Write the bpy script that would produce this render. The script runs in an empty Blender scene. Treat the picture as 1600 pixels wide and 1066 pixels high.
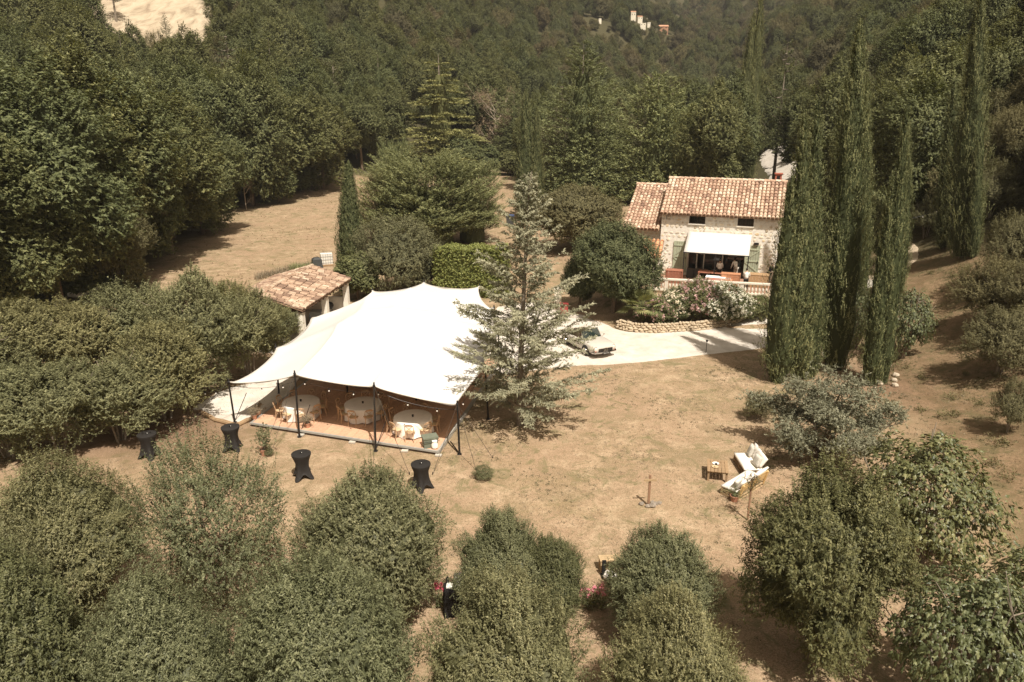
import bpy, math, random
import numpy as np
from mathutils import Vector, Matrix

SC = bpy.context.scene
COL = SC.collection
R = math.radians

# ------------------------------------------------------------------ camera
CAM_H, PITCH, FOC = 15.0, R(18.0), 1150.0          # metres, tilt below level, focal length for a 1600 wide frame
cam_data = bpy.data.cameras.new('camera')
cam_data.sensor_width = 36.0
cam_data.lens = 36.0 * FOC / 1600.0
cam_data.clip_start = 0.3
cam_data.clip_end = 6000.0
cam = bpy.data.objects.new('camera', cam_data)
cam.location = (0, 0, CAM_H)
cam.rotation_euler = (R(90) - PITCH, 0, 0)
COL.objects.link(cam)
SC.camera = cam

# ------------------------------------------------------------------ sky, sun, exposure
SUN_EL, SUN_SHADOW = R(58.5), R(23.0)              # shadows fall away from the camera, 23 degrees to the left
sx, sy = math.sin(SUN_SHADOW), -math.cos(SUN_SHADOW)   # horizontal direction towards the sun
world = bpy.data.worlds.new('World')
SC.world = world
world.use_nodes = True
wt = world.node_tree
wt.nodes.clear()
w_out = wt.nodes.new('ShaderNodeOutputWorld')
w_bg = wt.nodes.new('ShaderNodeBackground')
w_sky = wt.nodes.new('ShaderNodeTexSky')
w_sky.sky_type = 'NISHITA'
w_sky.sun_disc = False
w_sky.sun_elevation = SUN_EL
w_sky.sun_rotation = math.atan2(sx, sy)
w_sky.air_density = 1.0
w_sky.dust_density = 3.0
w_sky.ozone_density = 0.6
w_hs = wt.nodes.new('ShaderNodeHueSaturation')     # hazy summer sky, graded warm like the whole picture
w_hs.inputs['Saturation'].default_value = 0.22
w_mul = wt.nodes.new('ShaderNodeMix')
w_mul.data_type = 'RGBA'
w_mul.blend_type = 'MULTIPLY'
w_mul.inputs[0].default_value = 1.0
w_mul.inputs[7].default_value = (1.0, 0.86, 0.68, 1)
wt.links.new(w_sky.outputs[0], w_hs.inputs['Color'])
wt.links.new(w_hs.outputs[0], w_mul.inputs[6])
wt.links.new(w_mul.outputs[2], w_bg.inputs[0])
w_bg.inputs[1].default_value = 0.088
wt.links.new(w_bg.outputs[0], w_out.inputs[0])

sun_data = bpy.data.lights.new('sun', 'SUN')
sun_data.energy = 5.0
sun_data.angle = R(0.5)
sun_data.color = (1.0, 0.945, 0.86)
sun = bpy.data.objects.new('sun', sun_data)
sun_dir = Vector((sx * math.cos(SUN_EL), sy * math.cos(SUN_EL), math.sin(SUN_EL)))
sun.rotation_euler = sun_dir.to_track_quat('Z', 'Y').to_euler()
sun.location = (20, -40, 60)
COL.objects.link(sun)

SC.view_settings.view_transform = 'Standard'
SC.view_settings.look = 'None'
SC.view_settings.gamma = 1.0
SC.view_settings.use_curve_mapping = False
SC.view_settings.exposure = 0.40
SC.cycles.max_bounces = 5
SC.cycles.diffuse_bounces = 3
SC.cycles.glossy_bounces = 2
SC.cycles.transmission_bounces = 4
SC.cycles.transparent_max_bounces = 6
SC.cycles.volume_bounces = 0
SC.cycles.sample_clamp_indirect = 3.0
SC.cycles.use_denoising = True
SC.cycles.denoiser = 'OPENIMAGEDENOISE'
SC.cycles.denoising_input_passes = 'RGB_ALBEDO_NORMAL'
SC.cycles.denoising_prefilter = 'NONE'

# ------------------------------------------------------------------ terrain
def softplus(x, w):
    return w * np.logaddexp(0.0, x / w)

def sstep(a, b, x):
    t = np.clip((x - a) / (b - a), 0, 1)
    return t * t * (3 - 2 * t)

def dist_left(x, y):
    return (x + 80) * -0.789 + (y - 80) * 0.614

def dist_right(x, y):
    return (x - 30) * 0.98 - (y - 60) * 0.2

def terrain(x, y):
    x = np.asarray(x, float); y = np.asarray(y, float)
    hl = 0.42 * softplus(dist_left(x, y), 6.0)
    hr = 0.80 * softplus(dist_right(x, y), 2.4)
    hr = np.where(y < 40, hr * sstep(-10, 40, y) + 0.0, hr)
    bed = sstep(49.6, 54.0, y + 0.18 * (x - 12)) * sstep(4.0, 9.0, x) * (1 - sstep(95, 130, y)) * 1.1
    und = 0.10 * np.sin(x * 0.21 + 1.3) * np.cos(y * 0.17) * sstep(20, 30, np.abs(x) + np.abs(y - 30) * .4)
    far = sstep(150, 320, y)
    rough = far * (5 * np.sin(x * 0.021 + y * 0.013) + 4 * np.sin(x * 0.043 - y * 0.031 + 1.0) + 2.0 * np.sin(x * 0.09 + 0.4) * np.cos(y * 0.08))
    return hl + hr + bed + und + rough * np.clip((hl + hr) / 25.0, 0, 1)

def hz(x, y):
    return float(terrain(x, y))

CP, SP = math.cos(PITCH), math.sin(PITCH)
def ray(px, py):
    """direction through a point of the 1600 x 1066 photograph, for siting things on the ground"""
    xx = (px - 800) / FOC; yy = (py - 533) / FOC
    return (xx, CP - yy * SP, -(SP + yy * CP))

def P(px, py, z=0.0):
    r = ray(px, py); t = (z - CAM_H) / r[2]
    return Vector((r[0] * t, r[1] * t, z))

def T(px, py):
    r = ray(px, py)
    t = np.linspace(10, 900, 6000)
    zz = CAM_H + r[2] * t - terrain(r[0] * t, r[1] * t)
    k = np.argmax(zz < 0)
    if zz[k] >= 0:
        return None
    a, b = t[max(k - 1, 0)], t[k]
    for _ in range(30):
        m = (a + b) / 2
        if CAM_H + r[2] * m - hz(r[0] * m, r[1] * m) < 0: b = m
        else: a = m
    return Vector((r[0] * b, r[1] * b, hz(r[0] * b, r[1] * b)))

def proj(x, y, z):
    d = y * CP + (CAM_H - z) * SP
    return 800 + x / d * FOC, 533 + ((CAM_H - z) * CP - y * SP) / d * FOC, FOC / d

def z_at(y, py):
    """height at distance y that shows at row py"""
    k = (py - 533) / FOC
    return CAM_H - y * (SP + k * CP) / (CP - k * SP)

# ------------------------------------------------------------------ materials
MATS = {}
def _n(nt, kind, **kw):
    nd = nt.nodes.new(kind)
    for k, v in kw.items():
        setattr(nd, k, v)
    return nd

def ramp(nt, fac, stops):
    r = _n(nt, 'ShaderNodeValToRGB')
    el = r.color_ramp.elements
    while len(el) < len(stops): el.new(0.5)
    for e, (p, c) in zip(el, stops):
        e.position = p; e.color = (*c, 1)
    nt.links.new(fac, r.inputs[0])
    return r.outputs[0]

def mixc(nt, fac, a, b, mode='MIX'):
    m = _n(nt, 'ShaderNodeMix', data_type='RGBA', blend_type=mode)
    for i, v in ((0, fac), (6, a), (7, b)):
        if isinstance(v, (int, float)): m.inputs[i].default_value = v
        elif isinstance(v, tuple): m.inputs[i].default_value = (*v, 1)
        else: nt.links.new(v, m.inputs[i])
    return m.outputs[2]

def noise(nt, scale, detail=4, rough=0.6, vec=None, dist=0.0):
    n = _n(nt, 'ShaderNodeTexNoise')
    n.inputs['Scale'].default_value = scale
    n.inputs['Detail'].default_value = detail
    n.inputs['Roughness'].default_value = rough
    n.inputs['Distortion'].default_value = dist
    if vec is not None: nt.links.new(vec, n.inputs['Vector'])
    return n.outputs[0]

def objco(nt):
    return _n(nt, 'ShaderNodeTexCoord').outputs['Object']

def newmat(name):
    m = bpy.data.materials.new(name); m.use_nodes = True
    nt = m.node_tree; nt.nodes.clear()
    out = _n(nt, 'ShaderNodeOutputMaterial')
    b = _n(nt, 'ShaderNodeBsdfPrincipled')
    nt.links.new(b.outputs[0], out.inputs[0])
    MATS[name] = m
    return m, nt, b, out

def mat(name, col, rough=0.8, var=0.25, scale=3.0, spec=0.3, metal=0.0, bump=0.0, bscale=20.0, col2=None, tint=None):
    """plain surface: colour with grain, an optional second colour and per-piece tint"""
    if name in MATS: return MATS[name]
    m, nt, b, out = newmat(name)
    co = objco(nt)
    n = noise(nt, scale, 5, 0.65, co)
    dark = tuple(c * (1 - var) for c in (col2 or col))
    lite = tuple(min(1, c * (1 + var * 0.6)) for c in col)
    c = ramp(nt, n, [(0.3, dark), (0.7, lite)])
    if tint:
        a = _n(nt, 'ShaderNodeAttribute', attribute_name='tint')
        c = mixc(nt, 0.9, c, ramp(nt, a.outputs['Fac'], tint), 'MULTIPLY')
    else:
        oi = _n(nt, 'ShaderNodeObjectInfo')
        c = mixc(nt, 1.0, c, ramp(nt, oi.outputs['Random'], [(0, (0.9, 0.9, 0.9)), (1, (1.06, 1.05, 1.03))]), 'MULTIPLY')
    nt.links.new(c, b.inputs['Base Color'])
    b.inputs['Roughness'].default_value = rough
    b.inputs['Specular IOR Level'].default_value = spec
    b.inputs['Metallic'].default_value = metal
    if bump:
        bn = _n(nt, 'ShaderNodeBump')
        bn.inputs['Strength'].default_value = bump
        bn.inputs['Distance'].default_value = 0.02
        nt.links.new(noise(nt, bscale, 6, 0.7, co), bn.inputs['Height'])
        nt.links.new(bn.outputs[0], b.inputs['Normal'])
    return m

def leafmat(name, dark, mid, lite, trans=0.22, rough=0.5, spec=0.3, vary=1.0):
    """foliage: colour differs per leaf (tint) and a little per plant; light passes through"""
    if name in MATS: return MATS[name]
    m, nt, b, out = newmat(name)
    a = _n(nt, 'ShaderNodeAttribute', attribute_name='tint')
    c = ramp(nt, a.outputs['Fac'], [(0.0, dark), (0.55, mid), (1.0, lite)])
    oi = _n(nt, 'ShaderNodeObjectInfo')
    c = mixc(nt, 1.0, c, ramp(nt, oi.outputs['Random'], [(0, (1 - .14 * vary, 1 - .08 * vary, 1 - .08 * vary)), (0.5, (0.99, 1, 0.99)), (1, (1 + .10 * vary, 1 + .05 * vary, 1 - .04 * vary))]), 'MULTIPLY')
    nt.links.new(c, b.inputs['Base Color'])
    b.inputs['Roughness'].default_value = rough
    b.inputs['Specular IOR Level'].default_value = spec
    tr = _n(nt, 'ShaderNodeBsdfTranslucent')
    nt.links.new(mixc(nt, 1.0, c, (1.3, 1.25, 0.7), 'MULTIPLY'), tr.inputs[0])
    mx = _n(nt, 'ShaderNodeMixShader')
    mx.inputs[0].default_value = trans
    nt.links.new(b.outputs[0], mx.inputs[1]); nt.links.new(tr.outputs[0], mx.inputs[2])
    nt.links.new(mx.outputs[0], out.inputs[0])
    return m

# ------------------------------------------------------------------ meshes
def npmesh(name, verts, faces, mats=(), tint=None, midx=None, smooth=False):
    me = bpy.data.meshes.new(name)
    verts = np.asarray(verts, np.float32); faces = np.asarray(faces, np.int32)
    nf, k = faces.shape
    me.vertices.add(len(verts)); me.vertices.foreach_set('co', verts.ravel())
    me.loops.add(nf * k); me.loops.foreach_set('vertex_index', faces.ravel())
    me.polygons.add(nf)
    me.polygons.foreach_set('loop_start', np.arange(0, nf * k, k, dtype=np.int32))
    me.polygons.foreach_set('loop_total', np.full(nf, k, np.int32))
    if midx is not None: me.polygons.foreach_set('material_index', np.asarray(midx, np.int32))
    me.polygons.foreach_set('use_smooth', np.full(nf, bool(smooth)))
    if tint is not None:
        at = me.attributes.new('tint', 'FLOAT', 'FACE')
        at.data.foreach_set('value', np.asarray(tint, np.float32))
    for m in mats: me.materials.append(m)
    me.update(calc_edges=True)
    return me

class MB:
    """collects simple solids and links them as one mesh"""
    def __init__(s): s.v = []; s.f = []; s.t = []; s.m = []; s.cur = 0; s.tint = 0.5
    def add(s, vs, fs):
        o = len(s.v); s.v += [tuple(v) for v in vs]
        for f in fs: s.f.append(tuple(i + o for i in f)); s.t.append(s.tint); s.m.append(s.cur)
        return s
    def box(s, c, d, rz=0.0, rx=0.0, ry=0.0, taper=1.0):
        M = Matrix.Translation(c) @ Matrix.Rotation(rz, 4, 'Z') @ Matrix.Rotation(ry, 4, 'Y') @ Matrix.Rotation(rx, 4, 'X')
        vs = []
        for z in (-.5, .5):
            k = taper if z > 0 else 1
            for x, y in ((-.5, -.5), (.5, -.5), (.5, .5), (-.5, .5)):
                vs.append(M @ Vector((x * d[0] * k, y * d[1] * k, z * d[2])))
        return s.add(vs, [(3, 2, 1, 0), (4, 5, 6, 7), (0, 1, 5, 4), (1, 2, 6, 5), (2, 3, 7, 6), (3, 0, 4, 7)])
    def tube(s, pts, rs, n=6, cap=True):
        pts = [Vector(p) for p in pts]
        if isinstance(rs, (int, float)): rs = [rs] * len(pts)
        vs = []; fs = []
        for i, p in enumerate(pts):
            d = (pts[min(i + 1, len(pts) - 1)] - pts[max(i - 1, 0)])
            d = d.normalized() if d.length > 1e-9 else Vector((0, 0, 1))
            a = d.cross(Vector((0, 0, 1)) if abs(d.z) < 0.95 else Vector((1, 0, 0))).normalized(); b = d.cross(a)
            for k in range(n):
                t = 2 * math.pi * k / n
                vs.append(p + (a * math.cos(t) + b * math.sin(t)) * rs[i])
        for i in range(len(pts) - 1):
            for k in range(n):
                k2 = (k + 1) % n
                fs.append((i * n + k, i * n + k2, (i + 1) * n + k2, (i + 1) * n + k))
        if cap:
            fs.append(tuple(range(n))); o = (len(pts) - 1) * n
            fs.append(tuple(o + k for k in reversed(range(n))))
        return s.add(vs, fs)
    def lathe(s, prof, n=16, c=(0, 0, 0), sx=1.0, sy=1.0, closed=True):
        vs = []; fs = []
        for r, z in prof:
            for k in range(n):
                t = 2 * math.pi * k / n
                vs.append((c[0] + r * math.cos(t) * sx, c[1] + r * math.sin(t) * sy, c[2] + z))
        for i in range(len(prof) - 1):
            for k in range(n):
                k2 = (k + 1) % n
                fs.append((i * n + k, i * n + k2, (i + 1) * n + k2, (i + 1) * n + k))
        if closed:
            fs.append(tuple(reversed(range(n)))); o = (len(prof) - 1) * n
            fs.append(tuple(o + k for k in range(n)))
        return s.add(vs, fs)
    def ball(s, c, r, n=10, m=7, jit=0.0, rng=None):
        r = r if isinstance(r, (tuple, list)) else (r, r, r)
        vs = [(c[0], c[1], c[2] - r[2])]; fs = []
        for i in range(1, m):
            a = -math.pi / 2 + math.pi * i / m
            for k in range(n):
                t = 2 * math.pi * k / n
                j = 1 + (rng.uniform(-jit, jit) if rng else 0)
                vs.append((c[0] + r[0] * j * math.cos(a) * math.cos(t), c[1] + r[1] * j * math.cos(a) * math.sin(t), c[2] + r[2] * j * math.sin(a)))
        vs.append((c[0], c[1], c[2] + r[2]))
        for k in range(n):
            k2 = (k + 1) % n
            fs.append((0, 1 + k2, 1 + k)); L = len(vs) - 1
            fs.append((L, 1 + (m - 2) * n + k, 1 + (m - 2) * n + k2))
            for i in range(m - 2):
                fs.append((1 + i * n + k, 1 + i * n + k2, 1 + (i + 1) * n + k2, 1 + (i + 1) * n + k))
        return s.add(vs, fs)
    def prism(s, poly, z0, z1):
        n = len(poly)
        vs = [(x, y, z0) for x, y in poly] + [(x, y, z1) for x, y in poly]
        fs = [tuple(reversed(range(n))), tuple(range(n, 2 * n))]
        fs += [(i, (i + 1) % n, n + (i + 1) % n, n + i) for i in range(n)]
        return s.add(vs, fs)
    def mesh(s, name, mats, smooth=False):
        me = bpy.data.meshes.new(name)
        me.from_pydata(s.v, [], s.f)
        if not isinstance(mats, (list, tuple)): mats = [mats]
        for m in mats: me.materials.append(m)
        at = me.attributes.new('tint', 'FLOAT', 'FACE'); at.data.foreach_set('value', s.t)
        me.polygons.foreach_set('material_index', s.m)
        if smooth:
            me.polygons.foreach_set('use_smooth', [True] * len(s.f))
            try: me.set_sharp_from_angle(angle=R(40))
            except Exception: pass
        me.update()
        return me
    def build(s, name, mats, parent=None, smooth=False, loc=None, rz=0.0):
        return link(name, s.mesh(name, mats, smooth), parent, loc, rz)

def link(name, me, parent=None, loc=None, rz=0.0):
    o = bpy.data.objects.new(name, me)
    COL.objects.link(o)
    if parent is not None: o.parent = parent
    if loc is not None: o.location = loc
    if rz: o.rotation_euler = (0, 0, rz)
    return o

def tag(o, label=None, cat=None, group=None, kind=None):
    if label: o['label'] = label
    if cat: o['category'] = cat
    if group: o['group'] = group
    if kind: o['kind'] = kind
    return o

def thing(name, label, cat, loc=(0, 0, 0), rz=0.0, group=None, scale=None):
    o = bpy.data.objects.new(name, None); COL.objects.link(o)
    o.empty_display_size = 0.2
    o.location = loc; o.rotation_euler = (0, 0, rz)
    if scale is not None: o.scale = scale if isinstance(scale, (tuple, list)) else (scale,) * 3
    return tag(o, label, cat, group)

def copy_thing(root, loc, rz=0.0, label=None, scale=None, group=None):
    """a copy of a thing with copies of its parts and their sub-parts; meshes are shared"""
    r = root.copy(); COL.objects.link(r)
    r.location = loc; r.rotation_euler = (0, 0, rz)
    if scale is not None: r.scale = scale if isinstance(scale, (tuple, list)) else (scale,) * 3
    if label: r['label'] = label
    if group: r['group'] = group
    for ch in list(root.children):
        c = ch.copy(); COL.objects.link(c); c.parent = r
        for g in list(ch.children):
            d = g.copy(); COL.objects.link(d); d.parent = c
    return r

def structure(name, me, loc=None):
    return tag(link(name, me, None, loc), kind='structure')
# ------------------------------------------------------------------ the ground
def poly_inside(poly, x, y):
    x = np.asarray(x, float); y = np.asarray(y, float)
    ins = np.zeros(np.broadcast(x, y).shape, bool)
    n = len(poly)
    for i in range(n):
        x1, y1 = poly[i]; x2, y2 = poly[(i + 1) % n]
        if y1 == y2: continue
        c = ((y1 > y) != (y2 > y)) & (x < (x2 - x1) * (y - y1) / (y2 - y1) + x1)
        ins ^= c
    return ins

# ground seen as open (lawn, field, yard), as an outline on the map in metres
CLEAR_PX = [(-500, 1400), (-350, 800), (-120, 600), (0, 520), (130, 470), (186, 440), (250, 402), (318, 358), (384, 320), (450, 302), (540, 290), (640, 280), (800, 268), (838, 322), (900, 342), (960, 330), (1020, 302), (1110, 292)]
CLEAR = [tuple(P(px, py)[:2]) for px, py in CLEAR_PX]
CLEAR += [(22, 108), (26, 92), (30, 80), (30, 68), (31, 60), (33, 52), (35, 45), (37, 36), (42, 25), (60, 10)]

def open_ground(x, y):
    return poly_inside(CLEAR, x, y)

QUARRY = (-89.0, 196.0)
def quarry(x, y):
    d = np.hypot((x - QUARRY[0]) / 14.5, (y - QUARRY[1]) / 34.0)
    return d + 0.10 * np.sin(x * 0.5) + 0.10 * np.sin(y * 0.33 + 1) + 0.06 * np.sin(x * 1.3 + y)

def ground_mesh():
    N = 330
    t = np.linspace(-1, 1, N)
    gx = np.sinh(t * 4.1) / np.sinh(4.1) * 1300
    s = np.linspace(0, 1, N + 60)
    gy = -60 + 95 * s + np.maximum(0, np.sinh((s - 0.12) * 4.6) / np.sinh(0.88 * 4.6)) * 1500
    X, Y = np.meshgrid(gx, gy)
    Z = terrain(X, Y)
    rng = np.random.default_rng(5)
    V = np.stack([X, Y, Z], -1).reshape(-1, 3)
    nx, ny = X.shape[1], X.shape[0]
    i = np.arange(nx * ny).reshape(ny, nx)
    Fq = np.stack([i[:-1, :-1], i[:-1, 1:], i[1:, 1:], i[1:, :-1]], -1).reshape(-1, 4)
    me = npmesh('ground', V, Fq, smooth=True)
    x, y = V[:, 0], V[:, 1]
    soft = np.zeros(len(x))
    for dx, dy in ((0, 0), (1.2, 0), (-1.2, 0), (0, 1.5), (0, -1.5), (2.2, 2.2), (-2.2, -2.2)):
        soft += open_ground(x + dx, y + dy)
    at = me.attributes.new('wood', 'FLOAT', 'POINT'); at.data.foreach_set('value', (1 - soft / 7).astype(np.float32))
    q = 1 - sstep(0.85, 1.05, quarry(x, y))
    at = me.attributes.new('sand', 'FLOAT', 'POINT'); at.data.foreach_set('value', q.astype(np.float32))
    soil = np.exp(-((x + 17.5) / 5.0) ** 2 - ((y - 32.5) / 3.2) ** 2) * .85 + np.exp(-((x - 20.5) / 1.6) ** 2 - ((y - 38) / 4) ** 2) * .7
    at = me.attributes.new('soil', 'FLOAT', 'POINT'); at.data.foreach_set('value', np.clip(soil, 0, 1).astype(np.float32))
    slope = sstep(1.5, 5.0, dist_right(x, y) + 8) * (y < 75)
    at = me.attributes.new('bank', 'FLOAT', 'POINT'); at.data.foreach_set('value', slope.astype(np.float32))
    return me

m, nt, b, out = newmat('dry_lawn')
pos = _n(nt, 'ShaderNodeNewGeometry').outputs['Position']
big = noise(nt, 0.16, 4, 0.6, pos, 0.4)
midn = noise(nt, 1.1, 6, 0.72, pos, 0.3)
fine = noise(nt, 7.0, 6, 0.78, pos)
grit = noise(nt, 22.0, 4, 0.8, pos)
stretch = _n(nt, 'ShaderNodeMapping'); stretch.inputs['Scale'].default_value = (0.25, 1.4, 1)
stretch.inputs['Rotation'].default_value = (0, 0, R(-16))
nt.links.new(pos, stretch.inputs['Vector'])
rows = noise(nt, 0.55, 5, 0.7, stretch.outputs[0], 0.5)
c = ramp(nt, midn, [(0.32, (0.245, 0.165, 0.100)), (0.50, (0.378, 0.262, 0.166)), (0.66, (0.505, 0.372, 0.245))])
blot = noise(nt, 0.42, 6, 0.7, pos, 0.9)
c = mixc(nt, ramp(nt, blot, [(0.48, (0, 0, 0)), (0.62, (0.85, 0.85, 0.85))]), c, (0.215, 0.158, 0.088))
c = mixc(nt, ramp(nt, big, [(0.42, (0, 0, 0)), (0.62, (0.75, 0.75, 0.75))]), c, (0.345, 0.225, 0.145))
c = mixc(nt, ramp(nt, rows, [(0.50, (0, 0, 0)), (0.70, (0.6, 0.6, 0.6))]), c, (0.25, 0.182, 0.095))
c = mixc(nt, ramp(nt, fine, [(0.50, (0, 0, 0)), (0.64, (0.85, 0.85, 0.85))]), c, (0.170, 0.136, 0.075))
c = mixc(nt, ramp(nt, grit, [(0.52, (0, 0, 0)), (0.66, (0.55, 0.55, 0.55))]), c, (0.58, 0.455, 0.305))
c = mixc(nt, ramp(nt, grit, [(0.38, (0.85, 0.85, 0.85)), (0.47, (0, 0, 0))]), c, (0.18, 0.128, 0.068))
weeds = noise(nt, 0.75, 6, 0.75, pos, 0.8)
c = mixc(nt, ramp(nt, weeds, [(0.52, (0, 0, 0)), (0.64, (0.75, 0.75, 0.75))]), c, (0.155, 0.140, 0.066))
abank = _n(nt, 'ShaderNodeAttribute', attribute_name='bank').outputs['Fac']
bc = ramp(nt, fine, [(0.35, (0.135, 0.092, 0.050)), (0.6, (0.265, 0.177, 0.104)), (0.75, (0.38, 0.265, 0.160))])
bc = mixc(nt, ramp(nt, midn, [(0.46, (0, 0, 0)), (0.60, (0.85, 0.85, 0.85))]), bc, (0.098, 0.086, 0.038))
bc = mixc(nt, ramp(nt, blot, [(0.48, (0, 0, 0)), (0.60, (0.7, 0.7, 0.7))]), bc, (0.135, 0.090, 0.048))
c = mixc(nt, mixc(nt, 1.0, abank, (0.92, 0.92, 0.92), 'MULTIPLY'), c, bc)
asoil = _n(nt, 'ShaderNodeAttribute', attribute_name='soil').outputs['Fac']
c = mixc(nt, asoil, c, ramp(nt, fine, [(0.35, (0.105, 0.062, 0.038)), (0.65, (0.215, 0.125, 0.078))]))
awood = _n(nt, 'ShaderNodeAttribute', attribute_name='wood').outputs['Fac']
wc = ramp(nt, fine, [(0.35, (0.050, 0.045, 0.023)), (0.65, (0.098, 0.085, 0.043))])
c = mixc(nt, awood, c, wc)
asand = _n(nt, 'ShaderNodeAttribute', attribute_name='sand').outputs['Fac']
gul = _n(nt, 'ShaderNodeMapping'); gul.inputs['Scale'].default_value = (0.5, 0.12, 0.2)
nt.links.new(pos, gul.inputs['Vector'])
sc = ramp(nt, noise(nt, 0.8, 6, 0.65, gul.outputs[0], 1.2), [(0.32, (0.27, 0.205, 0.14)), (0.5, (0.43, 0.345, 0.24)), (0.7, (0.52, 0.43, 0.31))])
c = mixc(nt, asand, c, sc)
nt.links.new(c, b.inputs['Base Color'])
b.inputs['Roughness'].default_value = 0.95
b.inputs['Specular IOR Level'].default_value = 0.08
bn = _n(nt, 'ShaderNodeBump'); bn.inputs['Strength'].default_value = 0.6; bn.inputs['Distance'].default_value = 0.06
nt.links.new(fine, bn.inputs['Height']); nt.links.new(bn.outputs[0], b.inputs['Normal'])
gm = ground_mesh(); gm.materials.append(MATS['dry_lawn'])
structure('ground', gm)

# gravel surfaces: ribbons that follow the ground a few centimetres up
gravel = mat('pale_gravel', (0.63, 0.575, 0.505), 0.95, 0.14, 0.9, 0.1, bump=0.6, bscale=26, col2=(0.56, 0.49, 0.41))
gravel2 = mat('track_gravel', (0.55, 0.44, 0.31), 0.95, 0.22, 0.9, 0.1, bump=0.5, bscale=20)

def resample(pts, n):
    pts = np.array([tuple(p)[:2] for p in pts], float)
    d = np.r_[0, np.cumsum(np.hypot(*np.diff(pts, axis=0).T))]
    t = np.linspace(0, d[-1], n)
    # smooth the corners a little
    q = np.stack([np.interp(t, d, pts[:, 0]), np.interp(t, d, pts[:, 1])], -1)
    for _ in range(4):
        q[1:-1] = 0.5 * q[1:-1] + 0.25 * (q[:-2] + q[2:])
    return q

def ribbon(name, left, right, material, n=90, m=16, lift=0.03, jit=0.10, seed=1):
    rng = np.random.default_rng(seed)
    A = resample(left, n); B = resample(right, n)
    nz = lambda: np.convolve(rng.normal(0, jit, n + 4), np.ones(3) / 3, 'same')[2:-2, None]
    A = A + nz() * np.array([1, .6]); B = B + nz() * np.array([1, .6])
    s = np.linspace(0, 1, m)[None, :, None]
    G = A[:, None] * (1 - s) + B[:, None] * s
    Z = terrain(G[..., 0], G[..., 1]) + lift
    Z[:, 0] -= lift + .02; Z[:, -1] -= lift + .02
    V = np.concatenate([G, Z[..., None]], -1).reshape(-1, 3)
    i = np.arange(n * m).reshape(n, m)
    F = np.stack([i[:-1, :-1], i[:-1, 1:], i[1:, 1:], i[1:, :-1]], -1).reshape(-1, 4)
    return structure(name, npmesh(name, V, F, [material], smooth=True))

near = [P(*q) for q in ((690, 600), (760, 590), (840, 580), (905, 573), (960, 571), (1010, 566), (1070, 559), (1130, 552), (1195, 545), (1260, 522), (1330, 480))] + [T(1352, 455), T(1375, 440)]
farr = [P(*q) for q in ((780, 478), (835, 470), (870, 480), (900, 490), (925, 498), (950, 508), (975, 518), (1030, 519), (1090, 515), (1140, 510), (1190, 500))] + [T(1270, 468), T(1335, 432)]
ribbon('gravel_driveway', near, farr, gravel, 110, 26, 0.035, 0.16, 3)
ribbon('upper_track', [T(1375, 442), T(1408, 425), T(1436, 408), T(1438, 390), T(1420, 374)], [T(1335, 430), T(1372, 408), T(1398, 394), T(1402, 382), T(1396, 370)], gravel2, 40, 10, 0.05, 0.1, 6)
ribbon('dirt_track', [T(1205, 286), T(1196, 268), T(1186, 252), T(1190, 238), T(1206, 229)], [T(1256, 288), T(1252, 268), T(1247, 250), T(1245, 238), T(1248, 226)], gravel, 50, 12, 0.12, 0.3, 4)
ribbon('gravel_patch', [P(*q) for q in ((300, 640), (333, 655), (367, 664), (395, 655), (440, 640))], [P(*q) for q in ((345, 612), (365, 603), (400, 596), (440, 590), (470, 588))], gravel, 40, 12, 0.03, 0.06, 5)
ribbon('shelter_paving', [(-15.9, 43.2), (-14.0, 42.6), (-12.2, 42.6)], [(-16.3, 55), (-14, 55.2), (-12.2, 54.9)], gravel, 30, 8, 0.03, 0.04, 7)
FARHOUSES = []
# ------------------------------------------------------------------ stone house
white_pt = mat('white_render', (0.80, 0.74, 0.64), 0.9, 0.10, 2.5, 0.2, bump=0.2)
mortar = mat('lime_mortar', (0.85, 0.785, 0.68), 0.95, 0.18, 3.5, 0.1, bump=0.5, bscale=18)
rubble = mat('rubble_stone', (0.78, 0.70, 0.58), 0.95, 0.25, 5.0, 0.1, bump=0.5, bscale=14, tint=[(0, (0.55, 0.48, 0.40)), (.5, (0.95, 0.93, 0.89)), (.85, (1.1, 1.05, 0.96)), (1, (0.95, 0.78, 0.56))])
drystone = mat('dry_stone', (0.50, 0.40, 0.28), 0.95, 0.3, 6.0, 0.1, bump=0.6, bscale=16)
tile_m = mat('terracotta_tile', (0.545, 0.415, 0.322), 0.9, 0.28, 7.0, 0.12, bump=0.3, bscale=25, tint=[(0, (0.34, 0.26, 0.24)), (.3, (0.66, 0.52, 0.46)), (.55, (0.95, 0.84, 0.75)), (.8, (1.12, 1.10, 1.02)), (1, (1.22, 1.34, 1.34))])
tile_old = mat('weathered_tile', (0.47, 0.35, 0.265), 0.95, 0.35, 6.0, 0.1, bump=0.4, bscale=25, tint=[(0, (0.26, 0.22, 0.21)), (.35, (0.48, 0.40, 0.36)), (.6, (0.86, 0.78, 0.70)), (1, (1.2, 1.28, 1.25))])
pan_m = mat('tile_channel', (0.30, 0.19, 0.125), 0.95, 0.3, 6.0, 0.1)
dark_wood = mat('dark_wood', (0.085, 0.055, 0.035), 0.7, 0.3, 8)
green_pt = mat('sage_green_paint', (0.40, 0.42, 0.30), 0.6, 0.14, 6)
red_brick = mat('red_chimney_brick', (0.40, 0.13, 0.085), 0.9, 0.2, 9)
iron = mat('black_iron', (0.018, 0.016, 0.015), 0.5, 0.2, 8)
glass_d = mat('dark_glass', (0.018, 0.020, 0.018), 0.08, 0.1, 2, 0.6)
room_m = mat('dim_interior', (0.34, 0.28, 0.22), 0.9, 0.3, 2)
canvas, nt, b, out = newmat('white_canvas')
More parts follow.
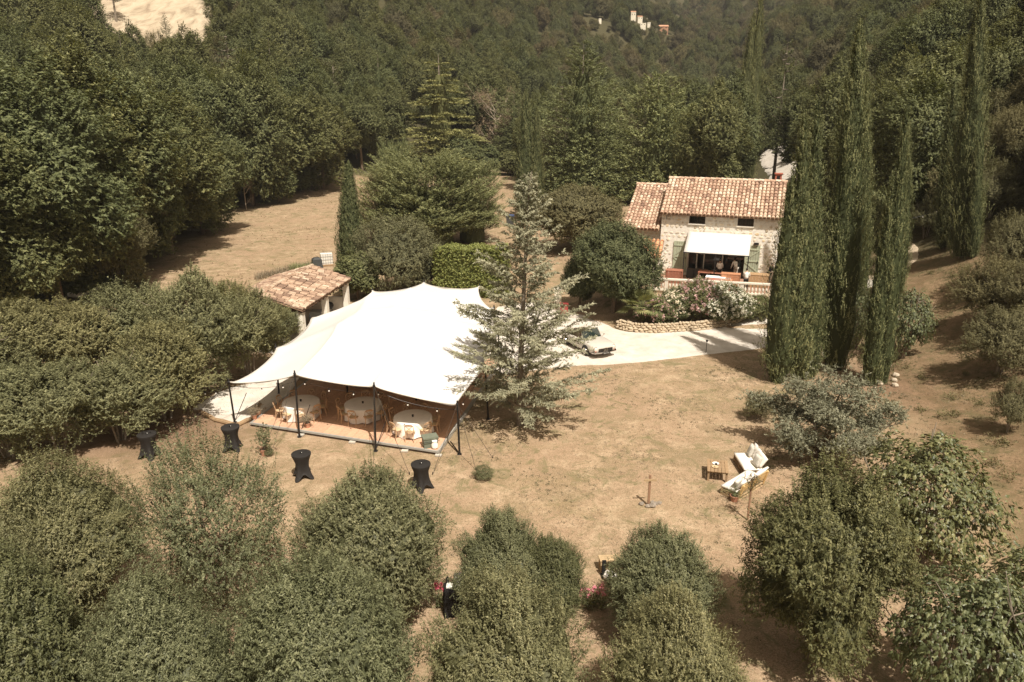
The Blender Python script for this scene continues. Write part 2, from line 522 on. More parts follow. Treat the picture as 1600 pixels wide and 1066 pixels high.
b.inputs['Base Color'].default_value = (0.86, 0.82, 0.77, 1); b.inputs['Roughness'].default_value = 0.85
tr = _n(nt, 'ShaderNodeBsdfTranslucent'); tr.inputs[0].default_value = (0.90, 0.84, 0.76, 1)
mx = _n(nt, 'ShaderNodeMixShader'); mx.inputs[0].default_value = 0.40
nt.links.new(b.outputs[0], mx.inputs[1]); nt.links.new(tr.outputs[0], mx.inputs[2]); nt.links.new(mx.outputs[0], out.inputs[0])
floor_tile = mat('terrace_tile', (0.30, 0.175, 0.12), 0.8, 0.2, 2.5, 0.2)
red_wood = mat('reddish_table_wood', (0.33, 0.135, 0.085), 0.55, 0.2, 5, 0.35)
tan_wood = mat('tan_table_wood', (0.42, 0.27, 0.145), 0.6, 0.2, 5, 0.35)
grey_plas = mat('dark_grey_plastic', (0.055, 0.055, 0.052), 0.6, 0.15, 6)

def tile_field(name, parent, length, slope_len, p0, ux, us, material, seed, col_w=.30, row_l=.40, r=.135, ridge=True, jit=.012):
    """barrel tiles over a plane: p0 eave corner, ux along the eave, us up the slope; each tile its own tapered half pipe"""
    rng = random.Random(seed)
    ux = Vector(ux).normalized(); us = Vector(us).normalized(); nn = ux.cross(us).normalized()
    if nn.z < 0: nn = -nn
    p0 = Vector(p0); mb = MB()
    ncol = int(length / col_w); nrow = int(slope_len / row_l)
    cw = length / ncol; rl = slope_len / nrow
    colt = [rng.gauss(0, .06) for _ in range(ncol + 1)]
    for k in range(ncol):
        slip = rng.uniform(-.45, .0) * rl
        for j in range(nrow + 1):
            if j == nrow and slip > -.12 * rl: continue
            mb.tint = min(1, max(0, rng.gauss(.55, .19) + colt[k] + .16 * math.sin(k * .55 + j * .4) * math.cos(j * .9 - k * .21)))
            o = p0 + ux * ((k + .5) * cw + rng.uniform(-jit, jit)) + us * (max(-.03, j * rl - .04 + slip) + rng.uniform(-jit, jit)) + nn * (.035 + rng.uniform(0, .012))
            vs = []
            yaw = rng.uniform(-.03, .03)
            for e, (rr, s, lift) in enumerate(((r, 0, .05), (r * .84, min(rl + .07, slope_len - j * rl - slip + .05) if j >= nrow - 1 else rl + .07, .0))):
                for q in range(6):
                    a = math.pi * q / 5
                    vs.append(o + ux * (math.cos(a) * rr + yaw * s) + us * s + nn * (math.sin(a) * rr * .95 + lift))
            mb.add(vs, [(q, q + 1, q + 7, q + 6) for q in range(5)] + [(0, 1, 2, 3, 4, 5)])
    if ridge:
        n = int(length / .42)
        for k in range(n):
            mb.tint = min(1, max(0, rng.gauss(.7, .2)))
            a0 = p0 + us * (slope_len + .02) + ux * (k * length / n) + nn * .06
            vs = []
            for e, (rr, s) in enumerate(((.16, 0), (.135, length / n + .06))):
                for q in range(6):
                    a = math.pi * q / 5
                    vs.append(a0 + ux * s + us * (math.cos(a) * rr) + nn * (math.sin(a) * rr + (.03 if e == 0 else 0)))
            mb.add(vs, [(q, q + 1, q + 7, q + 6) for q in range(5)] + [(0, 1, 2, 3, 4, 5)])
    o = mb.build(name, material, parent)
    return tag(o, kind='stuff')

def stone_skin(w, h, holes, seed, size=(.22, .55), y=-.0, proud=.03):
    """irregular stones laid in rough courses over a wall face in the xz plane, bedded in mortar"""
    rng = random.Random(seed); mb = MB(); z = .05
    while z < h - .12:
        ch = rng.uniform(.16, .34); x = rng.uniform(-.1, .1)
        while x < w - .1:
            L = rng.uniform(*size); cx, cz = x + L / 2, z + ch / 2
            if rng.random() < .80 and all(not (a - L * .45 < cx < b + L * .45 and c - ch * .4 < cz < d + ch * .4) for a, b, c, d in holes) and .08 < cx < w - .08:
                n = rng.choice((5, 6, 7)); a0 = rng.uniform(0, 6)
                ang = sorted(a0 + 6.283 * (i + rng.uniform(-.28, .28)) / n for i in range(n))
                pw, ph = L * rng.uniform(.36, .46), ch * rng.uniform(.36, .48)
                rim = [(cx + math.cos(a) * pw * rng.uniform(.85, 1.12), cz + math.sin(a) * ph * rng.uniform(.85, 1.12)) for a in ang]
                mb.tint = min(1, max(0, rng.gauss(.5, .25)))
                pr = proud * rng.uniform(.5, 1.4)
                vs = [(px, y + .01, pz) for px, pz in rim] + [(cx + (px - cx) * .78, y - pr, cz + (pz - cz) * .78) for px, pz in rim]
                fs = [tuple(range(n, 2 * n))] + [(i, (i + 1) % n, n + (i + 1) % n, n + i) for i in range(n)]
                mb.add(vs, fs)
            x += L + rng.uniform(.0, .06)
        z += ch + rng.uniform(-.02, .04)
    return mb

HB = 1.3
HA = math.atan2(-.335, .942)
house = thing('stone_house', 'two storey stone farmhouse with terracotta tile roof and white awning', 'house', (12.35, 60.85, HB), HA)
W, D, HE, HR = 9.3, 7.6, 5.15, 7.35                   # width, depth, eave and ridge heights over the terrace
win = [(2.22, 3.50, 4.27, 4.97), (6.02, 7.25, 4.27, 4.97)]
door = (2.30, 6.95, .0, 2.25)
# wall: four sides with real openings at the front
mb = MB(); t = .45
def wallpiece(x0, x1, z0, z1): mb.box(((x0 + x1) / 2, t / 2, (z0 + z1) / 2), (x1 - x0, t, z1 - z0))
xs = [0, 2.22, 3.50, 6.02, 7.25, W]
wallpiece(0, door[0], -1.0, 4.27); wallpiece(door[1], W, -1.0, 4.27); wallpiece(door[0], door[1], 2.25, 4.27)
wallpiece(0, 2.22, 4.27, 4.97); wallpiece(3.50, 6.02, 4.27, 4.97); wallpiece(7.25, W, 4.27, 4.97)
wallpiece(0, W, 4.97, HE + .02)
mb.box((.225, t + (D - t) / 2, HE / 2 - .5), (.45, D - t, HE + 1)); mb.box((W - .225, t + (D - t) / 2, HE / 2 - .5), (.45, D - t, HE + 1))
mb.box((W / 2, D - .225, HE / 2 - .5), (W - .9, .45, HE + 1))
for x in (.002, W - .452):                            # gables
    mb.add([(x, .3, HE), (x + .45, .3, HE), (x + .45, D - .3, HE), (x, D - .3, HE), (x, D / 2, HR - .12), (x + .45, D / 2, HR - .12)],
           [(0, 3, 4), (1, 5, 2), (0, 4, 5, 1), (3, 2, 5, 4)])
wall = mb.build('wall', mortar, house)
holes = [(a, b, c, d) for a, b, c, d in win] + [door, (1.05, 2.35, 0, 2.95)]
st = stone_skin(W, HE, holes, 3); tag(st.build('stones', rubble, wall), kind='stuff')
st = stone_skin(D, HE, [], 4); so = st.build('stones', rubble, wall); so.rotation_euler = (0, 0, R(-90)); so.location = (0, D, 0); tag(so, kind='stuff')
roof = MB()
sl = math.atan2(HR - HE, D / 2); ov = .38
for s in (0, 1):
    y0, y1 = (-ov, D / 2) if s == 0 else (D + ov, D / 2)
    z0 = HE - ov * math.tan(sl)
    roof.add([(-.12, y0, z0), (W + .12, y0, z0), (W + .12, y1, HR), (-.12, y1, HR), (-.12, y0, z0 + .07), (W + .12, y0, z0 + .07), (W + .12, y1, HR + .07), (-.12, y1, HR + .07)],
             [(0, 1, 2, 3), (4, 5, 6, 7), (0, 1, 5, 4), (1, 2, 6, 5), (0, 3, 7, 4)])
rf = roof.build('roof', pan_m, house)
SL = math.hypot(D / 2 + ov, HR - HE + ov * math.tan(sl))
tile_field('roof_tiles', rf, W + .24, SL, (-.12, -ov, HE - ov * math.tan(sl) + .07), (1, 0, 0), (0, math.cos(sl), math.sin(sl)), tile_m, 1)
tile_field('roof_tiles', rf, W + .24, SL, (-.12, D + ov, HE - ov * math.tan(sl) + .07), (1, 0, 0), (0, -math.cos(sl), math.sin(sl)), tile_m, 2, ridge=False)
# chimney on the rear slope
ch = MB().box((8.72, D / 2 + .75, HR + .05), (.52, .52, 1.25)); ch = ch.build('chimney', red_brick, rf)
MB().box((8.72, D / 2 + .75 - .262, HR + .40), (.26, .02, .28)).build('flue_opening', iron, ch)
MB().box((8.72, D / 2 + .75, HR + .71), (.66, .66, .07)).build('chimney_cap', red_brick, rf)
# windows
for i, (a, b, c, d) in enumerate(win):
    fr = MB()
    for x in (a + .04, b - .04): fr.box((x, .15, (c + d) / 2), (.08, .08, d - c))
    for z in (c + .04, d - .04): fr.box(((a + b) / 2, .15, z), (b - a - .16, .08, .08))
    fr.box(((a + b) / 2, .15, (c + d) / 2), (.05, .07, d - c - .16))
    f = fr.build('window', dark_wood, house)
    MB().box(((a + b) / 2, .19, (c + d) / 2), (b - a - .1, .02, d - c - .1)).build('pane', glass_d, f)
    bars = MB()
    for k in range(8): bars.tube([(a + .08 + (b - a - .16) * k / 7, .06, c + .02), (a + .08 + (b - a - .16) * k / 7, .06, d - .02)], .012, 5)
    bars.tube([(a + .03, .06, (c + d) / 2), (b - .03, .06, (c + d) / 2)], .01, 5)
    bars.build('window_bars', iron, f)
    MB().box(((a + b) / 2, -.02, d + .07), (b - a + .5, .10, .13)).build('lintel', dark_wood, house)
    MB().box(((a + b) / 2, -.035, c - .04), (b - a + .12, .16, .07)).build('window_sill', mortar, house)
# wide glazed opening on the terrace
fr = MB()
for x in (2.34, 3.05, 3.62, 5.10, 6.90): fr.box((x, .22, 1.1), (.09, .09, 2.2))
fr.box((4.62, .22, 2.21), (4.55, .09, .08))
gd = fr.build('glazed_door', mat('cream_frame', (.55, .50, .42), .7, .1, 4), house)
for a, b in ((2.39, 3.0), (3.67, 5.05), (5.15, 6.85)):
    MB().box(((a + b) / 2, .25, 1.12), (b - a, .015, 2.1)).build('pane', glass_d, gd)
MB().box((4.6, 2.6, 1.1), (4.5, .1, 2.2)).build('back_room', room_m, house)
MB().box((4.6, 1.9, -.03), (4.6, 3.0, .05)).build('room_floor', room_m, house)
# shutters
def shutter(x, ang, label):
    s = MB().box((0, 0, 0), (1.12, .05, 2.55))
    o = s.build('shutter', green_pt, house, loc=(x, -.06, 1.5)); o.rotation_euler[2] = ang; o['label'] = label
    for k in range(6): MB().box((-.47 + k * .188, -.030, 0), (.012, .012, 2.5)).build('groove', dark_wood, o) if k else None
    br = MB()
    for z in (-.95, .95): br.box((0, -.045, z), (1.1, .04, .11))
    br.box((0, -.045, .48), (1.32, .035, .09), ry=-.65); br.box((0, -.045, -.48), (1.32, .035, .09), ry=.65)
    br.box((0, -.045, 0), (1.1, .04, .11))
    br.build('brace', green_pt, o)
    MB().box((.45, -.07, -.05), (.05, .05, .18)).build('latch', iron, o)
shutter(1.70, 0, 'sage green braced shutter folded open on the left of the doorway')
shutter(7.38, 0, 'sage green braced shutter half shaded by the awning')
# awning on the wall
aw = thing('awning', 'white canvas awning stretched out over the terrace doors', 'awning', (12.35, 60.85, HB), HA)
n = 14; V = []; F = []
for i in range(n + 1):
    for j in range(9):
        x = 2.25 + 4.95 * i / n; y = -.05 - 2.5 * j / 8
        z = 3.62 - 1.28 * (j / 8) ** 1.05 - .05 * math.sin(math.pi * j / 8) + .03 * math.cos(4 * math.pi * i / n) * (j / 8)
        V.append((x, y, z))
for i in range(n):
    for j in range(8): F.append((i * 9 + j, (i + 1) * 9 + j, (i + 1) * 9 + j + 1, i * 9 + j + 1))
am = bpy.data.meshes.new('awning_cloth'); am.from_pydata(V, [], F); am.materials.append(canvas)
am.polygons.foreach_set('use_smooth', [True] * len(F))
ao = link('canopy', am, aw); sm = ao.modifiers.new('cloth', 'SOLIDIFY'); sm.thickness = .02
MB().tube([(2.2, -2.55, 2.36), (7.26, -2.55, 2.36)], .035, 8).build('front_bar', iron, aw)
for x in (2.30, 4.72, 7.18): MB().tube([(x, -2.55, .0), (x, -2.55, 2.35)], .04, 8).build('post', iron, aw)
for x in (2.30, 7.18): MB().tube([(x, -.05, 3.5), (x, -2.5, 2.34)], .025, 6).build('side_arm', iron, aw)
MB().box((7.62, -.13, 2.95), (.36, .22, .14)).build('wall_lamp', iron, house)
MB().tube([(.42, -.06, 4.5), (.42, -.06, 5.1)], .025, 6).build('hook', iron, house)

# lower wing on the left
wing = thing('house_wing', 'lower side wing of the farmhouse under its own long tile roof', 'house', (12.35, 60.85, HB), HA)
Wg, z0g, z1g = 3.2, 3.55, 6.55
wg = MB().box((-1.55, 4.1, 1.3), (2.9, 7.0, 4.6)).build('wall', mortar, wing)
so = stone_skin(2.9, 3.5, [], 9).build('stones', rubble, wg, loc=(-3.0, .6, 0)); tag(so, kind='stuff')
rw = MB(); y0, y1 = -.35, 5.6
rw.add([(-Wg, y0, z0g), (-.13, y0, z0g), (-.13, y1, z1g), (-Wg, y1, z1g), (-Wg, y0, z0g + .08), (-.13, y0, z0g + .08), (-.13, y1, z1g + .08), (-Wg, y1, z1g + .08)], [(0, 1, 2, 3), (4, 5, 6, 7), (0, 1, 5, 4), (1, 2, 6, 5), (0, 3, 7, 4), (2, 3, 7, 6)])
rwo = rw.build('roof', pan_m, wing)
sw = math.atan2(z1g - z0g, y1 - y0)
tile_field('roof_tiles', rwo, Wg - .13, math.hypot(z1g - z0g, y1 - y0), (-Wg, y0, z0g + .08), (1, 0, 0), (0, math.cos(sw), math.sin(sw)), tile_m, 5)
MB().box((-1.55, 5.9, 3.6), (2.9, .3, 5.7)).build('rear_wall', mortar, wing)
# little tiled lean-to in front of the corner
lt = thing('lean_to', 'small orange tiled lean-to roof against the house corner', 'roof', (12.35, 60.85, HB), HA)
MB().box((-.55, -.75, .75), (1.5, 1.2, 1.5)).build('wall', mortar, lt)
lr = MB().add([(-1.4, -1.6, 1.55), (.35, -1.6, 1.55), (.35, -.05, 2.75), (-1.4, -.05, 2.75)], [(0, 1, 2, 3)]).build('roof', pan_m, lt)
tile_field('roof_tiles', lr, 1.75, 1.95, (-1.4, -1.6, 1.57), (1, 0, 0), (0, .79, .61), mat('orange_tile', (.62, .32, .17), .9, .25, 6), 6, ridge=False)

# ------------------------------------------------------------------ terrace with balustrade
L0, L1 = P(1012, 452, HB), P(1216, 463, HB)
bal_dir = (L1 - L0); bal_len = bal_dir.length; BA = math.atan2(bal_dir.y, bal_dir.x)
hu = Vector((.942, -.335, 0)); hn = Vector((.335, .942, 0)); HO = Vector((12.35, 60.85, HB))
terr = MB().prism([tuple(L0[:2]), tuple(L1[:2]), tuple((HO + hu * 9.6)[:2]), tuple((HO - hu * .9)[:2])], -.2, HB - .01).mesh('terrace', floor_tile)
structure('terrace', terr)
balu = thing('balustrade', 'white stone balustrade along the terrace edge above the oleanders', 'balustrade', tuple(L0), BA)
stonew = mat('cast_stone', (.72, .65, .54), .85, .15, 6, .2, bump=.2)
MB().box((bal_len / 2, 0, .05), (bal_len, .30, .12)).build('plinth', stonew, balu)
MB().box((bal_len / 2, 0, .86), (bal_len, .34, .11)).build('rail', stonew, balu)
prof = [(.075, .11), (.075, .17), (.045, .20), (.085, .32), (.095, .40), (.06, .54), (.042, .66), (.055, .72), (.075, .74), (.075, .805)]
bme = MB().lathe(prof, 10).mesh('baluster', stonew, True)
nb = int(bal_len / .25)
for k in range(nb):
    if k % 11 == 5: continue
    link('baluster', bme, balu, ((k + .5) * bal_len / nb, 0, 0))
pme = MB().box((0, 0, .46), (.26, .28, .70)).mesh('pier', stonew)
for k in range(nb):
    if k % 11 == 5: link('pier', pme, balu, ((k + .5) * bal_len / nb, 0, 0))
tw = MB().box((bal_len / 2, .06, -.62), (bal_len + .1, .16, 1.22)).mesh('terrace_wall', mortar)
o = structure('terrace_wall', tw, tuple(L0)); o.rotation_euler[2] = BA

# low dry stone wall in front of the oleander bed
wallpts = [P(*q) for q in ((962, 512), (985, 519), (1020, 521), (1060, 519), (1100, 516), (1140, 510), (1178, 502), (1205, 492))]
rp = resample(wallpts, 60)
dsw = thing('dry_stone_wall', 'low curving dry stone wall edging the driveway below the oleanders', 'wall', (rp[0][0], rp[0][1], hz(*rp[0])))
rng_ = random.Random(12)
stone_meshes = []
for q in range(6):
    mb = MB(); mb.ball((0, 0, 0), (.5, .5, .5), 7, 5, .22, rng_); stone_meshes.append(mb.mesh('wall_stone', drystone))
arc = np.r_[0, np.cumsum(np.hypot(*np.diff(rp, axis=0).T))]
for course in range(4):
    s = rng_.uniform(0, .2)
    while s < arc[-1]:
        L = rng_.uniform(.17, .42)
        x = np.interp(s + L / 2, arc, rp[:, 0]); y = np.interp(s + L / 2, arc, rp[:, 1])
        i = min(len(rp) - 2, int(np.searchsorted(arc, s + L / 2)) - 1); i = max(i, 0)
        an = math.atan2(rp[i + 1][1] - rp[i][1], rp[i + 1][0] - rp[i][0])
        o = link('stone', rng_.choice(stone_meshes), dsw)
        o.location = (x - rp[0][0] + math.sin(an) * -.05 * course, y - rp[0][1] + .05 * course, hz(x, y) - dsw.location.z + .09 + course * .155 + rng_.uniform(-.03, .03))
        o.rotation_euler = (rng_.uniform(-.2, .2), rng_.uniform(-.2, .2), an + rng_.uniform(-.2, .2)); o.scale = (L * 1.12, rng_.uniform(.28, .40), rng_.uniform(.15, .25))
        s += L

# gate pillar with the red box, seen through the cedar
gp = thing('gate_pillar', 'pale stone gate pillar glimpsed behind the blue cedar', 'pillar', tuple(P(871, 484)))
MB().box((0, 0, .8), (.5, .5, 1.6)).build('shaft', rubble, gp); MB().box((0, 0, 1.65), (.62, .62, .1)).build('cap', stonew, gp)
rb = MB().box((0, 0, .42), (.58, .45, .84), taper=.9).box((0, 0, .86), (.62, .5, .06))
o = rb.build('red_bin', mat('red_plastic', (.36, .06, .055), .5, .1, 4)); o.location = P(881, 492); tag(o, 'bright red bin beside the gate pillar behind the blue cedar', 'bin')

# ------------------------------------------------------------------ tiled open shelter behind the tent
SA = math.atan2(8.7, 1.25) - math.pi / 2
sh = thing('open_shelter', 'open garden shelter with weathered tile roof on square white pillars', 'shelter', (-13.25, 44.9, 0), SA)
Ls, EZ, RZ, HW = 8.8, 2.35, 3.25, 2.95
for yy_ in (.35, 4.35, 8.35): MB().box((-.30, yy_, 1.11), (.38, .38, 2.22)).build('pillar', white_pt, sh)
MB().box((-5.3, 4.3, 1.1), (.3, 8.2, 2.2)).build('rear_wall', white_pt, sh)
MB().box((-2.9, 8.5, .55), (4.6, .25, 1.1)).build('low_wall', white_pt, sh)
bm_ = MB()
bm_.box((-.30, 4.4, 2.27), (.16, 8.7, .12)); bm_.build('beam', dark_wood, sh)
rr = MB()
for sgn in (1, -1):
    x0 = 0.0 if sgn == 1 else -2 * HW
    rr.add([(x0, 0, EZ), (x0, Ls, EZ), (-HW, Ls, RZ), (-HW, 0, RZ), (x0, 0, EZ + .06), (x0, Ls, EZ + .06), (-HW, Ls, RZ + .06), (-HW, 0, RZ + .06)], [(0, 1, 2, 3), (4, 5, 6, 7), (0, 1, 5, 4), (1, 2, 6, 5), (0, 3, 7, 4)])
rs_ = rr.build('roof', pan_m, sh)
sa = math.atan2(RZ - EZ, HW)
tile_field('roof_tiles', rs_, Ls, math.hypot(HW, RZ - EZ), (0, 0, EZ + .06), (0, 1, 0), (-math.cos(sa), 0, math.sin(sa)), tile_old, 8, col_w=.27, row_l=.46, jit=.03)
tile_field('roof_tiles', rs_, Ls, math.hypot(HW, RZ - EZ), (-2 * HW, 0, EZ + .06), (0, 1, 0), (math.cos(sa), 0, math.sin(sa)), tile_old, 9, col_w=.27, row_l=.46, ridge=False, jit=.03)
raft = MB()
for k in range(14): raft.box((-HW / 2, .4 + k * .62, (EZ + RZ) / 2 - .07), (math.hypot(HW, RZ - EZ), .08, .10), ry=sa)
raft.build('rafters', dark_wood, sh)['kind'] = 'stuff'
# barbecue under the shelter
bq = thing('barbecue', 'black kettle barbecue on legs under the tiled shelter', 'barbecue', (-13.3, 51.6, .03))
bb = MB(); bb.lathe([(.05, .62), (.28, .70), (.36, .88), (.36, .95), (.27, 1.12), (.08, 1.19)], 14); bb.build('kettle', iron, bq, True)
for k in range(3): MB().tube([(.2 * math.cos(k * 2.1), .2 * math.sin(k * 2.1), .72), (.36 * math.cos(k * 2.1), .36 * math.sin(k * 2.1), 0)], .018, 6).build('leg', iron, bq)
MB().tube([(-.08, -.3, 1.02), (-.08, -.42, 1.04), (.08, -.42, 1.04), (.08, -.3, 1.02)], .015, 6).build('handle', dark_wood, bq)
cr = thing('metal_cabinet', 'pale grey metal cabinet under the tiled shelter next to a pillar', 'cabinet', (-13.75, 49.9, .03))
MB().box((0, 0, .5), (.8, .7, 1.0)).build('body', mat('grey_metal', (.32, .32, .30), .5, .1, 4, .4), cr); MB().box((.2, -.36, .55), (.36, .02, .8)).build('door', mat('grey_metal', (.32, .32, .30)), cr)
# composter and tank by the field
comp = thing('compost_bin', 'dark grey plastic compost bin with a lid behind the shelter roof', 'bin', tuple(P(496, 421)), .4)
MB().box((0, 0, .5), (1.0, 1.0, 1.0), taper=.82).build('body', grey_plas, comp); MB().box((0, 0, 1.06), (.78, .78, .14), taper=.6).build('lid', grey_plas, comp)
tk = thing('water_tank', 'white caged water tank standing beside the compost bin', 'tank', tuple(P(511, 414)), .3)
MB().box((0, 0, .62), (1.1, .95, .95)).build('body', white_pt, tk)
for y in (-.5, .5):
    cg = MB()
    for k in range(6): cg.tube([(-.55 + k * .22, y, .1), (-.55 + k * .22, y, 1.15)], .015, 4)
    for z in (.3, .6, .9, 1.15): cg.tube([(-.57, y, z), (.57, y, z)], .015, 4)
    cg.build('cage_panel', mat('grey_metal', (.32, .32, .30)), tk)
MB().box((0, 0, .07), (1.15, 1.0, .14)).build('pallet', tan_wood, tk)
bl = thing('blue_lidded_bin', 'black bin with a blue lid half hidden behind the blue cedar', 'bin', tuple(P(797, 352)))
MB().box((0, 0, .6), (.9, .8, 1.2), taper=1.1).build('body', grey_plas, bl); MB().box((0, 0, 1.25), (1.05, .95, .14)).build('lid', mat('blue_plastic', (.05, .075, .16), .5, .1, 3), bl)

# ------------------------------------------------------------------ far houses
fh_wall = mat('far_house_wall', (.80, .72, .58), .9, .08, .5); fh_roof = mat('far_house_roof', (.50, .27, .17), .9, .2, .6)
for i, (px, py, w_, h_, lab, roofc) in enumerate([
    (989, 26, 9, 10, 'tall white house highest of the hamlet on the far hillside', 1), (999, 32, 9, 6, 'white house a little lower than the tallest of the far hamlet', 1),
    (1008, 33, 7, 4, 'small flat white house at the right of the far hamlet', 0), (1004, 42, 10, 5, 'white house at the lower end of the far hamlet', 0), (1013, 40, 6, 4, 'tiny white house lowest right in the far hamlet', 0),
    (1047, 36, 6, 7, 'lone white house near the dark crowns right of the hamlet', 1), (1036, 47, 16, 5, 'long orange roofed house in the valley below the far hamlet', 2), (937, 34, 5, 3, 'pale cottage alone on the far slope left of the hamlet', 0)]):
    b = T(px, py + h_ / 2 + 1)
    if b is None: continue
    k = proj(b.x, b.y, b.z)[2]; w, h = .85 * w_ / k, .8 * h_ / k
    f = thing('far_house', lab, 'house', (b.x, b.y, b.z + 1.5), .2 * (i % 3), 'far houses on the hillside')
    MB().box((0, 0, h / 2 - 3), (w, w * .8, h + 6)).build('wall', fh_roof if roofc == 2 else fh_wall, f)
    if roofc:
        MB().add([(-w * .55, -w * .45, h), (w * .55, -w * .45, h), (w * .55, w * .45, h), (-w * .55, w * .45, h), (-w * .55, 0, h + w * .2), (w * .55, 0, h + w * .2)], [(0, 1, 5, 4), (2, 3, 4, 5), (0, 4, 3), (1, 2, 5), (3, 2, 1, 0)]).build('roof', fh_roof, f)
    for sx_ in (-.25, .25): MB().box((w * sx_, -w * .405, h * .55), (w * .12, .1, h * .25)).build('window', glass_d, f)
    FARHOUSES.append((b.x, b.y))
# ------------------------------------------------------------------ foliage
def unit(a):
    return a / np.maximum(np.linalg.norm(a, axis=-1, keepdims=True), 1e-9)

def rand_dirs(rng, n):
    return unit(rng.normal(size=(n, 3)))

def leaf_mesh(name, c, nrm, ax, ln, wd, tint, material):
    """one pointed leaf per point: centre, facing, direction, length, width"""
    n = unit(nrm); a = unit(ax - n * np.sum(ax * n, -1, keepdims=True)); b = np.cross(n, a)
    ln = np.broadcast_to(ln, (len(c),))[:, None]; wd = np.broadcast_to(wd, (len(c),))[:, None]
    V = np.stack([c - a * ln * .45 - b * wd / 2, c - a * ln * .38 + b * wd / 2, c + a * ln * .55], 1).reshape(-1, 3)
    F = np.arange(len(c) * 3).reshape(-1, 3)
    return npmesh(name, V, F, [material], tint=np.clip(tint, 0, 1))

def lobed_crown(rng, w, h, nlobe, ncl, per, lobe_r=(.24, .38), cl_r=.11, egg=0.35, upbias=.5, twig=0.0, bottom=.0):
    """leaf positions for a round or egg-shaped crown of unit footprint: lobes, clumps on the lobes, leaves in the clumps.
    w, h: full width and height; egg: how far the widest level sits up"""
    d = rand_dirs(rng, nlobe * 3)
    d = d[d[:, 2] > -0.75][:nlobe]
    rad = rng.uniform(.45, .80, (len(d), 1)) ** .6
    lc = d * rad
    lr = rng.uniform(*lobe_r, len(lc))
    # clumps on lobe surfaces, thinned where they fall inside the crown
    L = rng.integers(0, len(lc), ncl * 2)
    cd = rand_dirs(rng, ncl * 2)
    cc = lc[L] + cd * lr[L][:, None]
    keep = (np.sum(cd * unit(lc[L]), -1) > -0.35 + rng.uniform(-.3, .3, len(L)))
    cc = cc[keep][:ncl]; cd = cd[keep][:ncl]; L = L[keep][:ncl]
    k = rng.poisson(per, len(cc)).clip(2)
    ci = np.repeat(np.arange(len(cc)), k)
    g = rng.normal(size=(len(ci), 3)) * cl_r * np.array([1, 1, .75])
    tw = rng.exponential(1.0, (len(ci), 1)) * twig
    pts = cc[ci] + g + unit(cd[ci] + np.array([0, 0, .6])) * tw
    outw = unit(pts * .5 + cd[ci] * .7 + g / cl_r * .12)
    tint = rng.uniform(.15, .75, len(cc))[ci] * .6 + rng.uniform(0, 1, len(ci)) * .4 + (L[ci] % 5 - 2) * .04
    # egg: narrower to the top, flattened below
    z = pts[:, 2]
    s = np.where(z > 0, 1 - egg * np.clip(z, 0, 1.2) ** 1.4, 1 - .25 * np.clip(-z, 0, 1) ** 2)
    P3 = np.stack([pts[:, 0] * s * w / 2, pts[:, 1] * s * w / 2, (z * .5 + .5) * h], -1)
    P3[:, 2] = np.maximum(P3[:, 2], bottom * h)
    return P3, outw, tint

def crown_from(rng, name, P3, outw, tint, ln, wd, material, up=.5, rnd=.8):
    n = len(P3)
    nrm = outw * .7 + np.array([0, 0, up]) + rng.normal(size=(n, 3)) * rnd * .6
    ax = rng.normal(size=(n, 3)) + outw * .8 + np.array([0, 0, .25])
    sz = rng.uniform(.7, 1.3, n)
    return leaf_mesh(name, P3, nrm, ax, ln * sz, wd * sz, tint, material)

def sprigs(rng, o, d, length, per, ll, lw, spread=.35, droop=0.0, flat=None):
    """leaves along short shoots: origins o, directions d"""
    n = len(o)
    i = np.repeat(np.arange(n), per)
    t = np.tile((np.arange(per) + .5) / per, n) + rng.uniform(-.5 / per, .5 / per, n * per)
    L = np.broadcast_to(length, (n,))[i]
    p = o[i] + d[i] * (L * t)[:, None] + np.array([0, 0, -1.0]) * (droop * L * t * t)[:, None]
    side = rng.normal(size=(n * per, 3))
    if flat is not None: side = side * np.array([1, 1, flat])
    ax = unit(d[i] + side * spread)
    nrm = rng.normal(size=(n * per, 3)) * .6 + np.array([0, 0, .55])
    sz = rng.uniform(.7, 1.25, n * per)
    tint = rng.uniform(0, 1, n)[i] * .5 + rng.uniform(0, 1, n * per) * .35 + t * .2
    return p + ax * (ll * sz / 2)[:, None], nrm, ax, ll * sz, lw * sz, tint

def trunk_mesh(name, material, h, r, limbs, rng, spread=1.0, stems=1, bend=.15):
    """tapered trunk or several stems, with limbs rising into the crown"""
    mb = MB()
    for s in range(stems):
        a = rng.uniform(0, 6.28); off = (0.0 if stems == 1 else r * 2.2)
        x0, y0 = math.cos(a) * off, math.sin(a) * off
        lean = (rng.uniform(-bend, bend) + (0 if stems == 1 else math.cos(a) * .25)) * h
        lean2 = (rng.uniform(-bend, bend) + (0 if stems == 1 else math.sin(a) * .25)) * h
        pts = [(x0, y0, -.25), (x0 + lean * .15, y0 + lean2 * .15, h * .25), (x0 + lean * .5, y0 + lean2 * .5, h * .6), (x0 + lean, y0 + lean2, h)]
        rr = r if stems == 1 else r * rng.uniform(.5, .8)
        mb.tube(pts, [rr * 1.25, rr, rr * .7, rr * .25], 7)
        for _ in range(limbs):
            t = rng.uniform(.35, .95); b = rng.uniform(0, 6.28)
            q = Vector(pts[1]).lerp(Vector(pts[3]), (t - .25) / .75 if t > .25 else 0)
            L = spread * rng.uniform(.35, .8) * (1.15 - t * .6)
            e = q + Vector((math.cos(b) * L, math.sin(b) * L, L * rng.uniform(.4, .9)))
            mid = (q + e) / 2 + Vector((0, 0, -.08 * L))
            mb.tube([q, mid, e], [rr * .45, rr * .3, rr * .08], 5, cap=False)
    return mb.mesh(name, material, smooth=True)

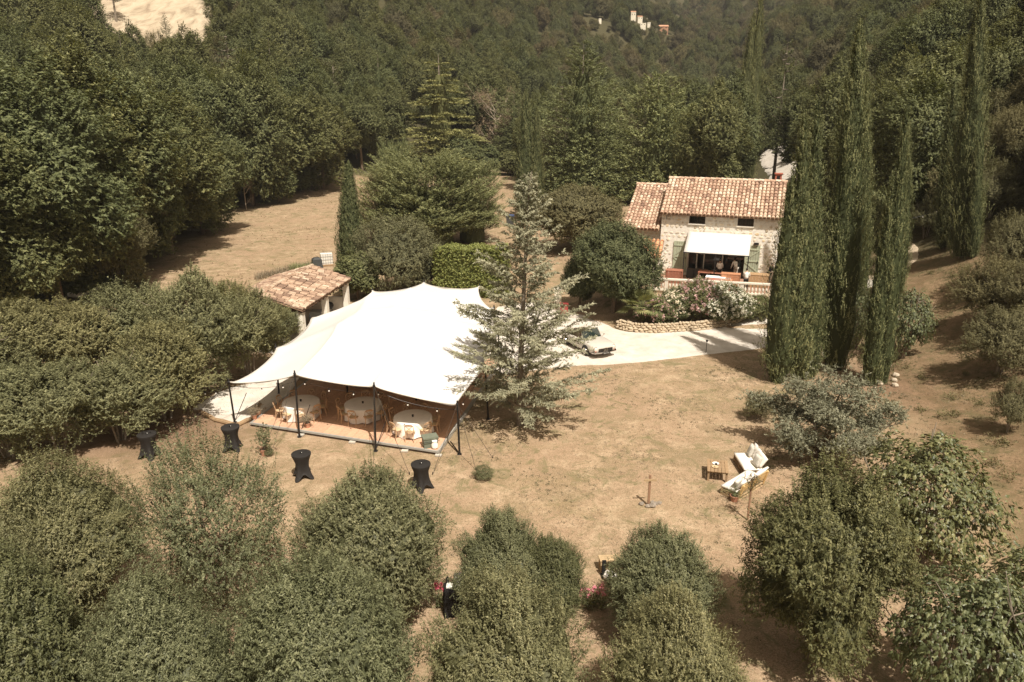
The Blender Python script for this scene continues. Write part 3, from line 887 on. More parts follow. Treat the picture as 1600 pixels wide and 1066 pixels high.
bark = mat('bark', (0.17, 0.125, 0.085), 0.95, 0.4, 8, 0.1, bump=0.6, bscale=25)
bark_grey = mat('grey_bark', (0.26, 0.215, 0.165), 0.95, 0.35, 8, 0.1, bump=0.5, bscale=25)
bark_pale = mat('dead_wood', (0.42, 0.34, 0.26), 0.9, 0.3, 6, 0.1)

LF = dict(
    shrub=leafmat('olive_green_leaf', (0.070, 0.070, 0.032), (0.165, 0.160, 0.078), (0.330, 0.305, 0.165), .20, .55, .25, 1.1),
    shrubd=leafmat('dark_oak_leaf', (0.050, 0.053, 0.022), (0.115, 0.117, 0.050), (0.240, 0.228, 0.112), .20, .55, .25),
    hedge=leafmat('hedge_tree_leaf', (0.098, 0.096, 0.048), (0.205, 0.196, 0.098), (0.375, 0.352, 0.186), .28, .6, .2),
    wood=leafmat('wood_leaf', (0.056, 0.062, 0.026), (0.132, 0.139, 0.058), (0.272, 0.270, 0.124), .24, .6, .2),
    woodb=leafmat('brownish_leaf', (0.080, 0.066, 0.035), (0.150, 0.125, 0.066), (0.235, 0.200, 0.108), .22, .6, .2),
    conif=leafmat('conifer_needle', (0.042, 0.049, 0.023), (0.100, 0.108, 0.050), (0.205, 0.205, 0.102), .14, .65, .15),
    juniper=leafmat('juniper_needle', (0.066, 0.064, 0.033), (0.140, 0.132, 0.068), (0.245, 0.228, 0.122), .14, .65, .15),
    conifl=leafmat('light_conifer_needle', (0.060, 0.067, 0.028), (0.175, 0.183, 0.080), (0.350, 0.345, 0.165), .14, .65, .15),
    cedar=leafmat('cedar_needle', (0.090, 0.096, 0.040), (0.230, 0.234, 0.100), (0.420, 0.405, 0.190), .14, .65, .15),
    atlas=leafmat('blue_cedar_needle', (0.125, 0.119, 0.074), (0.275, 0.260, 0.168), (0.480, 0.448, 0.305), .14, .65, .15, .1),
    cyp=leafmat('cypress_spray', (0.036, 0.043, 0.018), (0.098, 0.107, 0.045), (0.225, 0.224, 0.103), .14, .65, .15, .3),
    silver=leafmat('silver_leaf', (0.105, 0.103, 0.066), (0.205, 0.198, 0.130), (0.345, 0.328, 0.222), .14, .6, .2, .1),
    fig=leafmat('fig_leaf', (0.052, 0.062, 0.026), (0.125, 0.134, 0.056), (0.265, 0.260, 0.125), .22, .42, .4),
    bright=leafmat('bright_hedge_leaf', (0.125, 0.140, 0.040), (0.265, 0.280, 0.090), (0.420, 0.410, 0.150), .28, .55, .25),
    scrub=leafmat('scrub_leaf', (0.080, 0.072, 0.036), (0.155, 0.137, 0.068), (0.250, 0.222, 0.115), .22, .65, .15),
    olean=leafmat('oleander_leaf', (0.055, 0.064, 0.028), (0.130, 0.138, 0.060), (0.235, 0.232, 0.110), .2, .55, .25),
    dry=leafmat('dry_twig', (0.17, 0.125, 0.085), (0.28, 0.215, 0.145), (0.40, 0.32, 0.22), .1, .8, .1),
)

PROTO = {}
def proto(key, w, h, parts):
    PROTO[key] = dict(w=w, h=h, parts=parts)

def make_round(key, seed, w, h, nl, ncl, per, ln, wd, leaf, trunk_h, trunk_r, bark_m=bark, bottom_lift=.12, stems=1, **kw):
    rng = np.random.default_rng(seed)
    P3, ow, ti = lobed_crown(rng, w, h * (1 - bottom_lift), nl, ncl, per, **kw)
    P3[:, 2] += h * bottom_lift
    me = crown_from(rng, key + '_crown', P3, ow, ti, ln, wd, LF[leaf])
    tr = trunk_mesh(key + '_trunk', bark_m, trunk_h, trunk_r, 7, rng, spread=w * .4, stems=stems)
    proto(key, float(np.percentile(np.abs(P3[:, :2]).max(1), 97)) * 2, float(np.percentile(P3[:, 2], 99.6)), [('crown', me), ('trunk', tr)])

def lump_field(rng, big=(46, .34, .26), small=(220, .14, .09)):
    """a bumpy radius over the sphere: large boughs with small tufts on them"""
    sets = []
    for n, sig, amp in (big, small):
        sets.append((rand_dirs(rng, n), sig * rng.uniform(.7, 1.25, n), amp))
    tot = big[2] + small[2]
    wd_ = rand_dirs(rng, 5); ws_ = rng.uniform(-.16, .14, 5)
    def f(d):
        r = np.full(len(d), 1.0 - tot) + (np.exp(-2.2 * (1 - d @ wd_.T)) * ws_[None]).sum(1)
        for c, sg, amp in sets:
            ang2 = 2 * (1 - np.clip(d @ c.T, -1, 1))
            r += amp * np.sqrt(np.clip(1 - ang2 / sg[None] ** 2, 0, 1)).max(1)
        return r
    return f

def egg_map(pts, w, h, egg, lift):
    z = pts[:, 2]
    s = np.where(z > 0, 1 - egg * np.clip(z, 0, 1.2) ** 1.5, 1 - .16 * np.clip(-z, 0, 1) ** 2)
    return np.stack([pts[:, 0] * s * w / 2, pts[:, 1] * s * w / 2, lift * h + (1 - lift) * h * (z * .5 + .5)], -1)

def dome(key, seed, w, h, nsp, per, slen, ll, lw, leaf, trunk_h=2.0, trunk_r=.07, bark_m=None, stems=1, big=(46, .34, .26), small=(220, .14, .09),
         egg=.35, lift=.03, depth=.22, upright=.6, spread=.6, core=.80, shoots=.06, up_n=.35, low=-.8, leaders=0):
    rng = np.random.default_rng(seed)
    f = lump_field(rng, big, small)
    d = rand_dirs(rng, int(nsp * 1.25)); d = d[d[:, 2] > low][:nsp]; n = len(d)
    r = f(d) * (1 - depth * rng.beta(1, 3.2, n)) + (rng.uniform(size=n) < shoots) * rng.uniform(0, .12, n)
    o = egg_map(d * r[:, None], w, h, egg, lift)
    dd = unit(d + np.array([0, 0, upright]) + rng.normal(size=(n, 3)) * .55)
    L = slen * rng.uniform(.6, 1.35, n)
    if leaders:
        ld = rand_dirs(rng, leaders * 3); ld = ld[ld[:, 2] > -.1][:leaders]; m = len(ld); r0 = f(ld)
        lo = egg_map(ld * (r0 * .94)[:, None], w, h, egg, lift); lv = unit(ld * .7 + np.array([0, 0, 1.0]) + rng.normal(size=(m, 3)) * .25)
        ll_ = rng.uniform(.12, .42, m) * (w / 4.2) ** .5
        for q in (.0, .33, .66, 1.0):
            o = np.concatenate([o, lo + lv * (ll_ * q)[:, None]]); dd = np.concatenate([dd, lv]); L = np.concatenate([L, np.full(m, slen * .75)]); d = np.concatenate([d, ld])
        n = len(o)
    p, nr, ax, ln, wd, ti = sprigs(rng, o - dd * L[:, None] * .5, dd, L, per, ll, lw, spread=spread)
    i = np.repeat(np.arange(n), per)
    nr = nr * .8 + d[i] * .75 + np.array([0, 0, up_n])
    p[:, 2] = np.clip(p[:, 2], .02, None)
    ti = np.clip(ti * .85 + (rng.uniform(0, 1, n)[i] - .5) * .3 + .05, 0, 1)
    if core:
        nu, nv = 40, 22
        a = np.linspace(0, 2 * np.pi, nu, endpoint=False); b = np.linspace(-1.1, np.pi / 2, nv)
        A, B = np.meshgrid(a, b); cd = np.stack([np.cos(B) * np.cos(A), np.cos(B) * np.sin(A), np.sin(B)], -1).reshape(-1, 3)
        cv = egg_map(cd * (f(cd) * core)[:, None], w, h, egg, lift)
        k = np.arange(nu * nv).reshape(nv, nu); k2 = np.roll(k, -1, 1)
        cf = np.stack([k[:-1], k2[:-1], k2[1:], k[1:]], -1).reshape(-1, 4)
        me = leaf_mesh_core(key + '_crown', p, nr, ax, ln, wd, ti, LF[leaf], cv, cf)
    else:
        me = leaf_mesh(key + '_crown', p, nr, ax, ln, wd, ti, LF[leaf])
    tr = trunk_mesh(key + '_trunk', bark_m or bark, trunk_h, trunk_r, 7, rng, spread=w * .38, stems=stems)
    proto(key, float(np.percentile(np.abs(p[:, :2]), 99.3)) * 2, float(np.percentile(p[:, 2], 99.7)), [('crown', me), ('trunk', tr)])

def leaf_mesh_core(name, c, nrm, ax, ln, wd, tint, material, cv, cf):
    """leaves plus a closed inner shell, tinted dark for the shade within the crown"""
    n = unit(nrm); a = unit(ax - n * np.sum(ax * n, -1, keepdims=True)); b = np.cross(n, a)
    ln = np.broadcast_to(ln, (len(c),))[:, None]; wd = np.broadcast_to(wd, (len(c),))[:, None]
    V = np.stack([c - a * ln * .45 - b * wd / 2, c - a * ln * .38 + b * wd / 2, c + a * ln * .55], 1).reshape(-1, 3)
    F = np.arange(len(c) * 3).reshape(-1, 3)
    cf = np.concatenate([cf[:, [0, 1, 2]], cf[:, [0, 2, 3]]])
    return npmesh(name, np.concatenate([V, cv]), np.concatenate([F, cf + len(V)]), [material], tint=np.clip(np.concatenate([tint, np.full(len(cf), .12)]), 0, 1))  # shell takes the darkest leaf tone: inner shade put into the colour

# dense fine-leaved shrubs of the foreground rows
for i in range(4):
    dome(f'shrub{i}', 11 + i, 4.2, 3.9, 8200, 11, .27, .058, .027, 'shrub' if i != 3 else 'shrubd', 2.2, .07, stems=3, egg=(.52, .44, .50, .58)[i], big=((26, .42, .32), (40, .34, .32), (24, .48, .33), (30, .40, .35))[i], small=(240, .14, .12), lift=.0, shoots=.16, depth=.30, low=-.95, leaders=70)
dome('sparse_shrub', 21, 4.4, 4.2, 5200, 9, .30, .062, .028, 'shrub', 2.6, .06, stems=4, egg=.56, big=(26, .42, .40), small=(150, .18, .16), depth=.6, core=0, shoots=.25, lift=0, low=-.95, leaders=200)
# loose trees of the long hedge on the left
for i in range(3):
    dome(f'hedge_tree{i}', 31 + i, 5.2, 6.0, 4400, 12, .40, .080, .046, 'hedge', 4.6, .06, bark_grey, 6, big=(26, .40, .34), small=(160, .18, .16), egg=.50, lift=.02, depth=.62, core=.42, shoots=.30, low=-.85, upright=.8, leaders=260)
# big broadleaf trees of the wood
for i in range(5):
    dome(f'wood_tree{i}', 41 + i, 10.0, 14.0, 5800, 12, .70, .185, .115, 'wood' if i < 4 else 'woodb', 9.0, .20, bark, 1, big=(18 + 5 * i, .52 - .04 * i, .44), small=(190, .17, .15), egg=.40 + .07 * (i % 3), lift=.0, depth=.34, core=.62, shoots=.10, upright=.35, low=-.95)
for i in range(3):
    dome(f'scrub_tree{i}', 61 + i, 6.0, 5.5, 3100, 10, .60, .15, .042, 'scrub', 4.0, .06, bark_grey, 5, upright=.9, big=(20, .46, .40), small=(110, .2, .18), egg=.34, lift=.0, depth=.6, core=.42, shoots=.30, low=-.9, leaders=150)
dome('laurel', 71, 4.0, 5.0, 2200, 8, .35, .19, .10, 'wood', 3.0, .10, big=(26, .42, .28), egg=.25, lift=.02)
dome('dome_bush', 72, 7.0, 5.6, 5200, 9, .42, .15, .06, 'conif', 3.0, .16, big=(60, .30, .22), egg=.22, lift=.0, upright=.9, low=-.97)
dome('olive_dome', 73, 10.0, 6.5, 4200, 9, .42, .17, .085, 'scrub', 3.0, .16, big=(60, .28, .18), egg=.15, lift=.02)
dome('spreading_juniper', 96, 9.5, 5.5, 3200, 10, .75, .18, .06, 'juniper', 2.5, .15, big=(26, .44, .40), egg=.18, lift=.0, upright=.45, spread=.35, core=.60, shoots=.2)

# cypress: upright strands wrapped round a narrow spindle
def make_cypress(key, seed, h, w, tops=1, leaf='cyp', rough=.12, strands=2200):
    rng = np.random.default_rng(seed)
    C, Nn, A, Ln, Wd, Ti, cores = [], [], [], [], [], [], []
    for k in range(tops):
        hh = h * (1.0 if k == 0 else rng.uniform(.72, .93)); ww = w * (1.0 if tops == 1 else .66)
        a0 = rng.uniform(0, 6.28); ox, oy = (0, 0) if tops == 1 else (math.cos(a0) * w * .22, math.sin(a0) * w * .15)
        if tops > 1 and k < 2: ox, oy = (w * .20 * (1 if k == 0 else -1), 0)
        n = int(strands * 1.2) // tops
        z = hh * rng.beta(1.05, 1.12, n)
        th = rng.uniform(0, 2 * math.pi, n)
        f = z / hh
        prof = np.clip(np.minimum((f + .07) / .20, 1.0), 0, 1) ** .6 * np.clip((1 - f) / .60, 0, 1) ** .75
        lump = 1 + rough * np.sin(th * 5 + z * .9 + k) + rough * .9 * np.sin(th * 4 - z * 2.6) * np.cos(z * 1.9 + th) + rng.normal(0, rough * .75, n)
        rr = ww / 2 * prof * lump
        o = np.stack([ox * (1 - f * .5) + rr * np.cos(th), oy * (1 - f * .5) + rr * np.sin(th), z], -1)
        outd = np.stack([np.cos(th), np.sin(th), np.zeros(n)], -1)
        d = unit(outd * rng.uniform(.05, .75, (n, 1)) + np.array([0, 0, 1]) + rng.normal(size=(n, 3)) * .22)
        L = rng.uniform(.28, .70, n) * (h / 14) ** .5
        p, nr, ax, ln, wd, ti = sprigs(rng, o - d * L[:, None] * .4, d, L, 11, .135, .050, spread=.50)
        i = np.repeat(np.arange(n), 11)
        cores.append((ox, oy, hh, ww)); ti = np.clip(ti + .9 * (lump[i] - 1), 0, 1); C.append(p); Nn.append(outd[i] * 1.1 + rng.normal(size=p.shape) * .45 + np.array([0, 0, .15])); A.append(ax); Ln.append(ln); Wd.append(wd); Ti.append(ti)  # lumps tinted lighter, hollows darker: light and shade put into the colour
    c = np.concatenate(C); c[:, 2] = np.clip(c[:, 2], .02, None)
    cm = MB()
    for ox, oy, hh, ww in cores:
        zs = np.linspace(.01, .985, 20)
        rr = [ww / 2 * .85 * rng.uniform(.92, 1.06) * min((f + .07) / .20, 1) ** .6 * min(1, (1 - f) / .60) ** .75 for f in zs]
        cm.tube([(ox * (1 - f * .5), oy * (1 - f * .5), f * hh) for f in zs], rr, 12, cap=False)
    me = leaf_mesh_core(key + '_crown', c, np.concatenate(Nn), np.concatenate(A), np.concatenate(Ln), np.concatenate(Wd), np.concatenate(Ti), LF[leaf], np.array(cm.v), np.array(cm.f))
    tr = MB().tube([(0, 0, -.3), (0, 0, h * .4), (0, 0, h * .8)], [w * .09, w * .06, .02], 7).mesh(key + '_trunk', bark_grey, True)
    proto(key, float(np.percentile(np.abs(c[:, 0]), 98.8)) * 2, float(c[:, 2].max()), [('crown', me), ('trunk', tr)])
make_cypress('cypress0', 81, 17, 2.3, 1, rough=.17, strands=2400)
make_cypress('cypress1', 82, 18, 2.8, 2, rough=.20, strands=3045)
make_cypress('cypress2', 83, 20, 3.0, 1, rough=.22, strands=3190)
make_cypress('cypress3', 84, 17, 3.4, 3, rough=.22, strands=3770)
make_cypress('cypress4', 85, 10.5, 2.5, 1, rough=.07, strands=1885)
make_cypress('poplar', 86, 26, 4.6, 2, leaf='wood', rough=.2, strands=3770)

# conifers: whorls of branches carrying flat sprays
def make_conifer(key, seed, h, w, whorls, per, leaf, taper=.9, lift=.15, tipup=.25, ll=.42, lw=.15, sp=9, flat=.35, base=.06, bulge=0.0, droop=.1):
    rng = np.random.default_rng(seed)
    O, D, L, C0 = [], [], [], []
    br = MB()
    br.tube([(0, 0, -.3), (0, 0, h * .5), (0, 0, h * .97)], [w * .035, w * .02, .02], 7)
    for i in range(whorls):
        f = base + (1 - base) * (i + .5) / whorls
        reach = w / 2 * ((1 - f) ** taper + bulge * math.sin(math.pi * f)) * rng.uniform(.88, 1.1) + .15
        nb = max(3, int(per * (1 - f * .55)))
        a0 = rng.uniform(0, 6.28)
        for b in range(nb):
            a = a0 + 6.283 * b / nb + rng.uniform(-.25, .25)
            rl = reach * rng.uniform(.72, 1.1)
            d0 = np.array([math.cos(a), math.sin(a), lift * (1 - .3 * f) + rng.uniform(-.08, .08)])
            st = np.array([0, 0, f * h + rng.uniform(-.2, .2) * h / whorls])
            ns = max(2, int(sp * rl / (w / 2)) + 2)
            for s in range(ns):
                t = (s + rng.uniform(.2, .9)) / ns
                if t < .18: continue
                p = st + d0 * rl * t + np.array([0, 0, rl * (-droop * math.sin(math.pi * t) + tipup * t * t)])
                for side in (-1, 1):
                    aa = a + side * rng.uniform(.35, .95)
                    O.append(p); D.append([math.cos(aa), math.sin(aa), .12 + tipup * .5 + rng.uniform(-.1, .15)])
                    L.append((.30 + .5 * (1 - t)) * rl * rng.uniform(.5, .9) * .62 + .25)
            if rng.uniform() < .5:
                br.tube([st, st + d0 * rl * .5 + np.array([0, 0, -droop * rl]), st + d0 * rl * .92 + np.array([0, 0, rl * tipup * .8])], [w * .008, w * .005, .01], 4, cap=False)
    O = np.array(O); D = unit(np.array(D)); L = np.array(L)
    p, nr, ax, ln, wd, ti = sprigs(rng, O, D, L, 11, ll * .62, lw * .55, spread=.5, flat=flat, droop=.06)
    nr = nr + np.array([0, 0, .5])
    cm = MB(); zs = np.linspace(base + .02, .93, 12)
    cm.tube([(0, 0, f * h) for f in zs], [w / 2 * ((1 - f) ** taper + bulge * math.sin(math.pi * f)) * .62 for f in zs], 14, cap=False)
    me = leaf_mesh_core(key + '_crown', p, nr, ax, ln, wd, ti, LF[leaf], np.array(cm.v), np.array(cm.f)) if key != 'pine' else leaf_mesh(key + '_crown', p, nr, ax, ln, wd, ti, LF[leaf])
    proto(key, w, float(p[:, 2].max()), [('crown', me), ('trunk', br.mesh(key + '_trunk', bark_grey, True))])
def conic(key, seed, h, w, nbough, nsp, per, ll, lw, leaf, taper=.85, lift=.12, droop=.25, base=.03, fan=.34, core=.30, bulge=.0, thick=.035):
    """conifer built of boughs: every bough a flat drooping plume of shoots"""
    rng = np.random.default_rng(seed)
    f = base + (.97 - base) * (1 - rng.uniform(0, 1, nbough) ** .72)
    th = np.arange(nbough) * 2.39996 + rng.uniform(-.3, .3, nbough); f = np.sort(f)
    Lb = (w / 2 * ((1 - f) ** taper + bulge * np.sin(np.pi * f)) * rng.uniform(.72, 1.12, nbough) + .2)
    i = np.repeat(np.arange(nbough), np.maximum(6, (nsp * (Lb / Lb.max()) ** .9).astype(int)))
    n = len(i); t = rng.uniform(.22, 1.0, n) ** .8; lat = rng.uniform(-1, 1, n)
    dx = np.stack([np.cos(th[i]), np.sin(th[i]), np.full(n, 0.0)], -1); sd = np.stack([-np.sin(th[i]), np.cos(th[i]), np.zeros(n)], -1)
    lf = lift * (1 + 1.5 * f[i])
    o = dx * (Lb[i] * t)[:, None] + sd * (lat * fan * Lb[i] * np.clip(1.25 - t, .12, 1) * t * 1.6)[:, None]
    o[:, 2] = f[i] * h + Lb[i] * (lf * t - droop * t * t * (1 - .6 * f[i])) - np.abs(lat) * Lb[i] * .05 + rng.normal(0, thick, n) * Lb[i]
    d = unit(dx + sd * (lat * .9)[:, None] + np.stack([np.zeros(n), np.zeros(n), lf - droop * t + rng.uniform(-.05, .3, n)], -1))
    L = (.30 + .10 * Lb[i]) * rng.uniform(.6, 1.2, n)
    p, nr, ax, ln, wd, ti = sprigs(rng, o - d * L[:, None] * .3, d, L, per, ll, lw, spread=.42, flat=.6)
    nr = nr * .8 + np.array([0, 0, .6]); p[:, 2] = np.clip(p[:, 2], .03, None)
    ti = np.clip(ti * .8 + np.repeat(t, per) * .22 - .04, 0, 1)
    cm = MB(); zs = np.linspace(base, .80, 12)
    cm.tube([(0, 0, q * h) for q in zs], [w / 2 * ((1 - q) ** taper + bulge * math.sin(math.pi * q)) * core for q in zs], 14, cap=False)
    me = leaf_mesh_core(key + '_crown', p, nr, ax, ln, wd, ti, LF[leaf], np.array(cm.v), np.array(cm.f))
    tr = MB().tube([(0, 0, -.3), (0, 0, h * .5), (0, 0, h * .97)], [w * .035, w * .02, .02], 7).mesh(key + '_trunk', bark_grey, True)
    proto(key, float(np.percentile(np.abs(p[:, :2]), 98.6)) * 2, float(np.percentile(p[:, 2], 99.8)), [('crown', me), ('trunk', tr)])
conic('cedar', 91, 22, 15, 120, 74, 9, .34, .12, 'cedar', taper=.75, lift=.05, droop=.16, fan=.42, thick=.012)
conic('leyland', 94, 9.5, 11.0, 170, 62, 11, .27, .075, 'conifl', taper=.62, lift=.80, droop=.42, bulge=.22, fan=.40, core=.40)
conic('big_conifer0', 92, 24, 17, 200, 56, 9, .36, .12, 'conifl', taper=.78, lift=.34, droop=.34, bulge=.06, fan=.42)
conic('big_conifer1', 93, 20, 19, 180, 60, 9, .36, .12, 'cedar', taper=.80, lift=.44, droop=.38, bulge=.08, fan=.40)
make_conifer('pine', 95, 13, 8.5, 12, 8, 'conif', taper=.7, lift=.2, tipup=.2, ll=.50, lw=.18, sp=7, base=.3, flat=.8)

# dead or leafless tree: bare branching
def make_bare(key, seed, h, w, n1=14, n2=7, n3=5):
    rng = np.random.default_rng(seed); mb = MB()
    mb.tube([(0, 0, -.2), (w * .02, 0, h * .4), (-w * .03, w * .02, h * .85)], [h * .016, h * .011, .02], 6)
    tw = []
    for i in range(n1):
        f = rng.uniform(.12, .85); a = rng.uniform(0, 6.28); L = w * .5 * rng.uniform(.6, 1.0) * (1 - .35 * f)
        s = Vector((0, 0, f * h)); e = s + Vector((math.cos(a) * L, math.sin(a) * L, L * rng.uniform(.4, 1.1)))
        md = (s + e) / 2 + Vector((0, 0, -.1 * L))
        mb.tube([s, md, e], [h * .0055, h * .004, .012], 4, cap=False)
        for j in range(n2):
            g = rng.uniform(.3, 1.0); q = s.lerp(e, g); b = a + rng.uniform(-1.2, 1.2); l2 = L * rng.uniform(.2, .5)
            e2 = q + Vector((math.cos(b) * l2, math.sin(b) * l2, l2 * rng.uniform(-.1, 1.1)))
            mb.tube([q, e2], [h * .002 + .008, .006], 3, cap=False)
            for k in range(n3):
                tw.append((q.lerp(e2, rng.uniform(.3, 1)), rng.normal(size=3) + np.array([math.cos(b), math.sin(b), .5])))
    O = np.array([tuple(t[0]) for t in tw]); D = unit(np.array([t[1] for t in tw]))
    p, nr, ax, ln, wd, ti = sprigs(rng, O, D, w * .11, 6, w * .035, w * .0045, spread=.6)
    me = leaf_mesh(key + '_twigs', p, nr, ax, ln, wd, ti, LF['dry'])
    proto(key, w, h, [('trunk', mb.mesh(key + '_trunk', bark_pale, True)), ('twigs', me)])
make_bare('bare_tree', 101, 10, 8)
make_bare('bare_thicket', 102, 9, 10, 24, 8, 8)

# young blue cedar on the lawn: open, pale, with every branch showing
def make_atlas(key, seed, h, w):
    rng = np.random.default_rng(seed)
    mb = MB(); mb.tube([(0, 0, -.2), (.05, 0, h * .3), (.25, .05, h * .62), (.42, .05, h * .93), (.55, .0, h)], [.17, .14, .09, .035, .012], 8)
    def axis(z):
        f = z / h
        return np.array([np.interp(f, [0, .3, .62, .93, 1], [0, .05, .25, .42, .55]), .03, z])
    O, D, L = [], [], []
    nb = 185
    for i in range(nb):
        f = .045 + .93 * (i + rng.uniform(-.4, .4)) / nb
        a = i * 2.399 + rng.uniform(-.35, .35)
        reach = w / 2 * min(1.0, (1 - f) ** .95 * 1.24, .62 + f * 3.0) * rng.uniform(.45, 1.20) + .14
        el = rng.uniform(.22, .72) + .40 * f
        st = axis(f * h)
        dirn = np.array([math.cos(a), math.sin(a), el])
        sag = rng.uniform(.05, .30)
        pts = [st + dirn * reach * t + np.array([0, 0, -sag * reach * t * t * (1.0 if f < .6 else .3)]) for t in (0, .25, .5, .75, 1)]
        r0 = .008 + .014 * reach / (w / 2)
        mb.tube(pts, [r0, r0 * .8, r0 * .6, r0 * .4, .004], 4, cap=False)
        ns = int(reach / .12) + 2
        for s in range(ns):
            t = .12 + .88 * (s + rng.uniform(0, 1)) / ns
            if rng.uniform() < (.12 + .30 * f): continue
            k = min(3, int(t * 4)); p = pts[k] + (pts[k + 1] - pts[k]) * (t * 4 - k)
            for side in ((-1, 1) if rng.uniform() < .75 else (rng.choice([-1, 1]),)):
                aa = a + side * rng.uniform(.35, 1.0)
                O.append(p); D.append([math.cos(aa), math.sin(aa), rng.uniform(-.25, .55)])
                L.append((.14 + .30 * (1 - t)) * reach * rng.uniform(.3, 1.0) * .55 + .12)
        O.append(pts[3]); D.append(unit(pts[4] - pts[3])); L.append(reach * .28)
    O = np.array(O); D = unit(np.array(D)); L = np.array(L)
    per = 15
    p, nr, ax, ln, wd, ti = sprigs(rng, O, D, L * 1.15, per, .120, .050, spread=.7)
    nr = nr + np.array([0, -.35, .35])
    me = leaf_mesh(key + '_crown', p, nr, ax, ln, wd, ti, LF['atlas'])
    proto(key, w, h, [('crown', me), ('trunk', mb.mesh(key + '_trunk', bark_grey, True))])
make_atlas('atlas', 111, 11.6, 6.8)

# open silver-leaved shrub with a dark branching frame
def make_silver(key, seed, h, w):
    rng = np.random.default_rng(seed); mb = MB(); O = []; D = []; L = []
    for i in range(15):
        a = 6.283 * i / 15 * 1.0 + rng.uniform(-.3, .3); reach = w / 2 * (rng.uniform(.30, .60) if i % 3 == 0 else rng.uniform(.65, .98))
        tip = Vector((math.cos(a) * reach, math.sin(a) * reach, h * (rng.uniform(.78, .97) if i % 3 == 0 else rng.uniform(.30, .66))))
        md = Vector((tip.x * .45, tip.y * .45, tip.z * .62))
        mb.tube([(0, 0, -.1), md * .45, md, tip], [.10, .07, .045, .012], 6)
        for j in range(10):
            t = rng.uniform(.45, 1.0); q = md.lerp(tip, (t - .45) / .55); b = rng.uniform(0, 6.28)
            e = q + Vector((math.cos(b), math.sin(b), rng.uniform(.05, .5))) * rng.uniform(.4, 1.0)
            mb.tube([q, e], [.02, .006], 4, cap=False)
            for k in range(34):
                O.append(tuple(q.lerp(e, rng.uniform(.2, 1.1)) + Vector(rng.normal(size=3)) * .15)); D.append(rng.normal(size=3) + np.array([0, 0, .7])); L.append(rng.uniform(.2, .42))
    p, nr, ax, ln, wd, ti = sprigs(rng, np.array(O), unit(np.array(D)), np.array(L), 12, .105, .046, spread=.6)
    me = leaf_mesh(key + '_crown', p, nr, ax, ln, wd, ti, LF['silver'])
    proto(key, float(np.percentile(np.abs(p[:, :2]), 98)) * 2, float(p[:, 2].max()), [('crown', me), ('trunk', mb.mesh(key + '_trunk', bark, True))])
make_silver('silver_shrub', 121, 4.0, 7.0)

# fig: big lobed leaves held on upright shoots
FIG_OUT = [(0, 0), (.12, .16), (.42, .20), (.30, .40), (.50, .62), (.22, .62), (.16, .92), (0, 1.05), (-.16, .92), (-.22, .62), (-.50, .62), (-.30, .40), (-.42, .20), (-.12, .16)]
def fig_leaf_mesh():
    vs = [(x * .72, y - .1, -.10 * abs(x) - .12 * y * y) for x, y in FIG_OUT] + [(0, .35, .03)]
    n = len(FIG_OUT)
    return vs, [(i, (i + 1) % n, n) for i in range(n)]
def make_fig(key, seed, h, w, nleaf, ls=.25, parts_n=120):
    rng = np.random.default_rng(seed)
    mb = MB(); tips = []
    for i in range(22):
        a = rng.uniform(0, 6.28); rr = w / 2 * rng.uniform(.1, .92) ** .7
        tip = Vector((math.cos(a) * rr, math.sin(a) * rr, h * (1 - .45 * (rr / (w / 2)) ** 2) * rng.uniform(.62, .97)))
        md = Vector((tip.x * .55, tip.y * .55, tip.z * .5))
        mb.tube([(0, 0, -.1), md, tip], [.075, .05, .014], 6)
        tips.append((md, tip))
    for _ in range(40):
        md, tip = tips[rng.integers(0, 22)]; q = md.lerp(tip, rng.uniform(.2, .9)); b = rng.uniform(0, 6.28)
        e = q + Vector((math.cos(b), math.sin(b), rng.uniform(.2, .9))) * rng.uniform(.35, .9); mb.tube([q, e], [.025, .01], 4, cap=False); tips.append((q, e))
    lv, lf = fig_leaf_mesh(); lv = np.array(lv); lf = np.array(lf)
    M = []
    f = lump_field(rng, (30, .42, .34), (90, .2, .12))
    fd = rand_dirs(rng, int(nleaf * 1.4)); fd = fd[fd[:, 2] > -.72][:nleaf]; nleaf = len(fd)
    fr_ = f(fd) * (1 - .40 * rng.beta(1, 2.4, nleaf))
    fc = egg_map(fd * fr_[:, None], w, h, .28, .02)
    for i in range(nleaf):
        c = fc[i]; out = fd[i]
        nrm = unit(out * .55 + np.array([0, 0, .75]) + rng.normal(size=3) * .38)
        ax = unit(out * .8 + rng.normal(size=3) * .6 + np.array([0, 0, -.15])); ax = unit(ax - nrm * (ax @ nrm)); bx = np.cross(ax, nrm)
        s = ls * rng.uniform(.65, 1.2)
        M.append((c, np.stack([bx, ax, nrm], 1) * s, float(np.clip(rng.normal(.5, .22), 0, 1))))
    top = sorted(range(nleaf), key=lambda i: -(M[i][0][2] * .8 - M[i][0][1] * .6))[:parts_n]
    tops = set(top); rest = [i for i in range(nleaf) if i not in tops]
    V = np.concatenate([M[i][0] + lv @ M[i][1].T for i in rest]); nv = len(lv)
    Fx = np.concatenate([lf + k * nv for k in range(len(rest))])
    me = npmesh(key + '_crown', V, Fx, [LF['fig']], tint=np.repeat([M[i][2] for i in rest], len(lf)))
    singles = []
    for q in range(4):
        sm = npmesh(key + '_leaf', lv * np.array([1, 1, 1 + .3 * q]), lf, [LF['fig']], tint=np.full(len(lf), .3 + .17 * q)); singles.append(sm)
    lvs = []
    for j, i in enumerate(top):
        c, B, t = M[i]; mx = Matrix(B.tolist()).to_4x4(); mx.translation = c
        lvs.append((singles[j % 4], mx))
    proto(key, w, h, [('crown', me), ('trunk', mb.mesh(key + '_trunk', bark_grey, True))]); PROTO[key]['leaves'] = lvs
make_fig('fig0', 131, 3.9, 5.0, 6500, .175)
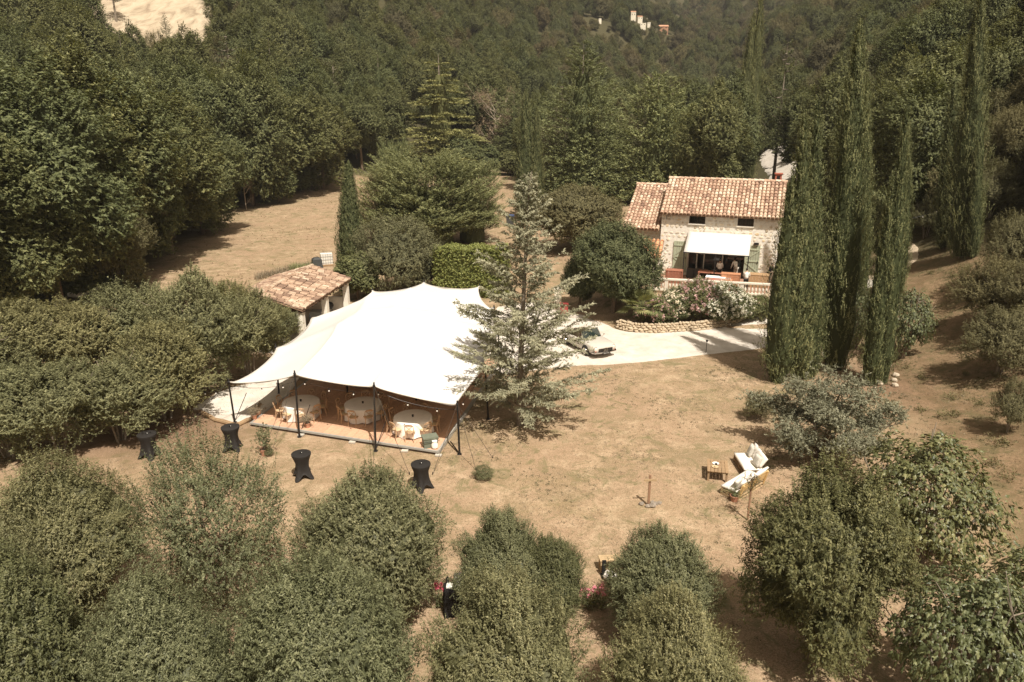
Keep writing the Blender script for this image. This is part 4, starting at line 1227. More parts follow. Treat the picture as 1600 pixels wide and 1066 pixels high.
make_fig('fig1', 132, 3.6, 5.0, 5000, .185)

FIRST = {}
def plant(key, name, loc, h=None, w=None, rz=0.0, label='', cat='tree', group=None, sxy=None):
    """sets a plant of a kind on the ground: h and w are its height and width in metres"""
    p = PROTO[key]
    kz = (h / p['h']) if h else 1.0
    kx = (w / p['w']) if w else kz
    o = thing(name, label, cat, loc, rz, group, (kx, kx, kz))
    for pn, me in p['parts']:
        link(pn, me, o)
    for me, mx in p.get('leaves', ()):
        l = link('leaf', me, o); l.matrix_local = mx
    return o

def plant_px(key, name, px, py, top, wpx=None, rz=0.0, label='', cat='tree', group=None, zoff=0.0, hmul=1.0):
    """same, with foot, top row and width read off the photograph"""
    b = T(px, py)
    # the visible top of a crown lies over its middle
    h = (z_at(b.y, top) - b.z) * hmul
    k = proj(b.x, b.y, b.z + h * .5)[2]
    return plant(key, name, (b.x, b.y, b.z + zoff), h, wpx / k if wpx else None, rz, label, cat, group)
# ------------------------------------------------------------------ trees and shrubs that stand alone
rs = random.Random(7)
G1 = 'dense evergreen shrubs in the rows nearest the camera'
def fg(key, px, py, top, w, label, rz=None):
    plant_px(key, 'evergreen_shrub', px, py, top, w, rs.uniform(0, 6.28) if rz is None else rz, label, 'shrub', G1)
fg('shrub0', 130, 975, 716, 226, 'tall twiggy green shrub below the black cocktail table at the far left')
fg('sparse_shrub', 348, 955, 674, 238, 'loose pale olive shrub whose top covers a black cocktail table')
fg('shrub2', 583, 965, 736, 226, 'round olive shrub below the middle of the tent deck')
fg('shrub1', 782, 965, 800, 150, 'pointed olive shrub left of the pink flowers, taller half of a joined pair')
fg('shrub3', 862, 975, 838, 110, 'small dark shrub grown into the right side of a pointed shrub')
fg('shrub2', 1030, 1000, 828, 174, 'round olive shrub right of the pink flower bed')
fg('shrub3', 1270, 1040, 724, 262, 'large dark green shrub standing in front of the pallet sofas')
fg('shrub1', 18, 1090, 738, 190, 'broad leafy shrub at the left edge of the frame')
fg('shrub3', 66, 1200, 868, 280, 'dark shrub in the corner below the left edge hedge')
fg('shrub0', 280, 1190, 903, 246, 'pale pointed shrub in the bottom row, second from the left corner')
fg('shrub2', 510, 1200, 884, 300, 'widest pale shrub of the bottom row')
fg('shrub1', 787, 1195, 903, 268, 'rounded shrub of the bottom row below the pink bouquet')
fg('shrub0', 1052, 1195, 926, 226, 'pale spiky shrub of the bottom row right of the sandy path')

plant_px('fig0', 'fig_tree', 1425, 885, 668, 236, .3, 'leafy fig tree with big lobed leaves behind the large dark shrub', 'tree', 'fig trees by the grassy bank')
plant_px('fig1', 'fig_tree', 1490, 1120, 872, 245, 1.2, 'low fig tree with pale broad leaves in the bottom right corner', 'tree', 'fig trees by the grassy bank')
plant_px('fig0', 'fig_tree', 1620, 1080, 838, 260, 2.4, 'fig tree cut by the right edge of the frame', 'tree', 'fig trees by the grassy bank')
plant_px('silver_shrub', 'silver_shrub', 1280, 714, 568, 200, .6, 'open silver leaved shrub with dark stems beside the pallet sofas', 'shrub')
plant_px('scrub_tree0', 'rosemary_bush', 1183, 655, 612, 54, .6, 'low dark grey green bush tucked left of the silver shrub', 'bush')

# the young blue cedar on the lawn
plant_px('atlas', 'blue_cedar', 812, 664, 268, 228, .4, 'pale blue cedar with open branches in front of the white tent', 'tree')

# long hedge of loose trees on the left
G2 = 'loose trees of the long hedge beside the lawn'
for i, (px, py, top, w, lab) in enumerate([
    (395, 590, 452, 150, 'loose hedge tree right beside the tent and its gravel patch'),
    (318, 612, 420, 190, 'tallest twiggy hedge tree with its top against the dry field'),
    (262, 655, 505, 200, 'low hanging hedge tree in front of the boulder by the gravel'),
    (190, 690, 560, 190, 'hedge tree leaning over the lawn above the far left cocktail table'),
    (95, 705, 560, 220, 'wide hedge tree nearest the lawn at the left'),
    (15, 715, 575, 210, 'hedge tree at the left frame edge nearest the lawn'),
    (225, 585, 440, 200, 'brownish hedge tree below the pale rocks'),
    (140, 610, 468, 200, 'hedge tree in the back row behind the wide one'),
    (48, 625, 470, 210, 'back row hedge tree at the left under the dark wood'),
    (-40, 660, 480, 230, 'hedge tree half outside the left frame edge'),
    (430, 545, 470, 100, 'thin hedge tree by the front pillar of the tiled shelter'),
    (365, 545, 440, 150, 'slim hedge tree growing against the tiled shelter roof')]):
    plant_px(f'hedge_tree{i % 3}', 'hedge_tree', px, py, top, w * .84, i * 1.7, lab, 'tree', G2)

# cypresses
G3 = 'tall Italian cypresses'
def cy(key, px, py, topx, top, w, lab, rz=0.0):
    """a cypress between two points of the photograph: real trees lean a little"""
    o = plant_px(key, 'cypress_tree', px, py, top, w, rz, lab, 'tree', G3)
    b = o.location; zt = z_at(b.y, top); d = b.y * CP + (CAM_H - zt) * SP
    o.rotation_euler[1] = math.atan2((topx - 800) / FOC * d - b.x, zt - b.z); o.rotation_mode = 'ZYX'
cy('cypress3', 1228, 594, 1251, 170, 94, 'broad cypress closest to the end of the gravel driveway', .3)
cy('cypress1', 1262, 586, 1277, 152, 74, 'cypress between the broad one and the tallest one', 1.1)
cy('cypress2', 1304, 575, 1345, 24, 84, 'tallest cypress beside the house, its tip far above the others', 1.3)
cy('cypress0', 1344, 470, 1356, 110, 34, 'thin cypress standing behind the tallest one', 2.0)
cy('cypress1', 1368, 600, 1412, 165, 60, 'cypress beside the fig bush and the broken stone step', .1)
cy('cypress0', 1404, 455, 1421, 190, 30, 'slim cypress hidden behind the one at the stone step', .7)
cy('cypress2', 1502, 402, 1534, -24, 62, 'very tall cypress on the right hillside reaching past the top of the frame', .4)
cy('cypress1', 1482, 388, 1496, 120, 52, 'shorter cypress close to the left of the very tall hillside one', 2.2)
cy('cypress0', 1520, 402, 1528, 215, 26, 'lowest cypress leaning on the very tall hillside one', 1.2)
cy('cypress4', 549, 432, 544, 250, 46, 'small neat cypress behind the tiled shelter', .2)
cy('cypress0', 819, 345, 822, 138, 36, 'left one of the twin cypresses behind the blue cedar', .3)
cy('cypress0', 838, 345, 839, 166, 26, 'right one of the twin cypresses behind the blue cedar', 1.9)
cy('cypress4', 1003, 300, 1003, 196, 20, 'little cypress between the two big conifers behind the house', .2)
plant_px('poplar', 'ivy_clad_tree', 1157, 290, -20, 56, .3, 'very tall narrow tree clad in ivy behind the house', 'tree')
plant_px('pine', 'pine_tree', 1207, 292, 60, 84, .8, 'dark open branched pine beside the ivy clad tree', 'tree')

# conifers and bushes of the middle ground
plant_px('cedar', 'cedar_tree', 690, 268, 98, 140, .3, 'layered yellow green cedar beyond the dry field', 'tree')
plant_px('big_conifer0', 'conifer_tree', 905, 318, 68, 160, .9, 'tall dark conifer with a pointed top left of the house', 'tree')
plant_px('big_conifer1', 'conifer_tree', 1018, 318, 116, 170, .2, 'broad lighter conifer directly behind the lower house roof', 'tree')
plant_px('leyland', 'conifer_bush', 672, 385, 236, 190, .5, 'widest of the clumped feathery conifers behind the hedge', 'tree', 'feathery conifers in a clump')
plant_px('leyland', 'conifer_bush', 607, 380, 262, 100, 2.5, 'feathery conifer right beside the small neat cypress', 'tree', 'feathery conifers in a clump')
plant_px('leyland', 'conifer_bush', 738, 378, 250, 100, 4.1, 'feathery conifer at the gap where the dry field shows', 'tree', 'feathery conifers in a clump')
plant_px('leyland', 'conifer_bush', 622, 340, 218, 60, 1.1, 'pointed grey green conifer rising behind the feathery clump', 'tree', 'feathery conifers in a clump')
plant_px('spreading_juniper', 'juniper_bush', 618, 458, 336, 150, .3, 'spreading brown green juniper between the small cypress and bright hedge', 'bush')
plant_px('spreading_juniper', 'juniper_bush', 660, 452, 385, 110, 2.3, 'lower juniper touching the bright hedge', 'bush')
plant_px('laurel', 'ivy_mound', 560, 468, 395, 70, .5, 'leafy ivy mound at the foot of the small cypress', 'bush')
plant_px('olive_dome', 'round_bush', 898, 385, 288, 150, .5, 'wide rounded olive bush below the dark conifer', 'bush')
plant_px('dome_bush', 'round_bush', 958, 488, 346, 146, 1.5, 'dense dark dome bush beside the fan palm', 'bush')
plant_px('dome_bush', 'round_bush', 905, 478, 400, 60, .5, 'small bush in the gap between the dome bush and blue cedar', 'bush')
plant_px('laurel', 'laurel_bush', 1353, 420, 294, 58, .5, 'glossy upright laurel seen between the cypresses', 'bush')
plant_px('fig1', 'fig_bush', 1408, 560, 440, 90, .9, 'fig bush with pale stems right of the twin tipped cypress', 'bush')
plant_px('fig1', 'fig_bush', 1335, 545, 440, 60, 2.9, 'fig bush with pale stems between two cypresses', 'bush')
plant_px('bare_tree', 'bare_tree', 518, 285, 188, 70, .4, 'leafless pale tree at the edge of the wood', 'tree')
plant_px('bare_thicket', 'bare_thicket', 775, 258, 150, 92, .4, 'brown leafless thicket left of the twin cypresses', 'tree')
for i, (px, py, top, w, lab) in enumerate([(755, 272, 225, 60, 'dark bush at the foot of the brown thicket'), (800, 274, 235, 50, 'bush between the brown thicket and the twin cypresses'), (720, 276, 215, 70, 'leafy bush beyond the feathery conifers'), (1095, 300, 190, 90, 'green tree left of the ivy clad tree')]):
    plant_px('laurel' if i < 3 else f'wood_tree{i % 4}', 'green_bush', px, py, top, w, i * 1.4, lab, 'bush', 'bushes closing the far side of the field')
plant_px('bare_tree', 'bare_tree', 385, 328, 262, 44, 2.4, 'small leafless tree in the shade of the big wood trees', 'tree')

# bushes and a sapling on the right bank
G4 = 'scrub bushes on the right bank'
for i, (px, py, top, w, lab) in enumerate([
    (1560, 585, 480, 130, 'loose bush on the bank near the right frame edge'),
    (1535, 510, 402, 110, 'tall twiggy bush on the bank below the hillside'),
    (1610, 520, 400, 120, 'bush on the bank cut by the right frame edge'),
    (1585, 450, 330, 110, 'brownish bush where the bank meets the hillside'),
    (1445, 372, 300, 60, 'dark bush behind the track bend')]):
    plant_px(f'scrub_tree{i % 3}', 'scrub_bush', px, py, top, w, i * 1.3, lab, 'bush', G4)
plant_px('scrub_tree1', 'sapling', 1574, 676, 590, 62, .3, 'thin sapling standing alone on the grassy bank', 'tree')
plant_px('scrub_tree2', 'brown_bush', 196, 455, 318, 110, .3, 'round brownish bush at the foot of the big wood', 'bush')
for i, (px, py, top, w, lab) in enumerate([(128, 462, 418, 74, 'low bright green bush by the pale rocks at the wood edge'), (195, 452, 425, 60, 'ground hugging bush right of the low bright green one'),
                                          (470, 300, 258, 50, 'shrub at the far edge of the dry field'), (435, 318, 255, 60, 'pale green shrub under the edge of the wood')]):
    plant_px('laurel', 'wood_edge_bush', px, py, top, w, i * 1.1, lab, 'bush', 'bushes along the wood edge')

for i, (px, py, top, lab) in enumerate([(143, 38, -60, 'thin pine standing on the sandy face, left one'), (182, 34, -70, 'thin pine standing on the sandy face beside the left one'), (262, 68, 20, 'small dark pine in front of the sandy face')]):
    q = T(px, py); hh = z_at(q.y, top) - q.z
    plant('pine', 'pine_tree', (q.x, q.y, q.z - .1), hh, hh * .55, i, lab, 'tree', 'pines by the sandy face')

# ------------------------------------------------------------------ the wood
rng = np.random.default_rng(77)
G5 = 'broadleaf trees of the wood left of the field'
edge = [(30, 500, 190, 250), (95, 478, 95, 270), (165, 450, 70, 260), (-40, 520, 150, 260), (205, 426, 100, 230), (268, 398, 140, 190), (318, 366, 165, 165),
        (60, 440, 90, 230), (395, 322, 85, 150), (450, 308, 130, 140), (505, 296, 150, 120), (-20, 460, 60, 220), (345, 330, 95, 150), (270, 372, 110, 170)]
labs = ['dark leaning mass of leaves lowest at the left frame edge', 'big dark tree above the long hedge', 'tall broadleaf tree over the brown bush', 'wood tree half outside the left frame edge',
        'large bright edged broadleaf tree overhanging the field', 'broadleaf tree casting the shadow on the field', 'outermost wood tree reaching into the field', 'tall tree in the second row above the hedge',
        'dark crowned tree behind the leafless one', 'tree behind the leafless sapling at the field end', 'tree nearest the leafless pale tree', 'high crowned tree at the left frame edge',
        'dark conical crown above the outermost wood tree', 'tree between the two outermost crowns of the wood']
taken = []
for i, ((px, py, top, w), lab) in enumerate(zip(edge, labs)):
    o = plant_px(f'wood_tree{i % 4}', 'wood_tree', px, py, top, w, i * 2.1, lab, 'tree', G5)
    taken.append((o.location.x, o.location.y, 3.0))

KEEP_OUT = [(47, 128, 12), (56, 160, 15), (52, 142, 10), (12, 62, 14), (22, 60, 12), (P(690, 268).x, P(690, 268).y, 12), (P(690, 268).x - 2, P(690, 268).y - 16, 9), (P(905, 318).x, P(905, 318).y, 11), (P(1018, 318).x, P(1018, 318).y, 11), (T(1157, 290).x, T(1157, 290).y, 7), (T(1157, 290).x - 2, T(1157, 290).y - 9, 6), (22, 80, 14), (34, 100, 7)]
cand = []
for r_ in range(26000):
    y = rng.uniform(28, 330); x = rng.uniform(-.86, .86) * (y * 1.0 + 8)
    cand.append((x, y))
cand = np.array(cand)
ok = ~open_ground(cand[:, 0], cand[:, 1])
for dx, dy in ((3, 0), (-3, 0), (0, 4), (0, -4)):
    ok &= ~open_ground(cand[:, 0] + dx, cand[:, 1] + dy)
ok &= quarry(cand[:, 0], cand[:, 1] - 2) > 1.05
for kx, ky, kr in KEEP_OUT:
    ok &= np.hypot(cand[:, 0] - kx, cand[:, 1] - ky) > kr
cand = cand[ok]
H = terrain(cand[:, 0], cand[:, 1])
inv = []
for (x, y), h in zip(cand, H):
    px, py, k = proj(x, y, h + 6)
    inv.append(-120 < px < 1720 and py > -60)
cand = cand[np.array(inv)]; H = H[np.array(inv)]
order = np.argsort(cand[:, 1]); cand = cand[order]; H = H[order]
cell = {}
def far_enough(x, y, d):
    c = (int(x // 8), int(y // 8))
    for i in (-1, 0, 1):
        for j in (-1, 0, 1):
            for qx, qy, qd in cell.get((c[0] + i, c[1] + j), ()):
                if (qx - x) ** 2 + (qy - y) ** 2 < ((d + qd) * .5) ** 2: return False
    return True
for tx, ty, td in taken: cell.setdefault((int(tx // 8), int(ty // 8)), []).append((tx, ty, 8))
spots = []
for (x, y), h in zip(cand, H):
    right = dist_right(x, y) > -6
    d = (3.6 if y < 90 else 5.2) if right else 7.6
    if y > 200: d += 1.5
    if far_enough(x, y, d):
        cell.setdefault((int(x // 8), int(y // 8)), []).append((x, y, d)); spots.append((x, y, h, right))
NTREES = 270
near_spots, far_spots = spots[:NTREES], spots[NTREES:]
G6, G7, G8 = 'scrub trees covering the right hillside', 'broadleaf trees of the wood left of the field', 'trees of the wood closing the valley'
MARKS = [(-60, 'the left frame edge'), (40, 'the wood corner at the left edge'), (110, 'the big dark tree above the hedge'), (180, 'the brown bush of the wood edge'), (262, 'the small pine of the sandy face'),
         (330, 'the outermost wood tree'), (395, 'the leafless sapling'), (450, 'the far end of the field'), (525, 'the utility pole'), (585, 'the small neat cypress'), (640, 'the feathery conifers'), (690, 'the layered cedar'),
         (770, 'the brown thicket'), (825, 'the twin cypresses'), (905, 'the tall dark conifer'), (965, 'the far hamlet'), (1020, 'the broad light conifer'), (1090, 'the main house roof'), (1157, 'the ivy clad tree'), (1207, 'the open branched pine'),
         (1270, 'the broad cypress'), (1345, 'the tallest cypress'), (1410, 'the cypress at the stone step'), (1470, 'the track bend'), (1530, 'the very tall hillside cypress'), (1600, 'the bank bushes at the right edge'), (1680, 'the right frame edge')]
MCOUNT = {}
ORD = ['first', 'second', 'third', 'fourth', 'fifth', 'sixth', 'seventh', 'eighth', 'ninth', 'tenth', 'eleventh', 'twelfth', 'thirteenth', 'fourteenth', 'fifteenth', 'sixteenth', 'seventeenth', 'eighteenth', 'nineteenth', 'twentieth', 'twenty first', 'twenty second', 'twenty third', 'twenty fourth', 'twenty fifth', 'twenty sixth']
def place_label(kind, x, y, z):
    """which one: counted up the slope behind the nearest thing one can find below it"""
    px = proj(x, y, z)[0]; mk = min(MARKS, key=lambda q: abs(q[0] - px))[1]
    n = MCOUNT[mk] = MCOUNT.get(mk, 0) + 1
    return f'{kind}, {ORD[min(n, 26) - 1]} up the slope behind {mk}'
def cap_height(x, y, h, hh):
    """keeps the woods below the bare sandy face open towards the lawn"""
    px, py, k = proj(x, y, h + hh)
    if 1148 < px < 1265 and y < 170:
        return min(hh, z_at(y, 280) - h)
    if 150 < px < 345 and y < 210:
        return min(hh, z_at(y, 34 + (px - 150) * .13 + 9 * math.sin(px * .13) + 7 * math.sin(y * .9)) - h)
    return hh
for i, (x, y, h, right) in enumerate(near_spots):
    rz = rng.uniform(0, 6.28)
    if right:
        if y > 60 and rng.uniform() < .42:
            key, nm, hh, lab = f'wood_tree{rng.integers(0, 4)}', 'hillside_tree', rng.uniform(9, 15), 'green broadleaf tree standing up from the scrub of the right hillside'
        else:
            key, nm, hh, lab = f'scrub_tree{rng.integers(0, 3)}', 'scrub_tree', rng.uniform(4.0, 7.5) * (1.0 if y < 90 else 1.3), 'olive brown scrub tree on the steep hillside right of the house'
        grp = G6
    elif y < 130 and x < 0:
        key, nm, hh, lab, grp = f'wood_tree{rng.integers(0, 4)}', 'wood_tree', rng.uniform(14, 20), 'dense dark broadleaf tree inside the wood left of the field', G7
    else:
        z = rng.uniform()
        key = f'wood_tree{rng.integers(0, 4) if rng.uniform() < .9 else 4}' if z < .72 else ('big_conifer0' if z < .80 else ('pine' if z < .9 else 'scrub_tree1'))
        nm, hh, lab, grp = 'wood_tree', rng.uniform(13, 20), 'tree in the wood that closes the valley beyond the field', G8
        if key == 'scrub_tree1': hh *= .7
    hh = cap_height(x, y, h, hh)
    if hh < 3.0: continue
    lab = place_label({'hillside_tree': 'green broadleaf tree', 'scrub_tree': 'olive brown scrub tree'}.get(nm, 'dark conifer' if key == 'big_conifer0' else 'slender pine' if key == 'pine' else 'brownish broadleaf tree' if key == 'wood_tree4' else 'broadleaf tree'), x, y, h + hh * .7)
    plant(key, nm, (x, y, h - .1), hh, hh * PROTO[key]['w'] / PROTO[key]['h'] * rng.uniform(.9, 1.15), rz, lab, 'tree', grp)

# the rest of the woods, far off: one mass of trees, drawn from the crowns above
def far_wood(name, pts, sources):
    n = len(pts)
    me = bpy.data.meshes.new(name); me.vertices.add(n)
    me.vertices.foreach_set('co', np.array([p[:3] for p in pts], np.float32).ravel())
    for an, i, ty in (('size', 3, 'FLOAT'), ('turn', 4, 'FLOAT')):
        a = me.attributes.new(an, ty, 'POINT'); a.data.foreach_set('value', np.array([p[i] for p in pts], np.float32))
    a = me.attributes.new('sort', 'INT', 'POINT'); a.data.foreach_set('value', np.array([p[5] for p in pts], np.int32))
    me.update()
    o = link(name, me); tag(o, 'dense far off wood covering the hillsides beyond the valley', None, None, 'stuff')
    ng = bpy.data.node_groups.new(name + '_nodes', 'GeometryNodeTree')
    ng.interface.new_socket('Geometry', in_out='INPUT', socket_type='NodeSocketGeometry')
    ng.interface.new_socket('Geometry', in_out='OUTPUT', socket_type='NodeSocketGeometry')
    gi = ng.nodes.new('NodeGroupInput'); go = ng.nodes.new('NodeGroupOutput')
    jn = ng.nodes.new('GeometryNodeJoinGeometry')
    for s in reversed(sources):
        oi = ng.nodes.new('GeometryNodeObjectInfo'); oi.inputs['Object'].default_value = s; oi.inputs['As Instance'].default_value = True
        oi.transform_space = 'ORIGINAL'
        ng.links.new(oi.outputs['Geometry'], jn.inputs[0])
    ip = ng.nodes.new('GeometryNodeInstanceOnPoints')
    ip.inputs['Pick Instance'].default_value = True
    def named(n_, t):
        a = ng.nodes.new('GeometryNodeInputNamedAttribute'); a.data_type = t; a.inputs[0].default_value = n_; return a.outputs[0]
    cx = ng.nodes.new('ShaderNodeCombineXYZ'); ng.links.new(named('turn', 'FLOAT'), cx.inputs[2])
    ng.links.new(gi.outputs[0], ip.inputs['Points']); ng.links.new(jn.outputs[0], ip.inputs['Instance'])
    ng.links.new(named('sort', 'INT'), ip.inputs['Instance Index'])
    ng.links.new(cx.outputs[0], ip.inputs['Rotation']); ng.links.new(named('size', 'FLOAT'), ip.inputs['Scale'])
    ng.links.new(ip.outputs[0], go.inputs[0])
    o.modifiers.new('trees', 'NODES').node_group = ng
    return o

crowns = {}
for o in list(COL.objects):
    if o.parent is not None and o.name.split('.')[0] == 'crown': crowns.setdefault(o.data.name.replace('_crown', ''), o)
src_keys = [k for k in ('wood_tree0', 'wood_tree1', 'wood_tree2', 'wood_tree3', 'wood_tree4', 'scrub_tree0', 'scrub_tree1', 'big_conifer0') if k in crowns]
far_pts = []
def add_far(x, y, h, hh, key):
    far_pts.append((x, y, h - .2, hh / PROTO[key]['h'], rng.uniform(0, 6.28), src_keys.index(key)))
for x, y, h, right in far_spots:
    key = (f'scrub_tree{rng.integers(0, 2)}' if right and rng.uniform() < .6 else src_keys[rng.choice(8, p=[.2, .2, .15, .15, .1, .08, .07, .05])])
    hh = cap_height(x, y, h, rng.uniform(11, 17) if not key.startswith('scrub') else rng.uniform(6, 9))
    if hh > 3: add_far(x, y, h, hh, key)

yy = 330.0
while yy < 1250:
    st = 8.5 + (yy - 330) * .012
    n = int(2 * (.74 * yy + 12) / st)
    for x in np.linspace(-.74 * yy - 12, .74 * yy + 12, n):
        xj, yj = x + rng.uniform(-.5, .5) * st, yy + rng.uniform(-.5, .5) * st
        h = hz(xj, yj)
        px, py, k = proj(xj, yj, h + 8)
        if -40 < px < 1640 and py > -30:
            z = rng.uniform()
            key = src_keys[rng.choice(8, p=[.17, .17, .15, .13, .13, .1, .1, .05])]
            add_far(xj, yj, h, rng.uniform(9, 15), key)
    yy += st * .95
# shorter scrub where the hamlet stands
def near_hamlet(p): return any(abs(p[0] - hx) < 9 and -40 < p[1] - hy < 5 for hx, hy in FARHOUSES)
def on_house(p): return any(abs(p[0] - hx) < 4.5 and -5 < p[1] - hy < 5 for hx, hy in FARHOUSES)
far_pts = [(p[0], p[1], p[2], 3.2 / PROTO['scrub_tree0']['h'], p[4], src_keys.index('scrub_tree0')) if near_hamlet(p) else p for p in far_pts if not on_house(p)]
for hx, hy in FARHOUSES:
    for _ in range(26):
        qx, qy = hx + rng.uniform(-11, 11), hy + rng.uniform(-42, -5)
        if not on_house((qx, qy)): far_pts.append((qx, qy, hz(qx, qy) - .2, rng.uniform(2.2, 3.6) / PROTO['scrub_tree0']['h'], rng.uniform(0, 6.28), src_keys.index('scrub_tree1')))
far_wood('distant_wood', far_pts, [crowns[k] for k in src_keys])
# ------------------------------------------------------------------ timber deck under the tent
deck_m = mat('oiled_deck_board', (0.60, 0.365, 0.235), 0.65, 0.16, 6, 0.25, bump=0.15, bscale=60)
grey_al = mat('grey_edge_trim', (0.36, 0.34, 0.30), 0.6, 0.12, 5, 0.3)
black_pt = mat('black_pole', (0.016, 0.014, 0.013), 0.45, 0.2, 6, 0.4)
rope_m = mat('dark_rope', (0.055, 0.045, 0.035), 0.9, 0.2, 10)
DZ = .20
DO = P(683, 704, DZ); DO.z = 0
DU = Vector((-.9500, .3122, 0)); DV = Vector((.3122, .9500, 0))
DANG = math.atan2(-DU.y, -DU.x)                       # deck frame: local x runs left along the front edge as negative x
deck = thing('tent_deck', 'reddish timber deck floor laid under the white stretch tent', 'deck', tuple(DO), DANG)
DWID, DDEP = 9.75, 12.4
SHR = -.105                                            # the boards run a little off square to the front edge
nb_ = 25; bw = DWID / nb_
rnd = random.Random(3)
bmesh_ = [MB().box((0, 0, 0), (bw - .012, 3.39, .04)).mesh('board', deck_m) for _ in range(1)]
for k in range(nb_):
    off = 0 if k % 2 == 0 else 1.7
    y = 0.0
    cuts = [0] + [c for c in (3.4 - off, 6.8 - off, 10.2 - off, 13.6 - off, 17) if 0.2 < c < DDEP - .2] + [DDEP]
    for a, b in zip(cuts[:-1], cuts[1:]):
        o = link('board', bmesh_[0], deck, (-(k + .5) * bw + SHR * (a + b) / 2, (a + b) / 2, DZ - .02 + rnd.uniform(-.002, .002)))
        o.rotation_euler[2] = -SHR
        o.scale = (1, (b - a - .01) / 3.39, 1)
MB().box((-DWID / 2, -.05, DZ - .035), (DWID + .2, .09, .09)).build('edge_trim', grey_al, deck); MB().box((-DWID / 2, -.03, .055), (DWID + .1, .04, .11)).build('gap_shade_strip', dark_wood, deck)  # dark strip stands in for the shaded gap below the trim
for x, nm in ((.05, 'edge_trim'), (-DWID - .05, 'edge_trim')):
    MB().box((x + SHR * DDEP / 2, DDEP / 2, DZ - .09), (.09, DDEP, .20), rz=-SHR).build(nm, grey_al, deck)
js = MB()
for k in range(6): js.box((-DWID * k / 5 * .98 - .1 + SHR * DDEP / 2, DDEP / 2, .06), (.08, DDEP - .1, .12), rz=-SHR)
js.build('joists', dark_wood, deck)['kind'] = 'stuff'
for x, y in ((-6.9, -.22), (-1.5, -.2), (.12, -.12), (-4.2, -.15)):
    MB().box((x, y, .05), (.30, .18, .06), rz=.2).build('footing_pad', mat('concrete_pad', (.50, .45, .38), .9, .2, 6), deck)
def deck_pt(px, py): return P(px, py, DZ)

# ------------------------------------------------------------------ white stretch tent
tent = thing('stretch_tent', 'large white stretch tent with black poles over the timber deck', 'tent', (0, 0, 0))
front = [Vector(p) for p in ((-13.55, 32.85, 2.28), (-9.90, 31.42, 3.22), (-6.03, 29.98, 3.20), (-2.38, 29.60, 2.50))]
left = [Vector(p) for p in ((-13.55, 32.85, 2.28), (-12.50, 36.9, 2.70), (-11.80, 41.3, 3.05), (-9.15, 46.9, 3.30))]
back = [Vector(p) for p in ((-9.15, 46.9, 3.30), (-5.80, 47.4, 3.72), (-2.2, 48.6, 3.15))]
right = [Vector(p) for p in ((-2.38, 29.60, 2.50), (-1.30, 33.6, 2.75), (-.75, 38.4, 2.85), (-1.1, 43.6, 3.0), (-2.2, 48.6, 3.15))]
def scallop(pts, n, inward, sag):
    """edge of the cloth between the pole tips: bows inwards and sags, with a peak at each pole"""
    out = []; seg = len(pts) - 1
    for i in range(n + 1):
        t = i / n * seg; k = min(int(t), seg - 1); f = t - k
        p = pts[k].lerp(pts[k + 1], f)
        c = 1 - (2 * f - 1) ** 4 if True else 0
        c = (math.sin(math.pi * f)) ** .45 if 0 < f < 1 else 0
        p = p + inward * (.34 * c) + Vector((0, 0, -sag * c))
        out.append(p)
    return out
nu, nv = 60, 64
Fc = scallop(front, nu, Vector((.2, .95, 0)), .30); Bc = scallop(back, nu, Vector((-.1, -.9, 0)), .26)
Lc = scallop(left, nv, Vector((.9, -.1, 0)), .24); Rc = scallop(right, nv, Vector((-.9, 0, 0)), .28)
V = []; F = []
for i in range(nu + 1):
    u = i / nu
    for j in range(nv + 1):
        v = j / nv
        p = Fc[i] * (1 - v) + Bc[i] * v + Lc[j] * (1 - u) + Rc[j] * u - (front[0] * (1 - u) * (1 - v) + front[-1] * u * (1 - v) + back[0] * (1 - u) * v + back[-1] * u * v)
        b = (math.sin(math.pi * u) ** .8) * (math.sin(math.pi * v) ** .8)
        pk = 0
        for cu, cv, ch in ((.33, .36, .42), (.66, .36, .42), (.34, .70, .5), (.68, .70, .45)):
            d2 = ((u - cu) / .13) ** 2 + ((v - cv) / .11) ** 2
            pk += ch * math.exp(-d2)
        p = p + Vector((0, 0, 1.25 * b + pk * .22))
        p.z += .018 * math.sin(u * 31 + v * 9) * (1 - b) + .012 * math.sin(v * 41 - u * 7)
        V.append(p)
for i in range(nu):
    for j in range(nv):
        a = i * (nv + 1) + j; F.append((a, a + nv + 1, a + nv + 2, a + 1))
tm, nt, b_, out_ = newmat('tent_cloth')
co = objco(nt)
c_ = ramp(nt, noise(nt, .35, 3, .5, co), [(.35, (.61, .58, .54)), (.65, (.64, .61, .575))])
nt.links.new(c_, b_.inputs['Base Color']); b_.inputs['Roughness'].default_value = .75; b_.inputs['Specular IOR Level'].default_value = .2
me_ = bpy.data.meshes.new('canopy'); me_.from_pydata([tuple(p) for p in V], [], F); me_.materials.append(tm)
me_.polygons.foreach_set('use_smooth', [True] * len(F)); me_.update()
co_ = link('canopy', me_, tent); sm = co_.modifiers.new('cloth', 'SOLIDIFY'); sm.thickness = .025
